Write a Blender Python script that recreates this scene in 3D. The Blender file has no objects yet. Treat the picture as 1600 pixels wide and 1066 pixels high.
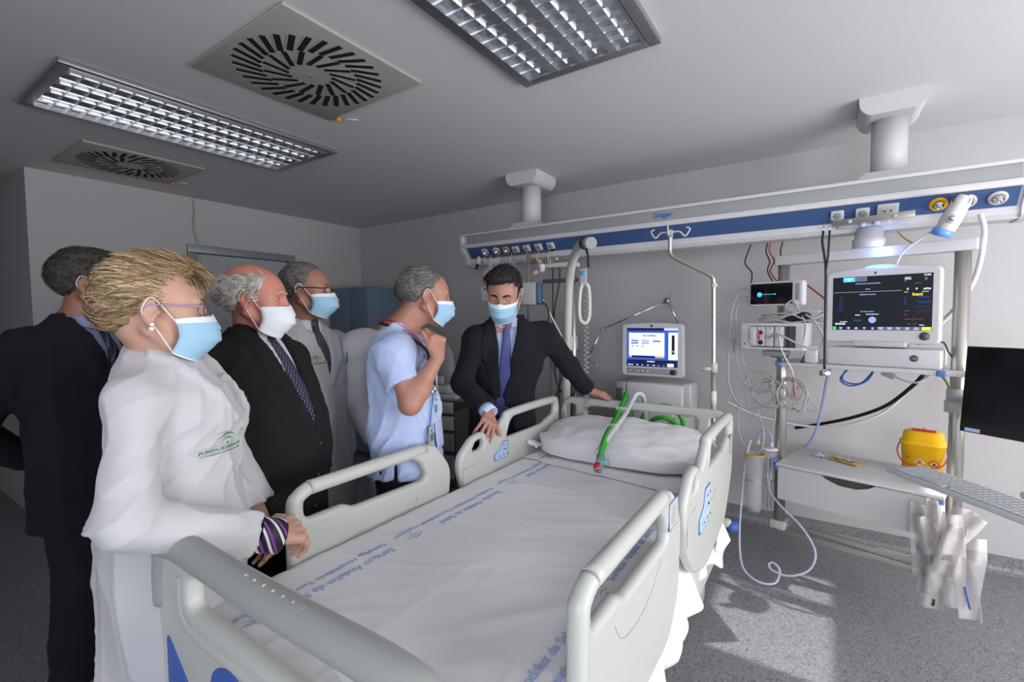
import bpy, bmesh, math, random
import numpy as np
from mathutils import Vector, Matrix, noise
rnd = random.Random(7)
SC = bpy.context.scene
COL = SC.collection
# ---------------------------------------------------------------- camera, light, exposure
CAMH = 1.48
cam = bpy.data.cameras.new('camera'); camo = bpy.data.objects.new('camera', cam); COL.objects.link(camo)
camo.matrix_world = Matrix(((0.83177, -0.01968, 0.55477, 0), (0.55504, 0.04645, -0.83053, 0), (-0.00943, 0.99873, 0.04956, CAMH), (0, 0, 0, 1)))
cam.sensor_width = 36; cam.lens = 733 / 1600 * 36; cam.clip_start = 0.02
SC.camera = camo
SC.view_settings.view_transform = 'Standard'; SC.view_settings.look = 'None'
SC.view_settings.gamma = 1; SC.view_settings.use_curve_mapping = False
SC.view_settings.exposure = 0.80
W = bpy.data.worlds.new('sky'); SC.world = W; W.use_nodes = True
W.node_tree.nodes['Background'].inputs[0].default_value = (0.62, 0.74, 1.0, 1)
W.node_tree.nodes['Background'].inputs[1].default_value = 3.0
def lamp(name, kind, loc, energy, color=(1, 1, 1), **k):
    l = bpy.data.lights.new(name, kind); l.energy = energy; l.color = color
    for a, b in k.items():
        if a != 'dir': setattr(l, a, b)
    o = bpy.data.objects.new(name, l); COL.objects.link(o); o.location = loc
    if 'dir' in k: o.rotation_euler = Vector(k['dir']).to_track_quat('-Z', 'Y').to_euler()
    return o
# window daylight: the glazed openings are in the wall behind the photographer (y = -2.2) and on the right
lamp('window_daylight', 'AREA', (1.15, -2.12, 1.45), 34, (1.0, 0.985, 0.965), shape='RECTANGLE', size=2.3, size_y=1.5, dir=(0, 1, 0.0))
lamp('window_daylight', 'AREA', (2.42, 1.75, 1.35), 62, (1.0, 0.985, 0.97), shape='RECTANGLE', size=2.4, size_y=1.5, dir=(-1, 0.05, 0.12))
lamp('sun', 'SUN', (5, 2.6, 4), 3.4, (1.0, 0.98, 0.95), angle=0.012, dir=(-1.0, 0.0, -0.75))

# ---------------------------------------------------------------- helpers
def lin(c):
    return tuple((x / 12.92 if x <= 0.04045 else ((x + 0.055) / 1.055) ** 2.4) for x in c)
def hexc(h): return lin(tuple(int(h[i:i + 2], 16) / 255 for i in (0, 2, 4)))
def mat(name, col, rough=0.5, metal=0.0, bump=0.0, bscale=80.0, vary=0.0, vscale=6.0, trans=0.0, emit=None, estr=1.0, sheen=0.0, sss=0.0, stretch=(1, 1, 1), alpha=1.0, ior=1.45, thin=False):
    m = bpy.data.materials.new(name); m.use_nodes = True
    nt = m.node_tree; N = nt.nodes; L = nt.links; b = N['Principled BSDF']
    c = hexc(col) if isinstance(col, str) else col
    b.inputs['Base Color'].default_value = (*c, 1); b.inputs['Roughness'].default_value = rough; b.inputs['Metallic'].default_value = metal
    b.inputs['IOR'].default_value = ior
    if trans: b.inputs['Transmission Weight'].default_value = trans
    if alpha < 1: b.inputs['Alpha'].default_value = alpha
    if sheen: b.inputs['Sheen Weight'].default_value = sheen
    if sss:
        b.inputs['Subsurface Weight'].default_value = sss; b.inputs['Subsurface Radius'].default_value = (0.01, 0.004, 0.002)
    if emit:
        e = hexc(emit) if isinstance(emit, str) else emit
        b.inputs['Emission Color'].default_value = (*e, 1); b.inputs['Emission Strength'].default_value = estr
    tc = mp = None
    def coords():
        tc = N.new('ShaderNodeTexCoord'); mp = N.new('ShaderNodeMapping'); mp.inputs['Scale'].default_value = stretch
        L.new(tc.outputs['Object'], mp.inputs[0]); return mp
    if vary or bump: mp = coords()
    if vary:
        n = N.new('ShaderNodeTexNoise'); n.inputs['Scale'].default_value = vscale; n.inputs['Detail'].default_value = 4
        L.new(mp.outputs[0], n.inputs['Vector'])
        r = N.new('ShaderNodeMix'); r.data_type = 'RGBA'
        r.inputs['A'].default_value = (*[max(0, x * (1 - vary)) for x in c], 1); r.inputs['B'].default_value = (*[min(1, x * (1 + vary)) for x in c], 1)
        L.new(n.outputs['Fac'], r.inputs['Factor']); L.new(r.outputs['Result'], b.inputs['Base Color'])
    if bump:
        n = N.new('ShaderNodeTexNoise'); n.inputs['Scale'].default_value = bscale; n.inputs['Detail'].default_value = 5
        L.new(mp.outputs[0], n.inputs['Vector'])
        bm = N.new('ShaderNodeBump'); bm.inputs['Strength'].default_value = bump; bm.inputs['Distance'].default_value = 0.01
        L.new(n.outputs['Fac'], bm.inputs['Height']); L.new(bm.outputs[0], b.inputs['Normal'])
    return m

def link(o, parent=None):
    COL.objects.link(o)
    if parent is not None: o.parent = parent
    return o
def meta(o, label=None, cat=None, group=None, kind=None):
    if label: o['label'] = label
    if cat: o['category'] = cat
    if group: o['group'] = group
    if kind: o['kind'] = kind
    return o
def thing(name, label, cat, loc=(0, 0, 0), rz=0.0, group=None):
    o = bpy.data.objects.new(name, None); COL.objects.link(o); o.location = loc; o.rotation_euler = (0, 0, rz)
    o.empty_display_size = 0.05
    return meta(o, label, cat, group)
def setmat(me, m):
    for x in (m if isinstance(m, (list, tuple)) else [m]): me.materials.append(x)

class MB:
    """collects shapes, then build() links them as one mesh"""
    def __init__(s): s.v = []; s.f = []; s.sm = []; s.mi = []; s.cm = 0
    def add(s, vs, fs, smooth=False):
        b = len(s.v); s.v += [tuple(v) for v in vs]; s.f += [tuple(i + b for i in f) for f in fs]
        s.sm += [smooth] * len(fs); s.mi += [s.cm] * len(fs); return s
    def box(s, c, d, rot=None, bev=0.0):
        hx, hy, hz = d[0] / 2, d[1] / 2, d[2] / 2
        c = Vector(c); R = rot if rot is not None else Matrix.Identity(3)
        if bev <= 0:
            vs = [c + R @ Vector((x * hx, y * hy, z * hz)) for x in (-1, 1) for y in (-1, 1) for z in (-1, 1)]
            return s.add(vs, [(0, 1, 3, 2), (4, 6, 7, 5), (0, 4, 5, 1), (2, 3, 7, 6), (0, 2, 6, 4), (1, 5, 7, 3)])
        bm = bmesh.new(); bmesh.ops.create_cube(bm, size=1)
        for v in bm.verts: v.co = Vector((v.co.x * 2 * hx, v.co.y * 2 * hy, v.co.z * 2 * hz))
        bmesh.ops.bevel(bm, geom=list(bm.edges), offset=min(bev, hx * .99, hy * .99, hz * .99), segments=3, profile=0.5, affect='EDGES')
        vs = [c + R @ v.co for v in bm.verts]; fs = [[v.index for v in f.verts] for f in bm.faces]; bm.free()
        return s.add(vs, fs, True)
    def tube(s, pts, r, n=10, cap=True, closed=False):
        pts = [Vector(p) for p in pts]; m = len(pts)
        rr = r if isinstance(r, (list, tuple)) else [r] * m
        vs = []; up = None
        for i, p in enumerate(pts):
            if closed: t = pts[(i + 1) % m] - pts[i - 1]
            else: t = (pts[min(i + 1, m - 1)] - pts[max(i - 1, 0)])
            if t.length < 1e-9: t = Vector((0, 0, 1))
            t.normalize()
            if up is None:
                up = Vector((0, 0, 1)) if abs(t.z) < 0.9 else Vector((1, 0, 0))
            a = up - t * up.dot(t)
            if a.length < 1e-6: a = Vector((0, 1, 0)) - t * t.y
            a.normalize(); up = a; b = t.cross(a)
            for k in range(n):
                w = 2 * math.pi * k / n; vs.append(p + (a * math.cos(w) + b * math.sin(w)) * rr[i])
        fs = []
        for i in range(m if closed else m - 1):
            j = (i + 1) % m
            for k in range(n):
                fs.append((i * n + k, i * n + (k + 1) % n, j * n + (k + 1) % n, j * n + k))
        s.add(vs, fs, True)
        if cap and not closed:
            b = len(s.v) - m * n
            s.f.append(tuple(b + k for k in range(n - 1, -1, -1))); s.sm.append(False); s.mi.append(s.cm)
            s.f.append(tuple(b + (m - 1) * n + k for k in range(n))); s.sm.append(False); s.mi.append(s.cm)
        return s
    def lathe(s, prof, c=(0, 0, 0), axis=(0, 0, 1), n=24, scale=(1, 1)):
        """prof: (radius, height) list along axis"""
        q = Vector(axis).to_track_quat('Z', 'Y').to_matrix(); c = Vector(c)
        vs = [c + q @ Vector((r * scale[0] * math.cos(2 * math.pi * k / n), r * scale[1] * math.sin(2 * math.pi * k / n), h)) for r, h in prof for k in range(n)]
        fs = [(i * n + k, i * n + (k + 1) % n, (i + 1) * n + (k + 1) % n, (i + 1) * n + k) for i in range(len(prof) - 1) for k in range(n)]
        b = len(s.v); s.add(vs, fs, True)
        if prof[0][0] > 1e-5: s.f.append(tuple(b + k for k in range(n - 1, -1, -1))); s.sm.append(False); s.mi.append(s.cm)
        if prof[-1][0] > 1e-5: s.f.append(tuple(b + (len(prof) - 1) * n + k for k in range(n))); s.sm.append(False); s.mi.append(s.cm)
        return s
    def cyl(s, a, b, r, n=20, r2=None):
        a = Vector(a); b = Vector(b); L = (b - a).length
        return s.lathe([(r, 0), (r if r2 is None else r2, L)], a, b - a, n)
    def prism(s, poly, a, b, ax=2):
        """poly in the two remaining axes, extruded from a to b along axis ax"""
        def P(u, v, w):
            return {0: (w, u, v), 1: (u, w, v), 2: (u, v, w)}[ax]
        n = len(poly); vs = [P(u, v, a) for u, v in poly] + [P(u, v, b) for u, v in poly]
        fs = [tuple(range(n - 1, -1, -1)), tuple(range(n, 2 * n))] + [(i, (i + 1) % n, n + (i + 1) % n, n + i) for i in range(n)]
        return s.add(vs, fs)
    def quad(s, a, b, c, d): return s.add([a, b, c, d], [(0, 1, 2, 3)])
    def grid(s, fn, nu, nv, smooth=True):
        vs = [fn(i / nu, j / nv) for j in range(nv + 1) for i in range(nu + 1)]
        return s.add(vs, [(j * (nu + 1) + i, j * (nu + 1) + i + 1, (j + 1) * (nu + 1) + i + 1, (j + 1) * (nu + 1) + i) for j in range(nv) for i in range(nu)], smooth)
    def build(s, name, m, parent=None, fix=True, kind=None, thick=0.0, sub=0):
        me = bpy.data.meshes.new(name); me.from_pydata(s.v, [], s.f)
        me.polygons.foreach_set('use_smooth', s.sm); me.polygons.foreach_set('material_index', s.mi)
        if fix:
            bm = bmesh.new(); bm.from_mesh(me); bmesh.ops.recalc_face_normals(bm, faces=bm.faces); bm.to_mesh(me); bm.free()
        setmat(me, m); o = bpy.data.objects.new(name, me); link(o, parent)
        if thick: sd = o.modifiers.new('solid', 'SOLIDIFY'); sd.thickness = thick; sd.offset = 0
        if sub: sb = o.modifiers.new('sub', 'SUBSURF'); sb.levels = sb.render_levels = sub
        if kind: o['kind'] = kind
        return o
def part(name, mb, m, parent, **k): return mb.build(name, m, parent, **k)
def dup(o, parent=None):
    c = o.copy(); COL.objects.link(c); c.parent = parent if parent is not None else None
    for ch in list(o.children): dup(ch, c)
    return c
def smooth_path(pts, n=8):
    P = [Vector(p) for p in pts]; out = []
    for i in range(len(P) - 1):
        a = P[max(i - 1, 0)]; b = P[i]; c = P[i + 1]; d = P[min(i + 2, len(P) - 1)]
        for k in range(n):
            t = k / n
            out.append(0.5 * ((2 * b) + (c - a) * t + (2 * a - 5 * b + 4 * c - d) * t * t + (-a + 3 * b - 3 * c + d) * t ** 3))
    out.append(P[-1]); return out
def fillet(poly, r, n=5):
    out = []; m = len(poly)
    for i in range(m):
        rr = r[i] if isinstance(r, (list, tuple)) else r
        p = Vector(poly[i]).to_2d(); a = Vector(poly[i - 1]).to_2d() - p; b = Vector(poly[(i + 1) % m]).to_2d() - p
        t = min(rr, a.length * 0.48, b.length * 0.48)
        if t < 1e-4: out.append(tuple(p)); continue
        a.normalize(); b.normalize(); s0 = p + a * t; s1 = p + b * t
        for k in range(n + 1):
            u = k / n; out.append(tuple((1 - u) ** 2 * s0 + 2 * u * (1 - u) * p + u * u * s1))
    return out
def plate(name, outlines, thick, bev, m, parent, M, res=3):
    """flat panel with holes from 2-D outlines, rounded edges; M places its xy plane"""
    cu = bpy.data.curves.new(name, 'CURVE'); cu.dimensions = '2D'; cu.fill_mode = 'BOTH'
    for ol in outlines:
        sp = cu.splines.new('POLY'); sp.points.add(len(ol) - 1)
        for i, (x, y) in enumerate(ol): sp.points[i].co = (x, y, 0, 1)
        sp.use_cyclic_u = True
    cu.extrude = max(thick / 2 - bev, 1e-4); cu.bevel_depth = bev; cu.bevel_resolution = res; cu.offset = -bev
    t = bpy.data.objects.new(name, cu); me = bpy.data.meshes.new_from_object(t)
    bpy.data.objects.remove(t); bpy.data.curves.remove(cu)
    me.transform(M); me.materials.clear(); setmat(me, m)
    me.polygons.foreach_set('use_smooth', [len(p.vertices) == 4 for p in me.polygons])
    try: me.set_sharp_from_angle(angle=math.radians(40))
    except Exception: pass
    o = bpy.data.objects.new(name, me); return link(o, parent)
_TM = {}
def text_mesh(txt, size, bold=0.0, align='LEFT'):
    cu = bpy.data.curves.new('t', 'FONT'); cu.body = txt; cu.size = size; cu.extrude = 0.0004; cu.offset = bold; cu.align_x = align
    cu.resolution_u = 3
    t = bpy.data.objects.new('t', cu); me = bpy.data.meshes.new_from_object(t)
    bpy.data.objects.remove(t); bpy.data.curves.remove(cu)
    v = [tuple(x.co) for x in me.vertices]; f = [tuple(p.vertices) for p in me.polygons]; bpy.data.meshes.remove(me)
    return v, f
def put_text(mb, txt, size, fn, bold=0.0, align='LEFT', x0=0, y0=0):
    """adds lettering to mb; fn(u, v, h) maps the flat letter plane to the surface"""
    v, f = text_mesh(txt, size, bold, align)
    mb.add([fn(x + x0, y + y0, z) for x, y, z in v], f)
def frame(o, u, v):
    """mapping from (x, y, h) on a plane with origin o, right u, up v"""
    o = Vector(o); u = Vector(u).normalized(); v = Vector(v).normalized(); n = u.cross(v)
    return lambda x, y, h=0.0: o + u * x + v * y + n * h
# ---------------------------------------------------------------- materials
def wall_mat(name, col, bump=0.10):
    m = mat(name, col, 0.75, vary=0.05, vscale=90, stretch=(1, 1, 1), bump=bump, bscale=420)
    return m
M = {}
M['wall'] = wall_mat('wall_covering', 'b5b2b3')
M['ceil'] = mat('ceiling_paint', 'cdccce', 0.85, bump=0.03, bscale=200)
M['white'] = mat('white_plastic', 'c3c2c4', 0.4)
M['offwhite'] = mat('off_white_plastic', 'b9b8b6', 0.45)
M['bed'] = mat('bed_plastic', 'babcb6', 0.38, bump=0.02, bscale=600)
M['bedgrey'] = mat('grip_grey_plastic', '9a9d9a', 0.5, bump=0.04, bscale=900)
M['grey'] = mat('grey_plastic', '8d9091', 0.5)
M['band'] = mat('grey_band', '8f9293', 0.5)
M['dgrey'] = mat('dark_grey_plastic', '4a4c4f', 0.5)
M['black'] = mat('black_plastic', '101113', 0.45)
M['rubber'] = mat('black_rubber', '18191b', 0.6)
M['bluep'] = mat('blue_panel', '3b527f', 0.5)
M['blueclip'] = mat('blue_clip', '5b7bb4', 0.45)
M['alu'] = mat('aluminium', 'a9abad', 0.35, 0.9)
M['steel'] = mat('stainless_steel', 'c2beb7', 0.32, 0.85)
M['chrome'] = mat('chrome', 'd8d8da', 0.12, 1.0)
M['mirror'] = mat('louvre_aluminium', 'dfe3e8', 0.34, 1.0)
M['dark'] = mat('dark_void', '0b0c0d', 0.8)
M['sheet'] = mat('white_cotton', 'dddcde', 0.85, bump=0.06, bscale=500, sheen=0.2)
M['print'] = mat('blue_print', '9dafd6', 0.85)
M['printd'] = mat('dark_green_print', '4a5a58', 0.85)
M['bluelab'] = mat('light_blue_label', 'a9c0e6', 0.5)
M['bluelabd'] = mat('blue_label', '3d5fa8', 0.5)
M['yellow'] = mat('yellow_plastic', 'e8b307', 0.4, sss=0.0)
M['red'] = mat('red_plastic', 'c3242b', 0.4)
M['green'] = mat('green_tube', '3fa83a', 0.4)
M['cable'] = mat('grey_cable', 'a7a6a6', 0.5)
M['wcable'] = mat('white_tube', 'd5d4d8', 0.4)
M['bcable'] = mat('black_cable', '141416', 0.5)
M['bluecable'] = mat('blue_cable', '2f5fae', 0.5)
M['redcable'] = mat('red_cable', 'b83a34', 0.5)
M['ycable'] = mat('yellow_green_cable', '8c8a4e', 0.5)
M['clear'] = mat('clear_plastic', (0.7, 0.7, 0.72), 0.12, alpha=0.2)
M['film'] = mat('clear_film', (0.8, 0.82, 0.86), 0.15, alpha=0.22)
M['tubing'] = mat('clear_tubing', (0.62, 0.62, 0.8), 0.2, alpha=0.6)
M['lilac'] = mat('lilac_tubing', '9aa3d4', 0.3, alpha=0.85)
M['amber'] = mat('amber_plastic', 'c79b45', 0.3, alpha=0.9)
M['paper'] = mat('paper', 'cfcdc8', 0.8)
M['fridge'] = mat('blue_grey_laminate', '64788a', 0.45, vary=0.05, vscale=3)
M['ink'] = mat('black_ink', '1a1a1c', 0.7)
M['slot'] = mat('slot_black', '060606', 0.9)

# ---------------------------------------------------------------- room
def struct(o): o['kind'] = 'structure'; return o
CZ = 2.56; XL = -4.65; YB = 3.71; XR = 2.5; YF = -2.2
def floor_mat():
    m = bpy.data.materials.new('speckled_vinyl'); m.use_nodes = True; nt = m.node_tree; N = nt.nodes; L = nt.links; b = N['Principled BSDF']
    b.inputs['Roughness'].default_value = 0.42
    tc = N.new('ShaderNodeTexCoord')
    base = hexc('7b7d7f')
    prev = None
    for sc, lo, hi, col in ((95, 0.10, 0.13, hexc('55575b')), (150, 0.08, 0.11, hexc('9a9fa6')), (240, 0.12, 0.16, hexc('66696d'))):
        v = N.new('ShaderNodeTexVoronoi'); v.inputs['Scale'].default_value = sc; v.inputs['Randomness'].default_value = 1
        L.new(tc.outputs['Object'], v.inputs['Vector'])
        wn = N.new('ShaderNodeMath'); wn.operation = 'LESS_THAN'
        r = N.new('ShaderNodeSeparateColor'); L.new(v.outputs['Color'], r.inputs[0])
        gt = N.new('ShaderNodeMath'); gt.operation = 'LESS_THAN'; gt.inputs[1].default_value = 0.33; L.new(r.outputs[0], gt.inputs[0])
        L.new(v.outputs['Distance'], wn.inputs[0]); wn.inputs[1].default_value = 0.42
        mu = N.new('ShaderNodeMath'); mu.operation = 'MULTIPLY'; L.new(wn.outputs[0], mu.inputs[0]); L.new(gt.outputs[0], mu.inputs[1])
        mx = N.new('ShaderNodeMix'); mx.data_type = 'RGBA'; L.new(mu.outputs[0], mx.inputs['Factor'])
        if prev is None: mx.inputs['A'].default_value = (*base, 1)
        else: L.new(prev, mx.inputs['A'])
        mx.inputs['B'].default_value = (*col, 1); prev = mx.outputs['Result']
    L.new(prev, b.inputs['Base Color'])
    return m
M['floor'] = floor_mat()
struct(part('floor', MB().box(((XR - 7) / 2, (YB + YF) / 2, -0.05), (XR + 7.4, YB - YF + 0.4, 0.1)), M['floor'], None))
struct(part('ceiling', MB().box(((XR - 7) / 2, (YB + YF) / 2, CZ + 0.05), (XR + 7.4, YB - YF + 0.4, 0.1)), M['ceil'], None))
struct(part('wall_back', MB().box(((XR + XL) / 2, YB + 0.05, CZ / 2), (XR - XL + 0.2, 0.1, CZ)), M['wall'], None))
# door wall with its opening
mb = MB(); DY0, DY1, DZ = 1.92, 2.80, 2.08
mb.box((XL - 0.06, (0.88 + DY0) / 2, CZ / 2), (0.12, DY0 - 0.88, CZ)); mb.box((XL - 0.06, (DY1 + YB) / 2, CZ / 2), (0.12, YB - DY1, CZ)); mb.box((XL - 0.06, (DY0 + DY1) / 2, (CZ + DZ) / 2), (0.12, DY1 - DY0, CZ - DZ))
struct(mb.build('wall_left', M['wall'], None))
struct(part('wall_passage', MB().box((-5.82, 0.93, CZ / 2), (2.1, 0.1, CZ)), M['wall'], None))
struct(part('wall_far', MB().box((-6.85, -0.6, CZ / 2), (0.1, 3.4, CZ)), M['wall'], None))
# front wall (behind the photographer) with a wide window opening
mb = MB(); y = YF - 0.06
for x0, x1, z0, z1 in ((-6.9, 0.0, 0, CZ), (2.3, XR + .1, 0, CZ), (0.0, 2.3, 0, 0.7), (0.0, 2.3, 2.2, CZ)):
    mb.box(((x0 + x1) / 2, y, (z0 + z1) / 2), (x1 - x0, 0.12, z1 - z0))
struct(mb.build('wall_front', M['wall'], None))
# right wall with a high window
mb = MB(); x = XR + 0.06; WY0, WY1, WZ0, WZ1 = 2.13, 3.13, 1.81, 2.33
for y0, y1, z0, z1 in ((YF, WY0, 0, CZ), (WY1, YB, 0, CZ), (WY0, WY1, 0, WZ0), (WY0, WY1, WZ1, CZ)):
    mb.box((x, (y0 + y1) / 2, (z0 + z1) / 2), (0.12, y1 - y0, z1 - z0))
struct(mb.build('wall_right', M['wall'], None))
def window(name, c, w, h, axis):
    mb = MB(); e = 0.05
    def bx(u, z, du, dz):
        mb.box((c[0] + u, c[1], c[2] + z) if axis == 'x' else (c[0], c[1] + u, c[2] + z), (du, 0.06, dz) if axis == 'x' else (0.06, du, dz), bev=0.005)
    bx(0, h / 2 - e / 2, w, e); bx(0, -h / 2 + e / 2, w, e); bx(-w / 2 + e / 2, 0, e, h - 2 * e); bx(w / 2 - e / 2, 0, e, h - 2 * e)
    if axis == 'x': bx(0, 0, e, h - 2 * e)
    struct(mb.build(name, M['white'], None))
window('window_1', (1.15, YF - 0.06, 1.45), 2.3, 1.5, 'x')
window('window_2', (XR + 0.06, 2.63, 2.07), 1.0, 0.52, 'y')
# coved vinyl skirting
def cove(name, a, b, n):
    a = Vector(a); b = Vector(b); n = Vector(n); mb = MB()
    prof = [(0.0, 0.1), (0.004, 0.1), (0.004, 0.035), (0.012, 0.014), (0.035, 0.003), (0.06, 0.0), (0.0, 0.0)]
    vs = [p + n * d + Vector((0, 0, z)) for p in (a, b) for d, z in prof]; k = len(prof)
    mb.add(vs, [(i, (i + 1) % k, k + (i + 1) % k, k + i) for i in range(k)] + [tuple(range(k)), tuple(range(2 * k - 1, k - 1, -1))])
    struct(mb.build(name, M['floor'], None))
cove('baseboard_back', (XL, YB, 0), (XR, YB, 0), (0, -1, 0))
cove('baseboard_left', (XL, 0.88, 0), (XL, DY0 - 0.06, 0), (1, 0, 0)); cove('baseboard_left', (XL, DY1 + 0.06, 0), (XL, YB, 0), (1, 0, 0))
# door
M['frame'] = mat('door_frame_grey', '8b9294', 0.4, 0.3); M['door'] = mat('door_laminate', 'a4a7aa', 0.45)
d = bpy.data.objects.new('door_1', None); link(d); d.location = (XL, (DY0 + DY1) / 2, 0); struct(d)
w = DY1 - DY0
mb = MB(); mb.box((-0.05, 0, DZ / 2), (0.04, w - 0.02, DZ - 0.01)); mb.build('door_leaf', M['door'], d)
mb = MB()
for s in (-1, 1): mb.box((-0.02, s * (w / 2 - 0.01 + 0.035), DZ / 2), (0.09, 0.07, DZ), bev=0.006)
mb.box((-0.02, 0, DZ + 0.035), (0.09, w + 0.12, 0.07), bev=0.006); mb.build('door_frame', M['frame'], d)
mb = MB(); mb.tube(smooth_path([(-0.03, 0.36, 1.02), (0.02, 0.36, 1.02), (0.025, 0.34, 1.02), (0.025, 0.24, 1.02)], 5), 0.009); mb.lathe([(0.025, 0), (0.025, 0.008)], (-0.03, 0.36, 1.02), (1, 0, 0)); mb.build('door_handle', M['steel'], d)

# ---------------------------------------------------------------- ceiling luminaires and air diffusers
def luminaire(label, x0, x1, y0, y1, nx, ny, tubes):
    cx, cy = (x0 + x1) / 2, (y0 + y1) / 2; w, l = x1 - x0, y1 - y0
    t = thing('ceiling_light', label, 'ceiling light', (cx, cy, CZ))
    mb = MB(); e = 0.045
    for sx in (-1, 1):
        mb.box((sx * (w / 2 - e / 2), 0, -0.012), (e, l, 0.024), bev=0.004); mb.box((sx * (w / 2 - e - 0.006), 0, -0.016), (0.008, l - 2 * e, 0.03))
    for sy in (-1, 1):
        mb.box((0, sy * (l / 2 - e / 2), -0.012), (w - 2 * e, e, 0.022), bev=0.004)
    mb.build('frame', M['alu'], t)
    wi, li = w - 2 * e, l - 2 * e
    hs = MB(); hs.box((0, 0, -0.003), (wi, li, 0.004)); hs.build('tray', M['mirror'], t)
    # parabolic cells: curved longitudinal reflectors and cross blades
    rf = MB(); div = wi / nx
    for i in range(nx + 1):
        x = -wi / 2 + i * div; hw = 0.012 if nx > 4 else (0.02 if tubes > 2 else 0.008)
        for s in (-1, 1):
            if (i == 0 and s < 0) or (i == nx and s > 0): continue
            rf.grid(lambda u, v: Vector((x + s * (0.0015 + (hw + 0.008) * (v ** 2)), -li / 2 + li * u, -0.020 + 0.016 * v)), 1, 4)
        if tubes > 2 and 0 < i < nx: rf.box((x, 0, -0.0205), (0.036, li, 0.002))
    rf.build('reflector', M['mirror'], t)
    for j in range(1, ny):
        y = -li / 2 + li * j / ny; b = MB()
        for i in range(nx):
            xc = -wi / 2 + (i + 0.5) * div
            for s in (-1, 1):
                b.grid(lambda u, v: Vector((xc - div * 0.46 + div * 0.92 * u, y + s * (0.0008 + 0.013 * v * v), -0.023 + 0.017 * v - (0.003 * math.sin(math.pi * u)) * (1 - v) * -1)), 6, 3)
        b.build('louvre_blade', M['mirror'], t)
    for i in range(nx):
        xc = -wi / 2 + (i + 0.5) * div
        mb = MB(); mb.tube([(xc, -li / 2 + 0.02, -0.0105), (xc, li / 2 - 0.02, -0.0105)], 0.0045, n=8); mb.build('lamp_tube', M['tube' if tubes < 3 else 'tube2'], t)
    return t
M['tube'] = mat('fluorescent_tube', 'ffffff', 0.4, emit='f2f6ff', estr=0.4)
M['tube2'] = mat('fluorescent_tube_added_glow', 'ffffff', 0.4, emit='eef3ff', estr=0.3)  # weak glow added, standing in for daylight mirrored by the louvres
luminaire('long recessed louvred ceiling light over the group, between the two round air diffusers', -3.27, -2.61, 0.61, 1.92, 4, 20, 2)
luminaire('wide louvred ceiling light above the bed, cut by the top edge of the photo', -1.17, -0.55, 0.57, 1.885, 4, 18, 4)
def diffuser(label, x0, x1, y0, y1, rot):
    cx, cy = (x0 + x1) / 2, (y0 + y1) / 2; w, l = x1 - x0, y1 - y0
    t = thing('air_diffuser', label, 'air vent', (cx, cy, CZ)); mb = MB()
    mb.box((0, 0, -0.006), (w, l, 0.012), bev=0.003); mb.build('plate', M['diff'], t)
    me = None
    def slot(r, L, a, wd):
        mb = MB(); A = a + rot; tl = 0.42
        c = Vector((math.cos(A), math.sin(A))) * r; dx = Vector((math.cos(A + tl), math.sin(A + tl))); dy = Vector((-dx.y, dx.x))
        P = [c + dx * (u * L / 2) + dy * (v * wd / 2) for u, v in ((-1, -1), (1, -1), (1, 1), (-1, 1))]
        mb.add([(p.x, p.y, z) for z in (-0.0125, -0.004) for p in P], [(0, 3, 2, 1), (4, 5, 6, 7), (0, 1, 5, 4), (1, 2, 6, 5), (2, 3, 7, 6), (3, 0, 4, 7)])
        o = mb.build('slot', M['slot'], t)
        vm = MB(); q = [c + dx * (u * L / 2) + dy * (-wd * 0.5) for u in (-1, 1)] ; q2 = [c + dx * (u * L / 2) + dy * (-wd * 0.28) for u in (-1, 1)]
        vm.add([(q[0].x, q[0].y, -0.0135), (q[1].x, q[1].y, -0.0135), (q2[1].x, q2[1].y, -0.0135), (q2[0].x, q2[0].y, -0.0135), (q[0].x, q[0].y, -0.012), (q[1].x, q[1].y, -0.012), (q2[1].x, q2[1].y, -0.012), (q2[0].x, q2[0].y, -0.012)], [(0, 1, 2, 3), (0, 1, 5, 4), (2, 3, 7, 6), (1, 2, 6, 5), (0, 3, 7, 4)])
        vm.build('vane', M['diff'], o)
    R = min(w, l) / 2 * 0.92
    for i in range(32): slot(R * 0.81, R * 0.38, 2 * math.pi * i / 32, 0.031)
    for i in range(16): slot(R * 0.45, R * 0.36, 2 * math.pi * (i + .5) / 16, 0.029)
    mb = MB(); mb.lathe([(0.0, -0.016), (0.006, -0.015), (0.008, -0.012)], (0, 0, 0)); mb.build('screw', M['chrome'], t)
    return t
M['diff'] = mat('vent_plate', 'a3a19b', 0.5)
diffuser('large square air diffuser with a wheel of dark slots, nearest the camera on the ceiling', -2.24, -1.55, 0.94, 1.60, 0.1)
diffuser('smaller looking square air diffuser with round dark slots beside the far wall', -4.30, -3.68, 0.95, 1.61, 0.3)
for (x, y) in ((-2.20, 1.63), (-4.27, 1.63)):
    t = MB(); t.lathe([(0.022, 0), (0.020, -0.012), (0.008, -0.02), (0.0, -0.021)], (x, y, CZ), (0, 0, 1), scale=(1, 0.7))
    o = t.build('ceiling_sensor', M['amber'], None); MB().tube([(x + .03, y + .02, CZ - 0.005), (x + 0.08, y + 0.07, CZ - 0.005)], 0.0035).build('sensor_arm', M['white'], o); o['label'] = 'small amber ceiling indicator beside the ' + ('near large' if x > -3 else 'far') + ' air diffuser'; o['category'] = 'sensor'
o = MB().tube(smooth_path([(-4.64, 1.92, 2.56), (-4.635, 1.93, 2.45), (-4.635, 1.915, 2.3), (-4.63, 1.95, 2.16)], 6), 0.006).build('dangling_cable', M['cable'], None)
meta(o, 'thin pale cable hanging from ceiling down to the door frame', 'cable')

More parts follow.
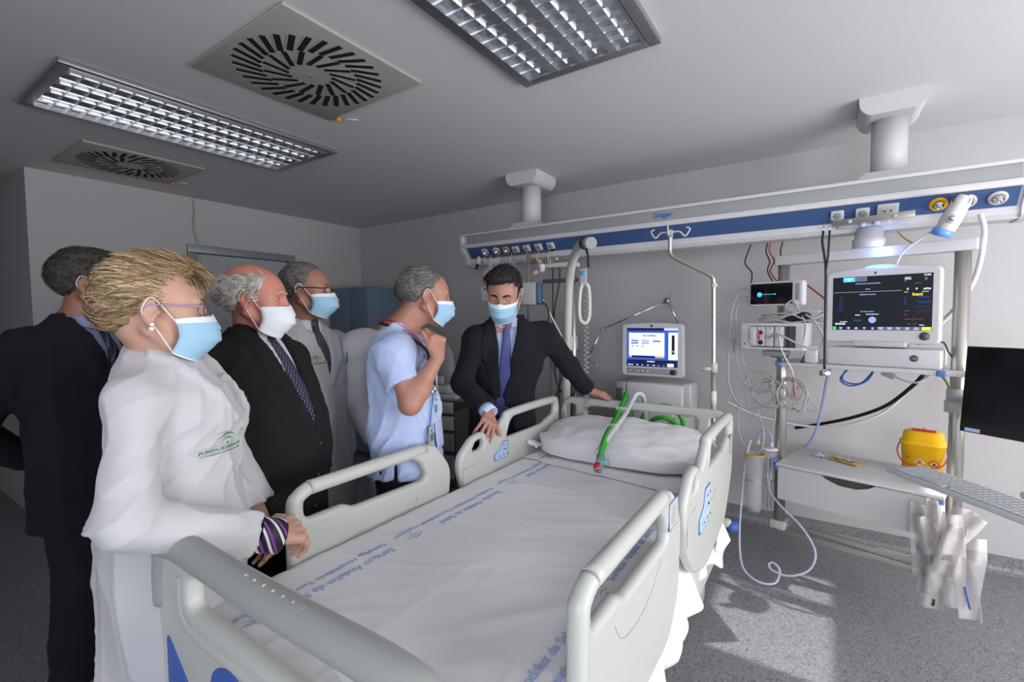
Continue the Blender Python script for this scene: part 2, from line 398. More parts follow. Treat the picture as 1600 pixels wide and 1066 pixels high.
# ---------------------------------------------------------------- supply beam over the bed head
t = thing('supply_beam', 'long white ceiling-hung medical supply beam with grey and blue bands', 'medical beam', (-0.85, 3.1, 1.90)); BEAM = t
BX0, BX1 = -2.46 + 0.85, 0.74 + 0.85
def by(y): return y - 3.1
prof = [(2.965, 2.15), (2.955, 2.135), (2.955, 2.04), (3.02, 1.96), (3.02, 1.925), (3.04, 1.905), (3.16, 1.905), (3.24, 1.95), (3.24, 2.12), (3.22, 2.15)]
MB().prism([(by(a), b - 1.90) for a, b in prof], BX0 + 0.02, BX1 - 0.02, 0).build('body', M['white'], t)
g = MB(); g.box(((BX0 + BX1) / 2 + .01, by(2.953), 2.10 - 1.9), (BX1 - BX0 - 0.10, 0.006, 0.062), bev=0.002); g.build('grey_band', M['band'], t)
g = MB()
for z, h in ((2.142, 0.02), (2.052, 0.034)): g.box(((BX0 + BX1) / 2, by(2.953), z - 1.9), (BX1 - BX0, 0.024, h), bev=0.008)
for sx in (BX0 + 0.012, BX1 - 0.012): g.prism(fillet([(by(2.945), 0.255), (by(2.945), 0.135), (by(3.01), 0.055), (by(3.01), 0.018), (by(3.05), 0.0), (by(3.16), 0.0), (by(3.25), 0.045), (by(3.25), 0.255)], 0.012, 3), sx - 0.014, sx + 0.014, 0)
g.build('edge_trim', M['white'], t)
# blue slanted panel, its own coordinates: bl(x, s) with s 0..0.103 down the slope
def bl(x, s, h=0.0):
    d = Vector((0, 0.065, -0.08)).normalized(); n = Vector((0, -0.08, -0.065)).normalized()
    return Vector((x + 0.85, by(2.955), 0.14)) + d * s + n * h
def blR(): # columns: x, up-slope, normal
    u = Vector((1, 0, 0)); n = Vector((0, -0.08, -0.065)).normalized(); v = n.cross(u); return Matrix((u, v, n)).transposed()
g = MB(); P = [bl(x, s, h) for h in (0.0, 0.004) for x, s in ((-2.40, 0.006), (0.70, 0.006), (0.70, 0.101), (-2.40, 0.101))]
g.add(P, [(0, 1, 2, 3), (4, 5, 6, 7), (0, 1, 5, 4), (1, 2, 6, 5), (2, 3, 7, 6), (3, 0, 4, 7)]); g.build('blue_panel', M['bluep'], t)
g = MB(); put_text(g, 'Dräger', 0.040, frame((-0.905 + 0.85, by(2.9495), 0.190), (1, 0, 0), (0, 0, 1)), bold=0.0012); g.build('lettering', M['navy'] if 'navy' in M else M['bluelabd'], t)
def socket(x, s=0.052):
    o = MB().box(bl(x, s, 0.010), (0.058, 0.052, 0.016), blR(), bev=0.006).build('power_socket', M['white'], t)
    g = MB(); g.lathe([(0.0, 0.0015), (0.016, 0.0015), (0.019, 0.0)], bl(x, s, 0.0182), bl(0, 0, 1) - bl(0, 0, 0)); g.build('socket_well', M['grey'], o)
    g = MB()
    for dx in (-0.006, 0.006): g.lathe([(0.0022, 0), (0.0022, 0.001)], bl(x + dx, s, 0.0198), bl(0, 0, 1) - bl(0, 0, 0), 8)
    g.box(bl(x, s + 0.04, 0.006), (0.02, 0.014, 0.01), blR()); g.build('socket_hole', M['ink'], o)
for x in (-1.95, -1.852, -1.75, -1.65, 0.04, 0.145): socket(x)
g = MB().box(bl(0.245, 0.05, 0.007), (0.085, 0.062, 0.010), blR(), bev=0.004).build('data_outlet', M['white'], t)
k = MB().box(bl(0.245, 0.05, 0.0125), (0.06, 0.036, 0.002), blR(), bev=0.0008); k.build('outlet_cover', M['offwhite'], g)
k = MB()
for dx in (-0.012, 0.012): k.box(bl(0.245 + dx, 0.055, 0.014), (0.009, 0.007, 0.001), blR())
k.build('outlet_port', M['ink'], g)
def gas(x, ring, big=1.0):
    N_ = (bl(0, 0, 1) - bl(0, 0, 0)); o = MB().lathe([(0.034 * big, 0), (0.034 * big, 0.006), (0.026 * big, 0.010), (0.022 * big, 0.006), (0, 0.006)], bl(x, 0.052, 0.004), N_).build('gas_outlet', ring, t)
    MB().lathe([(0.019 * big, 0), (0.019 * big, 0.016), (0.013 * big, 0.020), (0.010 * big, 0.034), (0.006 * big, 0.036), (0.004 * big, 0.03), (0, 0.03)], bl(x, 0.052, 0.008), N_).build('outlet_valve', M['chrome'], o)
for x, r in ((-2.24, M['offwhite']), (-2.13, M['offwhite']), (-2.04, M['amber']), (0.432, M['yellow']), (0.531, M['offwhite']), (0.632, M['offwhite'])): gas(x, r)
for cx, cy in ((-1.90, 3.13), (0.255, 3.13)):
    x = cx + 0.85; y = by(cy)
    c = MB().lathe([(0.076, 2.17 - 1.9), (0.076, 2.47 - 1.9)], (x, y, 0), n=36).build('column', M['white'], t)
    mb = MB()
    side = [(0.135, 0.66), (0.135, 0.635), (0.130, 0.610), (0.118, 0.590), (0.100, 0.575), (0.085, 0.570)]
    mb.prism([(x + a, z) for a, z in side] + [(x - a, z) for a, z in side[::-1]], y - 0.15, y + 0.15, 1)
    mb.build('ceiling_cover', M['white'], c)
    mb = MB(); mb.add([(x + sx * w_ / 2, y + sy * d_ / 2, z) for w_, d_, z in ((0.27, 0.25, 0.25), (0.25, 0.23, 0.275), (0.2, 0.2, 0.30)) for sx, sy in ((-1, -1), (1, -1), (1, 1), (-1, 1))],
        [(4 * l + i, 4 * l + (i + 1) % 4, 4 * l + 4 + (i + 1) % 4, 4 * l + 4 + i) for l in (0, 1) for i in range(4)] + [(0, 1, 2, 3), (8, 9, 10, 11)]); mb.build('base_cover', M['white'], c)
# ---------------------------------------------------------------- hospital bed
BXC, BYC = -0.875, 1.55
bed = thing('hospital_bed', 'large grey-white hospital bed with raised side rails in the middle of the room', 'bed', (BXC, BYC, 0))
def MY(x):  # places a (y, z) outline in the plane x = const, in bed coordinates
    return Matrix(((0, 0, 1, x - BXC), (1, 0, 0, -BYC), (0, 1, 0, 0), (0, 0, 0, 1)))
def MX(y):
    return Matrix(((1, 0, 0, -BXC), (0, 0, -1, y - BYC), (0, 1, 0, 0), (0, 0, 0, 1)))
FR = fillet([(0.79, 0.55), (0.785, 0.89), (0.84, 0.965), (1.37, 0.965), (1.44, 0.95), (1.53, 0.83), (1.50, 0.60), (1.40, 0.50), (0.88, 0.50)], [.04, .09, .05, .05, .04, .05, .05, .06, .06])
FRH = fillet([(0.835, 0.852), (0.835, 0.925), (1.29, 0.928), (1.345, 0.90), (1.375, 0.838), (1.355, 0.822), (1.02, 0.830), (0.985, 0.852)], [.03, .03, .03, .03, .03, .02, .02, .02])
HR = fillet([(1.62, 0.66), (1.575, 0.80), (1.585, 0.86), (1.68, 0.935), (1.765, 0.94), (1.80, 0.905), (1.86, 0.915), (1.97, 1.005), (2.45, 1.005), (2.53, 0.96), (2.52, 0.72), (2.34, 0.53), (1.93, 0.48), (1.72, 0.55)], [.05, .05, .05, .05, .03, .02, .04, .06, .06, .04, .06, .06, .1, .06])
HRH1 = fillet([(1.67, 0.862), (1.70, 0.905), (1.755, 0.908), (1.765, 0.875), (1.74, 0.858)], 0.018)
HRH2 = fillet([(1.955, 0.868), (1.99, 0.945), (2.03, 0.968), (2.45, 0.968), (2.475, 0.945), (2.46, 0.905), (2.36, 0.880), (2.33, 0.868)], [.02, .04, .03, .02, .02, .02, .02, .02])
for x, nm in ((-1.36, 'far'), (-0.39, 'near')):
    s = 1 if x < -1 else 1
    r = plate('foot_rail', [FR, FRH], 0.038, 0.016, M['bed'], bed, MY(x))
    g = MB(); L = smooth_path([(x - BXC, 0.86 - BYC, 0.945), (x - BXC, 1.1 - BYC, 0.9455), (x - BXC, 1.38 - BYC, 0.945)], 6); g.tube(L, 0.0235, n=14); 
    c0 = [(x - BXC, 0.805 - BYC, 0.60), (x - BXC, 0.806 - BYC, 0.88), (x - BXC, 0.822 - BYC, 0.925), (x - BXC, 0.86 - BYC, 0.945)]; g.tube(smooth_path(c0, 5), 0.0225, n=14); g.build('grip_bar', M['bed'], r)
    g = MB(); xx = x - BXC + 0.0195
    g.tube([(xx, 0.99 - BYC, 0.70), (xx, 1.02 - BYC, 0.735), (xx, 1.30 - BYC, 0.735), (xx, 1.32 - BYC, 0.775)] if x < -1 else smooth_path([(xx, 0.95 - BYC, 0.80), (xx, 1.0 - BYC, 0.745), (xx, 1.10 - BYC, 0.73), (xx, 1.2 - BYC, 0.745), (xx, 1.30 - BYC, 0.80)]), 0.0010, n=6); g.build('moulded_seam', M['bedgrey'], r)
    r2 = plate('head_rail', [HR, HRH1, HRH2], 0.038, 0.016, M['bed'], bed, MY(x))
    g = MB(); g.tube(smooth_path([(x - BXC, 1.945 - BYC, 0.90), (x - BXC, 1.965 - BYC, 0.955), (x - BXC, 2.01 - BYC, 0.985), (x - BXC, 2.44 - BYC, 0.986), (x - BXC, 2.495 - BYC, 0.965), (x - BXC, 2.50 - BYC, 0.90)], 5), 0.0225, n=14); g.build('grip_bar', M['bed'], r2)
    g = MB(); g.tube([(xx, 1.60 - BYC, 0.70), (xx, 1.60 - BYC, 0.80), (xx, 1.72 - BYC, 0.80)], 0.0012, n=6); g.tube([(xx, 1.80 - BYC, 0.70), (xx, 1.84 - BYC, 0.735), (xx, 2.05 - BYC, 0.74), (xx, 2.08 - BYC, 0.76)], 0.0014, n=6); g.build('moulded_seam', M['bedgrey'], r2)
# control pads on the head rails
def pad(x, y, z, w, h, par, label):
    ol = fillet([(-w * .5, -h * .1), (-w * .5, -h * .45), (-w * .38, -h * .5), (w * .4, -h * .5), (w * .5, -h * .35), (w * .5, h * .5), (w * .05, h * .5), (-w * .1, h * .1)], 0.012)
    F = Matrix(((0, 0, 1, x - BXC), (1, 0, 0, y - BYC), (0, 1, 0, z), (0, 0, 0, 1)))
    o = plate('control_pad', [ol], 0.004, 0.001, M['bluelabd'], par, F); o['label'] = label
    ol2 = [(a * 0.92, b * 0.92) for a, b in ol]
    k = plate('pad_face', [ol2], 0.005, 0.001, M['bluelab'], par, F @ Matrix.Translation((0, 0, 0.001)))
    k.parent = par
    b = MB()
    for (u, v) in ((.12, .3), (.36, .3), (.12, -.28), (.36, -.28), (-.16, -.28), (.12, .05), (.36, .05)):
        b.lathe([(h * .085, 0), (h * .085, .002), (h * .06, .003), (0, .003)], F @ Vector((u * w, v * h, .003)), (1, 0, 0), 12)
    b.build('pad_button', M['offwhite'], par)
    b = MB(); 
    for (u, v) in ((.12, .3), (.36, .3), (.12, -.28), (.36, -.28), (.24, .02), (.2, .06), (-.16, -.28)):
        b.box(F @ Vector((u * w, v * h, .0068)), (0.0006, w * .09, h * .035))
    b.build('pad_symbol', M['ink'], par)
pads = [c for c in bed.children if c.name.startswith('head_rail')]
pad(-1.36 + 0.0195, 1.90, 0.815, 0.125, 0.085, bed, 'light blue control pad with seven round buttons')
pad(-0.39 + 0.0195, 1.87, 0.745, 0.20, 0.15, bed, 'blue control pad with rows of dark symbols')
def sticker(x, y, z, w, h, par):
    F = Matrix(((0, 0, 1, x - BXC), (1, 0, 0, y - BYC), (0, 1, 0, z), (0, 0, 0, 1)))
    ol = fillet([(-w / 2, -h / 2), (w / 2, -h / 2), (w / 2, h / 2), (-w / 2, h / 2)], 0.012)
    a = plate('rail_sticker', [ol], 0.002, 0.0004, M['bluelabd'], par, F)
    plate('sticker_face', [[(p * .93, q * .91) for p, q in ol]], 0.003, 0.0004, M['offwhite'], par, F)
    g = MB()
    for i in range(6): g.box(F @ Vector((rnd.uniform(-.1, .1) * w, h * (.28 - i * .11), .0018)), (0.0004, w * rnd.uniform(.3, .6), h * .035))
    g.build('sticker_text', M['grey'], par)
sticker(-0.39 + 0.0195, 1.425, 0.885, 0.10, 0.085, bed); sticker(-0.39 + 0.0195, 2.46, 0.86, 0.06, 0.09, bed)
# foot board
FB = fillet([(-1.355, 0.44), (-1.35, 0.88), (-1.27, 0.985), (-0.48, 0.985), (-0.40, 0.88), (-0.395, 0.44)], [.03, .06, .08, .08, .06, .03])
FBH = fillet([(-1.17, 0.835), (-1.17, 0.912), (-0.64, 0.912), (-0.585, 0.835)], [.03, .03, .03, .04])
FBH2 = fillet([(-1.30, 0.80), (-1.29, 0.895), (-1.235, 0.915), (-1.225, 0.80)], 0.025)
FBH3 = [(-1.75 - a, b) for a, b in FBH2]
fb = plate('foot_board', [FB, FBH], 0.045, 0.02, M['bed'], bed, MX(0.46))
g = MB(); g.tube(smooth_path([(-1.325 - BXC, 0.46 - BYC, 0.80), (-1.315 - BXC, 0.458 - BYC, 0.90), (-1.255 - BXC, 0.455 - BYC, 0.955), (-0.875 - BXC, 0.45 - BYC, 0.957), (-0.495 - BXC, 0.455 - BYC, 0.955), (-0.435 - BXC, 0.458 - BYC, 0.90), (-0.425 - BXC, 0.46 - BYC, 0.80)], 8), 0.033, n=18); g.build('grip_bar', M['bedgrey'], fb)
g = MB()
for i in range(11): g.lathe([(0.0045, 0), (0.003, 0.0022), (0, 0.0026)], (-0.92 + i * 0.032 - BXC, 0.4455 - BYC, 0.9885), (0, -0.2, 1), 10)
g.build('grip_studs', M['bed'], fb, kind='stuff')
g = MB(); g.tube(smooth_path([(-1.21 - BXC, 0.46 - BYC, 0.90), (-1.213 - BXC, 0.46 - BYC, 0.84), (-1.19 - BXC, 0.46 - BYC, 0.80), (-1.10 - BXC, 0.46 - BYC, 0.785), (-0.62 - BXC, 0.46 - BYC, 0.785), (-0.56 - BXC, 0.46 - BYC, 0.80)], 6), 0.026, n=12); g.build('inner_frame', M['bed'], fb)
F = Matrix(((1, 0, 0, -BXC), (0, 0, -1, 0.436 - BYC), (0, 1, 0, 0), (0, 0, 0, 1)))
plate('blue_panel', [fillet([(-1.275, 0.745), (-1.275, 0.50), (-0.99, 0.50), (-1.13, 0.63)], 0.012)], 0.006, 0.002, M['bluelabd'], fb, F)
plate('blue_badge', [fillet([(-1.09, 0.62), (-1.05, 0.755), (-0.97, 0.785), (-0.85, 0.70), (-0.85, 0.60)], 0.03)], 0.006, 0.002, M['bluelabd'], fb, F)
# head board
HB = fillet([(-1.33, 0.62), (-1.39, 0.90), (-1.34, 0.985), (-0.43, 0.985), (-0.38, 0.90), (-0.44, 0.62)], [.04, .06, .09, .09, .06, .04])
HBH = fillet([(-1.20, 0.845), (-1.215, 0.925), (-1.17, 0.94), (-0.58, 0.94), (-0.555, 0.925), (-0.57, 0.845), (-0.62, 0.838), (-1.15, 0.838)], [.03, .03, .03, .03, .03, .03, .03, .03])
HBS = fillet([(-1.33, 0.80), (-1.345, 0.92), (-1.33, 0.942), (-1.275, 0.942), (-1.275, 0.90), (-1.30, 0.80)], 0.02)
HBS2 = [(-1.77 - a, b) for a, b in HBS]
hb = plate('head_board', [HB, HBH, HBS, HBS2], 0.040, 0.011, M['bed'], bed, MX(2.63))
g = MB()
for i in range(14): g.lathe([(0.0035, 0), (0.002, 0.0022), (0, 0.0026)], (-0.80 + i * 0.018 - BXC, 2.625 - BYC, 0.984), (0, 0, 1), 8)
g.build('grip_studs', M['bed'], hb, kind='stuff')
# under-frame, lifting columns, castors
g = MB(); g.box((0, 0, 0.56), (0.86, 2.02, 0.06), bev=0.01)
for sx in (-1, 1): g.box((sx * 0.37, 0, 0.50), (0.05, 1.95, 0.07), bev=0.01)
g.build('frame', M['bed'], bed)
for sx in (-1, 1):
    for y in (1.05, 2.1): MB().box((sx * 0.47, y - BYC, 0.53), (0.03, 0.10, 0.10), bev=0.01).build('rail_bracket', M['bed'], bed)
g = MB()
for y in (0.95, 2.15): g.box((0, y - BYC, 0.36), (0.22, 0.20, 0.38), bev=0.02)
g.build('lifting_column', M['white'], bed)
MB().box((0, 0.02, 0.155), (0.62, 1.75, 0.06), bev=0.02).build('base', M['bed'], bed)
for y_, l_, h_ in ((2.02, .46, .16), (.95, .30, .2)): MB().box((0.47, y_ - BYC, 0.44), (0.025, l_, h_), bev=0.012).build('side_cover', M['bed'], bed)
g = MB(); g.box((0.484, 2.20 - BYC, 0.50), (0.01, 0.035, 0.09), bev=0.003); g.box((0.484, 0.99 - BYC, 0.45), (0.01, 0.04, 0.12), bev=0.003); g.build('blue_latch', M['bluelabd'], bed)
for sx in (-1, 1):
    for y in (0.72, 2.45):
        w = MB().lathe([(0.0, -0.022), (0.05, -0.022), (0.070, -0.018), (0.075, -0.008), (0.075, 0.008), (0.070, 0.018), (0.05, 0.022), (0, 0.022)], (sx * 0.36, y - BYC, 0.075), (1, 0, 0), 28).build('castor', M['dgrey'], bed)
        MB().lathe([(0.0, 0.029), (0.045, 0.028), (0.05, 0.022)], (sx * 0.36, y - BYC, 0.075), (1, 0, 0), 24).build('castor_cap', M['bedgrey'], w)
        MB().box((sx * 0.35, y - BYC, 0.165), (0.09, 0.16, 0.05), bev=0.02).build('castor_housing', M['bed'], w)
g = MB(); g.box((0.44, 2.61 - BYC, 0.40), (0.10, 0.05, 0.045), bev=0.018); g.build('bumper_arm', M['bed'], bed)
MB().lathe([(0.0, -0.022), (0.03, -0.02), (0.036, 0), (0.03, 0.02), (0, 0.022)], (0.49, 2.62 - BYC, 0.385), (0, 0, 1), 20).build('bumper', M['bluelabd'], bed)
g = MB(); g.box((0, 0.0, 0.655), (0.86, 1.98, 0.13), bev=0.035); mt = g.build('mattress', mat('mattress_cover', '8aa0b8', 0.6), bed)

# ---------------------------------------------------------------- sheet (with its printed lettering), pillow
def nz(x, y, z=0.0): return noise.noise(Vector((x, y, z)))
def sheet_h(x, y):
    h = 0.7385 + 0.0028 * nz(x * 2.2, y * 1.6, 3) + 0.0018 * nz(x * 5, y * 5, 9)
    h += 0.0025 * max(0, 1 - abs(x + 0.87 + 0.02 * (y - 1.2)) / 0.008) * 0.7      # pressed crease along the bed
    for a, b, c, d, w, am in ((-1.1, 0.6, 0.55, 0.5, 0.02, 0.0055), (-1.25, 0.9, 0.8, 0.25, 0.02, 0.004), (-0.9, 0.75, 0.9, -0.35, 0.025, 0.004), (-0.7, 1.5, 0.85, 0.5, 0.03, 0.0035), (-1.0, 1.75, 0.9, 0.2, 0.03, 0.003), (-0.65, 0.9, 0.6, 0.8, 0.025, 0.004)):
        L = math.hypot(c, d); u = ((x - a) * c + (y - b) * d) / L; v = ((x - a) * -d + (y - b) * c) / L
        h += am * math.exp(-(v / w) ** 2) * math.exp(-(u / 0.2) ** 2)
    h += 0.0022 * (1 - abs(nz(x * 2.5 + y * 3, y * 11 - x * 6, 4))) ** 4 + 0.0016 * nz(x * 3, y * 16, 6)
    h += 0.0035 * (1 - abs(nz(x * 5 - y * 2, y * 3 + x * 4, 14)) * 1.6) ** 5 * max(0, 1 - (y - 0.5) * 1.2) if abs(nz(x * 5 - y * 2, y * 3 + x * 4, 14)) < .6 else 0
    e = min((x + 1.335), (-0.415 - x)); 
    if e < 0.05: h -= (0.05 - e) ** 2 * 6
    e = y - 0.515
    if e < 0.05: h -= (0.05 - e) ** 2 * 6
    return h
sh = thing('bed_sheet', 'white hospital sheet with blue lettering spread over the bed', 'sheet', (BXC, BYC, 0.735))
def SP(x, y, h): return Vector((x - BXC, y - BYC, h - 0.735))
def sheet_pt(u, v):
    x = -1.335 + 0.92 * u; y = 0.515 + 2.02 * v; return SP(x, y, sheet_h(x, y))
def drape(side):
    def f(u, v):   # u along the bed, v down
        y = (0.85 + 1.56 * u) if side > 0 else (0.60 + 1.8 * u)
        bell = 0.5 + 0.5 * math.sin(u * 9.0 + 1.0) * math.sin(u * 21)
        fold = 0.5 * math.sin(u * 34 + 2 * nz(u * 4, 1)) + 0.5 * math.sin(u * 61 + 3)
        hang = (0.31 + 0.05 * nz(u * 5, 7) + 0.03 * bell) if side > 0 else 0.10
        if side > 0: hang += 0.05 * math.exp(-((y - 2.28) / 0.07) ** 2) - 0.05 * math.exp(-((y - 1.95) / 0.15) ** 2) + 0.02 * math.exp(-((y - 1.4) / 0.2) ** 2)
        z = sheet_h(-0.415 if side > 0 else -1.335, y) - hang * v
        out = 0.0 if v < 0.5 else (v - 0.5) ** 1.2 * 0.16
        out *= 0.6 + 0.4 * fold
        if side > 0: out = max(out, 0.0) + (0.03 * math.sin(math.pi * min(1, max(0, (v - .6) / .4))) if y < 1.6 else 0)
        x = (-0.415 if side > 0 else -1.335) + side * (out - 0.008 * math.sin(min(v * 4, 1) * math.pi / 2) * (1 if v < 0.6 else 0.6))
        return SP(x, y, z)
    return f
g = MB(); g.grid(sheet_pt, 100, 210); g.grid(drape(1), 220, 26); g.grid(drape(-1), 60, 6)
g.grid(lambda u, v: SP(-1.335 + 0.92 * u, 0.515 - 0.006 * math.sin(min(1, v * 3) * math.pi / 2), sheet_h(-1.335 + .92 * u, 0.515) - 0.16 * v), 60, 8)
g.build('cloth', M['sheet'], sh, fix=False, thick=0.002)
# turned-back upper part with its own edge
g = MB()
def turn(u, v):
    x = -1.345 + 0.94 * u; y = 2.055 - 0.11 * u + 0.015 * nz(u * 6, 4) + v * 0.42
    return SP(x, y, sheet_h(min(max(x, -1.335), -.415), y) + 0.005 + 0.002 * nz(x * 9, y * 9) + (0.006 if v < 0.02 else 0.0) - (0.006 if v == 0 else 0))
g.grid(turn, 70, 40); g.build('turned_edge', M['sheet'], sh, fix=False)
def lettering(name, items, m):
    g = MB()
    for txt, size, x, y, d in items:
        if d < 0: fn = lambda u, v, h: SP(x + v, y - u, sheet_h(x + v, y - u) + 0.0025 + h)
        else: fn = lambda u, v, h: SP(x - v, y + u, sheet_h(x - v, y + u) + 0.0025 + h)
        put_text(g, txt, size, fn, bold=0.0004)
    g.build(name, m, sh)
def logo_pts(g, fn, s):
    """two nested arches over a small triangle"""
    for r, w in ((1.0, 0.16), (0.66, 0.13)):
        P = []
        for k in range(13):
            a = math.radians(28 + 124 * k / 12); P.append((a, 1 - abs(k - 6) / 6))
        out = [(math.cos(a) * (r + w * t * .5) * s, math.sin(a) * (r + w * t * .5) * s - 0.4 * s) for a, t in P]; inn = [(math.cos(a) * (r - w * t * .5) * s, math.sin(a) * (r - w * t * .5) * s - 0.4 * s) for a, t in P]
        for i in range(12): g.quad(fn(*out[i], 0), fn(*out[i + 1], 0), fn(*inn[i + 1], 0), fn(*inn[i], 0))
    g.add([fn(-0.13 * s, -0.25 * s, 0), fn(0.13 * s, -0.25 * s, 0), fn(0, 0.03 * s, 0)], [(0, 1, 2)])
SA, CH = 'Servicio Andaluz de Salud', 'Complejo Hospitalario Torrecárdenas'
lines = []
for y in (2.19, 1.60, 1.01): lines += [(SA, 0.0355, -1.150, y, -1), (CH, 0.0275, -1.195, y + 0.01, -1)]
for y in (0.62, 1.215, 1.80): lines += [(SA, 0.0355, -0.478, y, 1), (CH, 0.0275, -0.433, y - 0.01, 1)]
lettering('printed_lettering', lines, M['print'])
g = MB()
for y in (2.30, 1.71, 1.115, 0.575):
    fn = lambda u, v, h, y=y: SP(-1.165 + v, y - u, sheet_h(-1.165 + v, y - u) + 0.003 + h)
    logo_pts(g, fn, 0.045)
    put_text(g, 'JUNTA DE ANDALUCÍA', 0.011, lambda u, v, h: fn(u, v, h), align='CENTER', y0=-0.028)
    put_text(g, 'CONSEJERÍA DE SALUD', 0.007, lambda u, v, h: fn(u, v, h), align='CENTER', y0=-0.037)
for y in (0.56, 1.15, 1.74):
    fn = lambda u, v, h, y=y: SP(-0.475 - v, y + u, sheet_h(-0.475 - v, y + u) + 0.003 + h)
    logo_pts(g, fn, 0.045)
g.build('printed_emblem', M['print'], sh)
g = MB(); fn = lambda u, v, h: SP(-1.20 + v, 2.12 - u, sheet_h(-1.2 + v, 2.12 - u) + 0.010 + h)
logo_pts(g, fn, 0.032); put_text(g, 'JUNTA DE ANDALUCÍA', 0.009, fn, align='CENTER', y0=-0.02); g.build('dark_emblem', M['printd'], sh)
# pillow
pw = thing('pillow', 'plump white pillow against the raised head of the bed', 'pillow', (-0.885, 2.34, 0.80)); 
def pil(u, v):
    a = -math.pi + 2 * math.pi * u; b = -math.pi / 2 + math.pi * v
    cx = math.copysign(abs(math.cos(a)) ** 0.55, math.cos(a)); sy = math.copysign(abs(math.sin(a)) ** 0.6, math.sin(a)); cb = abs(math.cos(b)) ** 0.75; sb = math.sin(b)
    x = 0.43 * cx * cb; y = 0.225 * sy * cb; th = 0.064 * math.copysign(abs(sb) ** 0.9, sb)
    x += 0.02 * nz(y * 9, sb * 2, 1); 
    fold = 0.010 * nz(x * 7 + y * 9, y * 3 - x * 5, 2) + 0.006 * nz(x * 16, y * 16, 5) - 0.012 * abs(nz(x * 5 + y * 8, y * 3, 8)) - 0.010 * abs(nz(x * 4 - y * 14, y * 5 + x * 3, 11))
    z = th * (1 - 0.30 * abs(x / 0.43) ** 3) + fold * (0.3 + cb) + 0.045 + y * 0.16
    if sb < 0: z = -0.052 + (z + 0.052) * 0.25 + max(0, y) * 0.1
    return (x, y, z)
g = MB(); g.grid(pil, 120, 60); g.build('pillow_case', M['sheet'], pw, fix=False)
g = MB(); g.grid(lambda u, v: (-0.40 - 0.05 * v + 0.01 * math.sin(u * 9), -0.20 + 0.06 * u + 0.01 * math.sin(v * 5), -0.02 + 0.02 * math.sin(u * 13) * v + 0.02 * v), 12, 8); g.build('case_corner', M['sheet'], pw, thick=0.002)

# ---------------------------------------------------------------- trapeze pole, breathing circuit
t = thing('trapeze_pole', 'curved white lifting pole with hanging grip at the head of the bed', 'bed pole', (-1.385, 2.72, 0.45)); o = Vector((-1.385, 2.72, 0.45))
g = MB(); g.tube([Vector(p) - o for p in smooth_path([(-1.40, 2.72, 0.45), (-1.395, 2.72, 1.0), (-1.37, 2.71, 1.62), (-1.33, 2.66, 1.77), (-1.26, 2.58, 1.86), (-1.16, 2.46, 1.895), (-1.08, 2.36, 1.88)], 8)], [0.027] * 49, n=16); g.build('pole', M['bed'], t)
g = MB(); a = Vector((-1.10, 2.385, 1.885)) - o; b = Vector((-1.03, 2.30, 1.868)) - o; g.cyl(a, b, 0.031, 24); g.build('end_cap', M['grey'], t)
g = MB(); g.lathe([(0.036, 0), (0.036, 0.03)], a - (b - a).normalized() * 0.02, b - a, 24); g.tube(smooth_path([a + Vector((0, 0, -0.03)), a + Vector((0.012, 0.0, -0.07)), a + Vector((0.01, 0.01, -0.13))], 4), 0.007, n=8); g.build('strap_collar', M['rubber'], t)
c = Vector((-1.115, 2.38, 0)) - o
g = MB(); g.box(c + Vector((0, 0, 1.70)), (0.045, 0.02, 0.10), Matrix.Rotation(0.35, 3, 'Z'), bev=0.009); g.build('grip_buckle', M['grey'], t)
g = MB(); g.lathe([(0.013, 0), (0.013, 0.006), (0, 0.008)], c + Vector((0.006, -0.010, 1.72)), (0.55, -0.83, 0), 18); g.build('blue_button', mat('cyan_plastic', '3f9bd0', 0.4), t)
pts = [(0.0, 0, 1.67), (0.026, 0.016, 1.64), (0.030, 0.018, 1.50), (0.016, 0.010, 1.45), (-0.006, -0.004, 1.455), (-0.018, -0.011, 1.50), (-0.014, -0.008, 1.62)]
pp = [c + Vector(p) for p in smooth_path(pts + [pts[0]], 5)]; g = MB(); g.tube(pp, 0.0105, n=12); g.build('hand_grip', M['bed'], t)
g = MB(); hel = [Vector((-1.18 + 0.014 * math.cos(k * 0.9), 2.56 + 0.014 * math.sin(k * 0.9), 1.62 - k * 0.0042)) - o for k in range(170)]; g.tube(hel, 0.0035, n=6); g.build('coiled_cord', mat('coil_grey', 'a09f9f', 0.5), t)
g = MB(); g.box(Vector((-1.40, 2.72, 0.62)) - o, (0.07, 0.07, 0.10), bev=0.01); g.build('socket', M['bedgrey'], t)
def corr(mb, pts, r, amp=0.0012, step=0.006):
    """corrugated hose"""
    P = smooth_path(pts, 10); out = [P[0]]
    for i in range(1, len(P)):
        L = (P[i] - P[i - 1]).length; n = max(1, int(L / (step / 2)))
        for k in range(1, n + 1): out.append(P[i - 1].lerp(P[i], k / n))
    mb.tube(out, [r + (amp if i % 2 else -amp) for i in range(len(out))], n=12)
t = thing('breathing_circuit', 'green corrugated breathing hose lying across the pillow with red end cap', 'breathing hose', (-0.86, 2.07, 0.90)); o = Vector((-0.86, 2.07, 0.90))
G0 = [(-0.815, 1.905, 0.845), (-0.835, 1.98, 0.880), (-0.865, 2.12, 0.915), (-0.90, 2.30, 0.935), (-0.945, 2.52, 0.975), (-0.955, 2.61, 1.008), (-0.975, 2.67, 1.02), (-1.00, 2.73, 0.97), (-1.01, 2.80, 0.88), (-0.98, 2.86, 0.80), (-0.90, 2.88, 0.90), (-0.80, 2.9, 0.93), (-0.72, 2.9, 0.88), (-0.70, 2.92, 0.80)]
g = MB(); corr(g, [Vector(p) - o for p in G0], 0.0145); g.build('green_hose', M['green'], t)
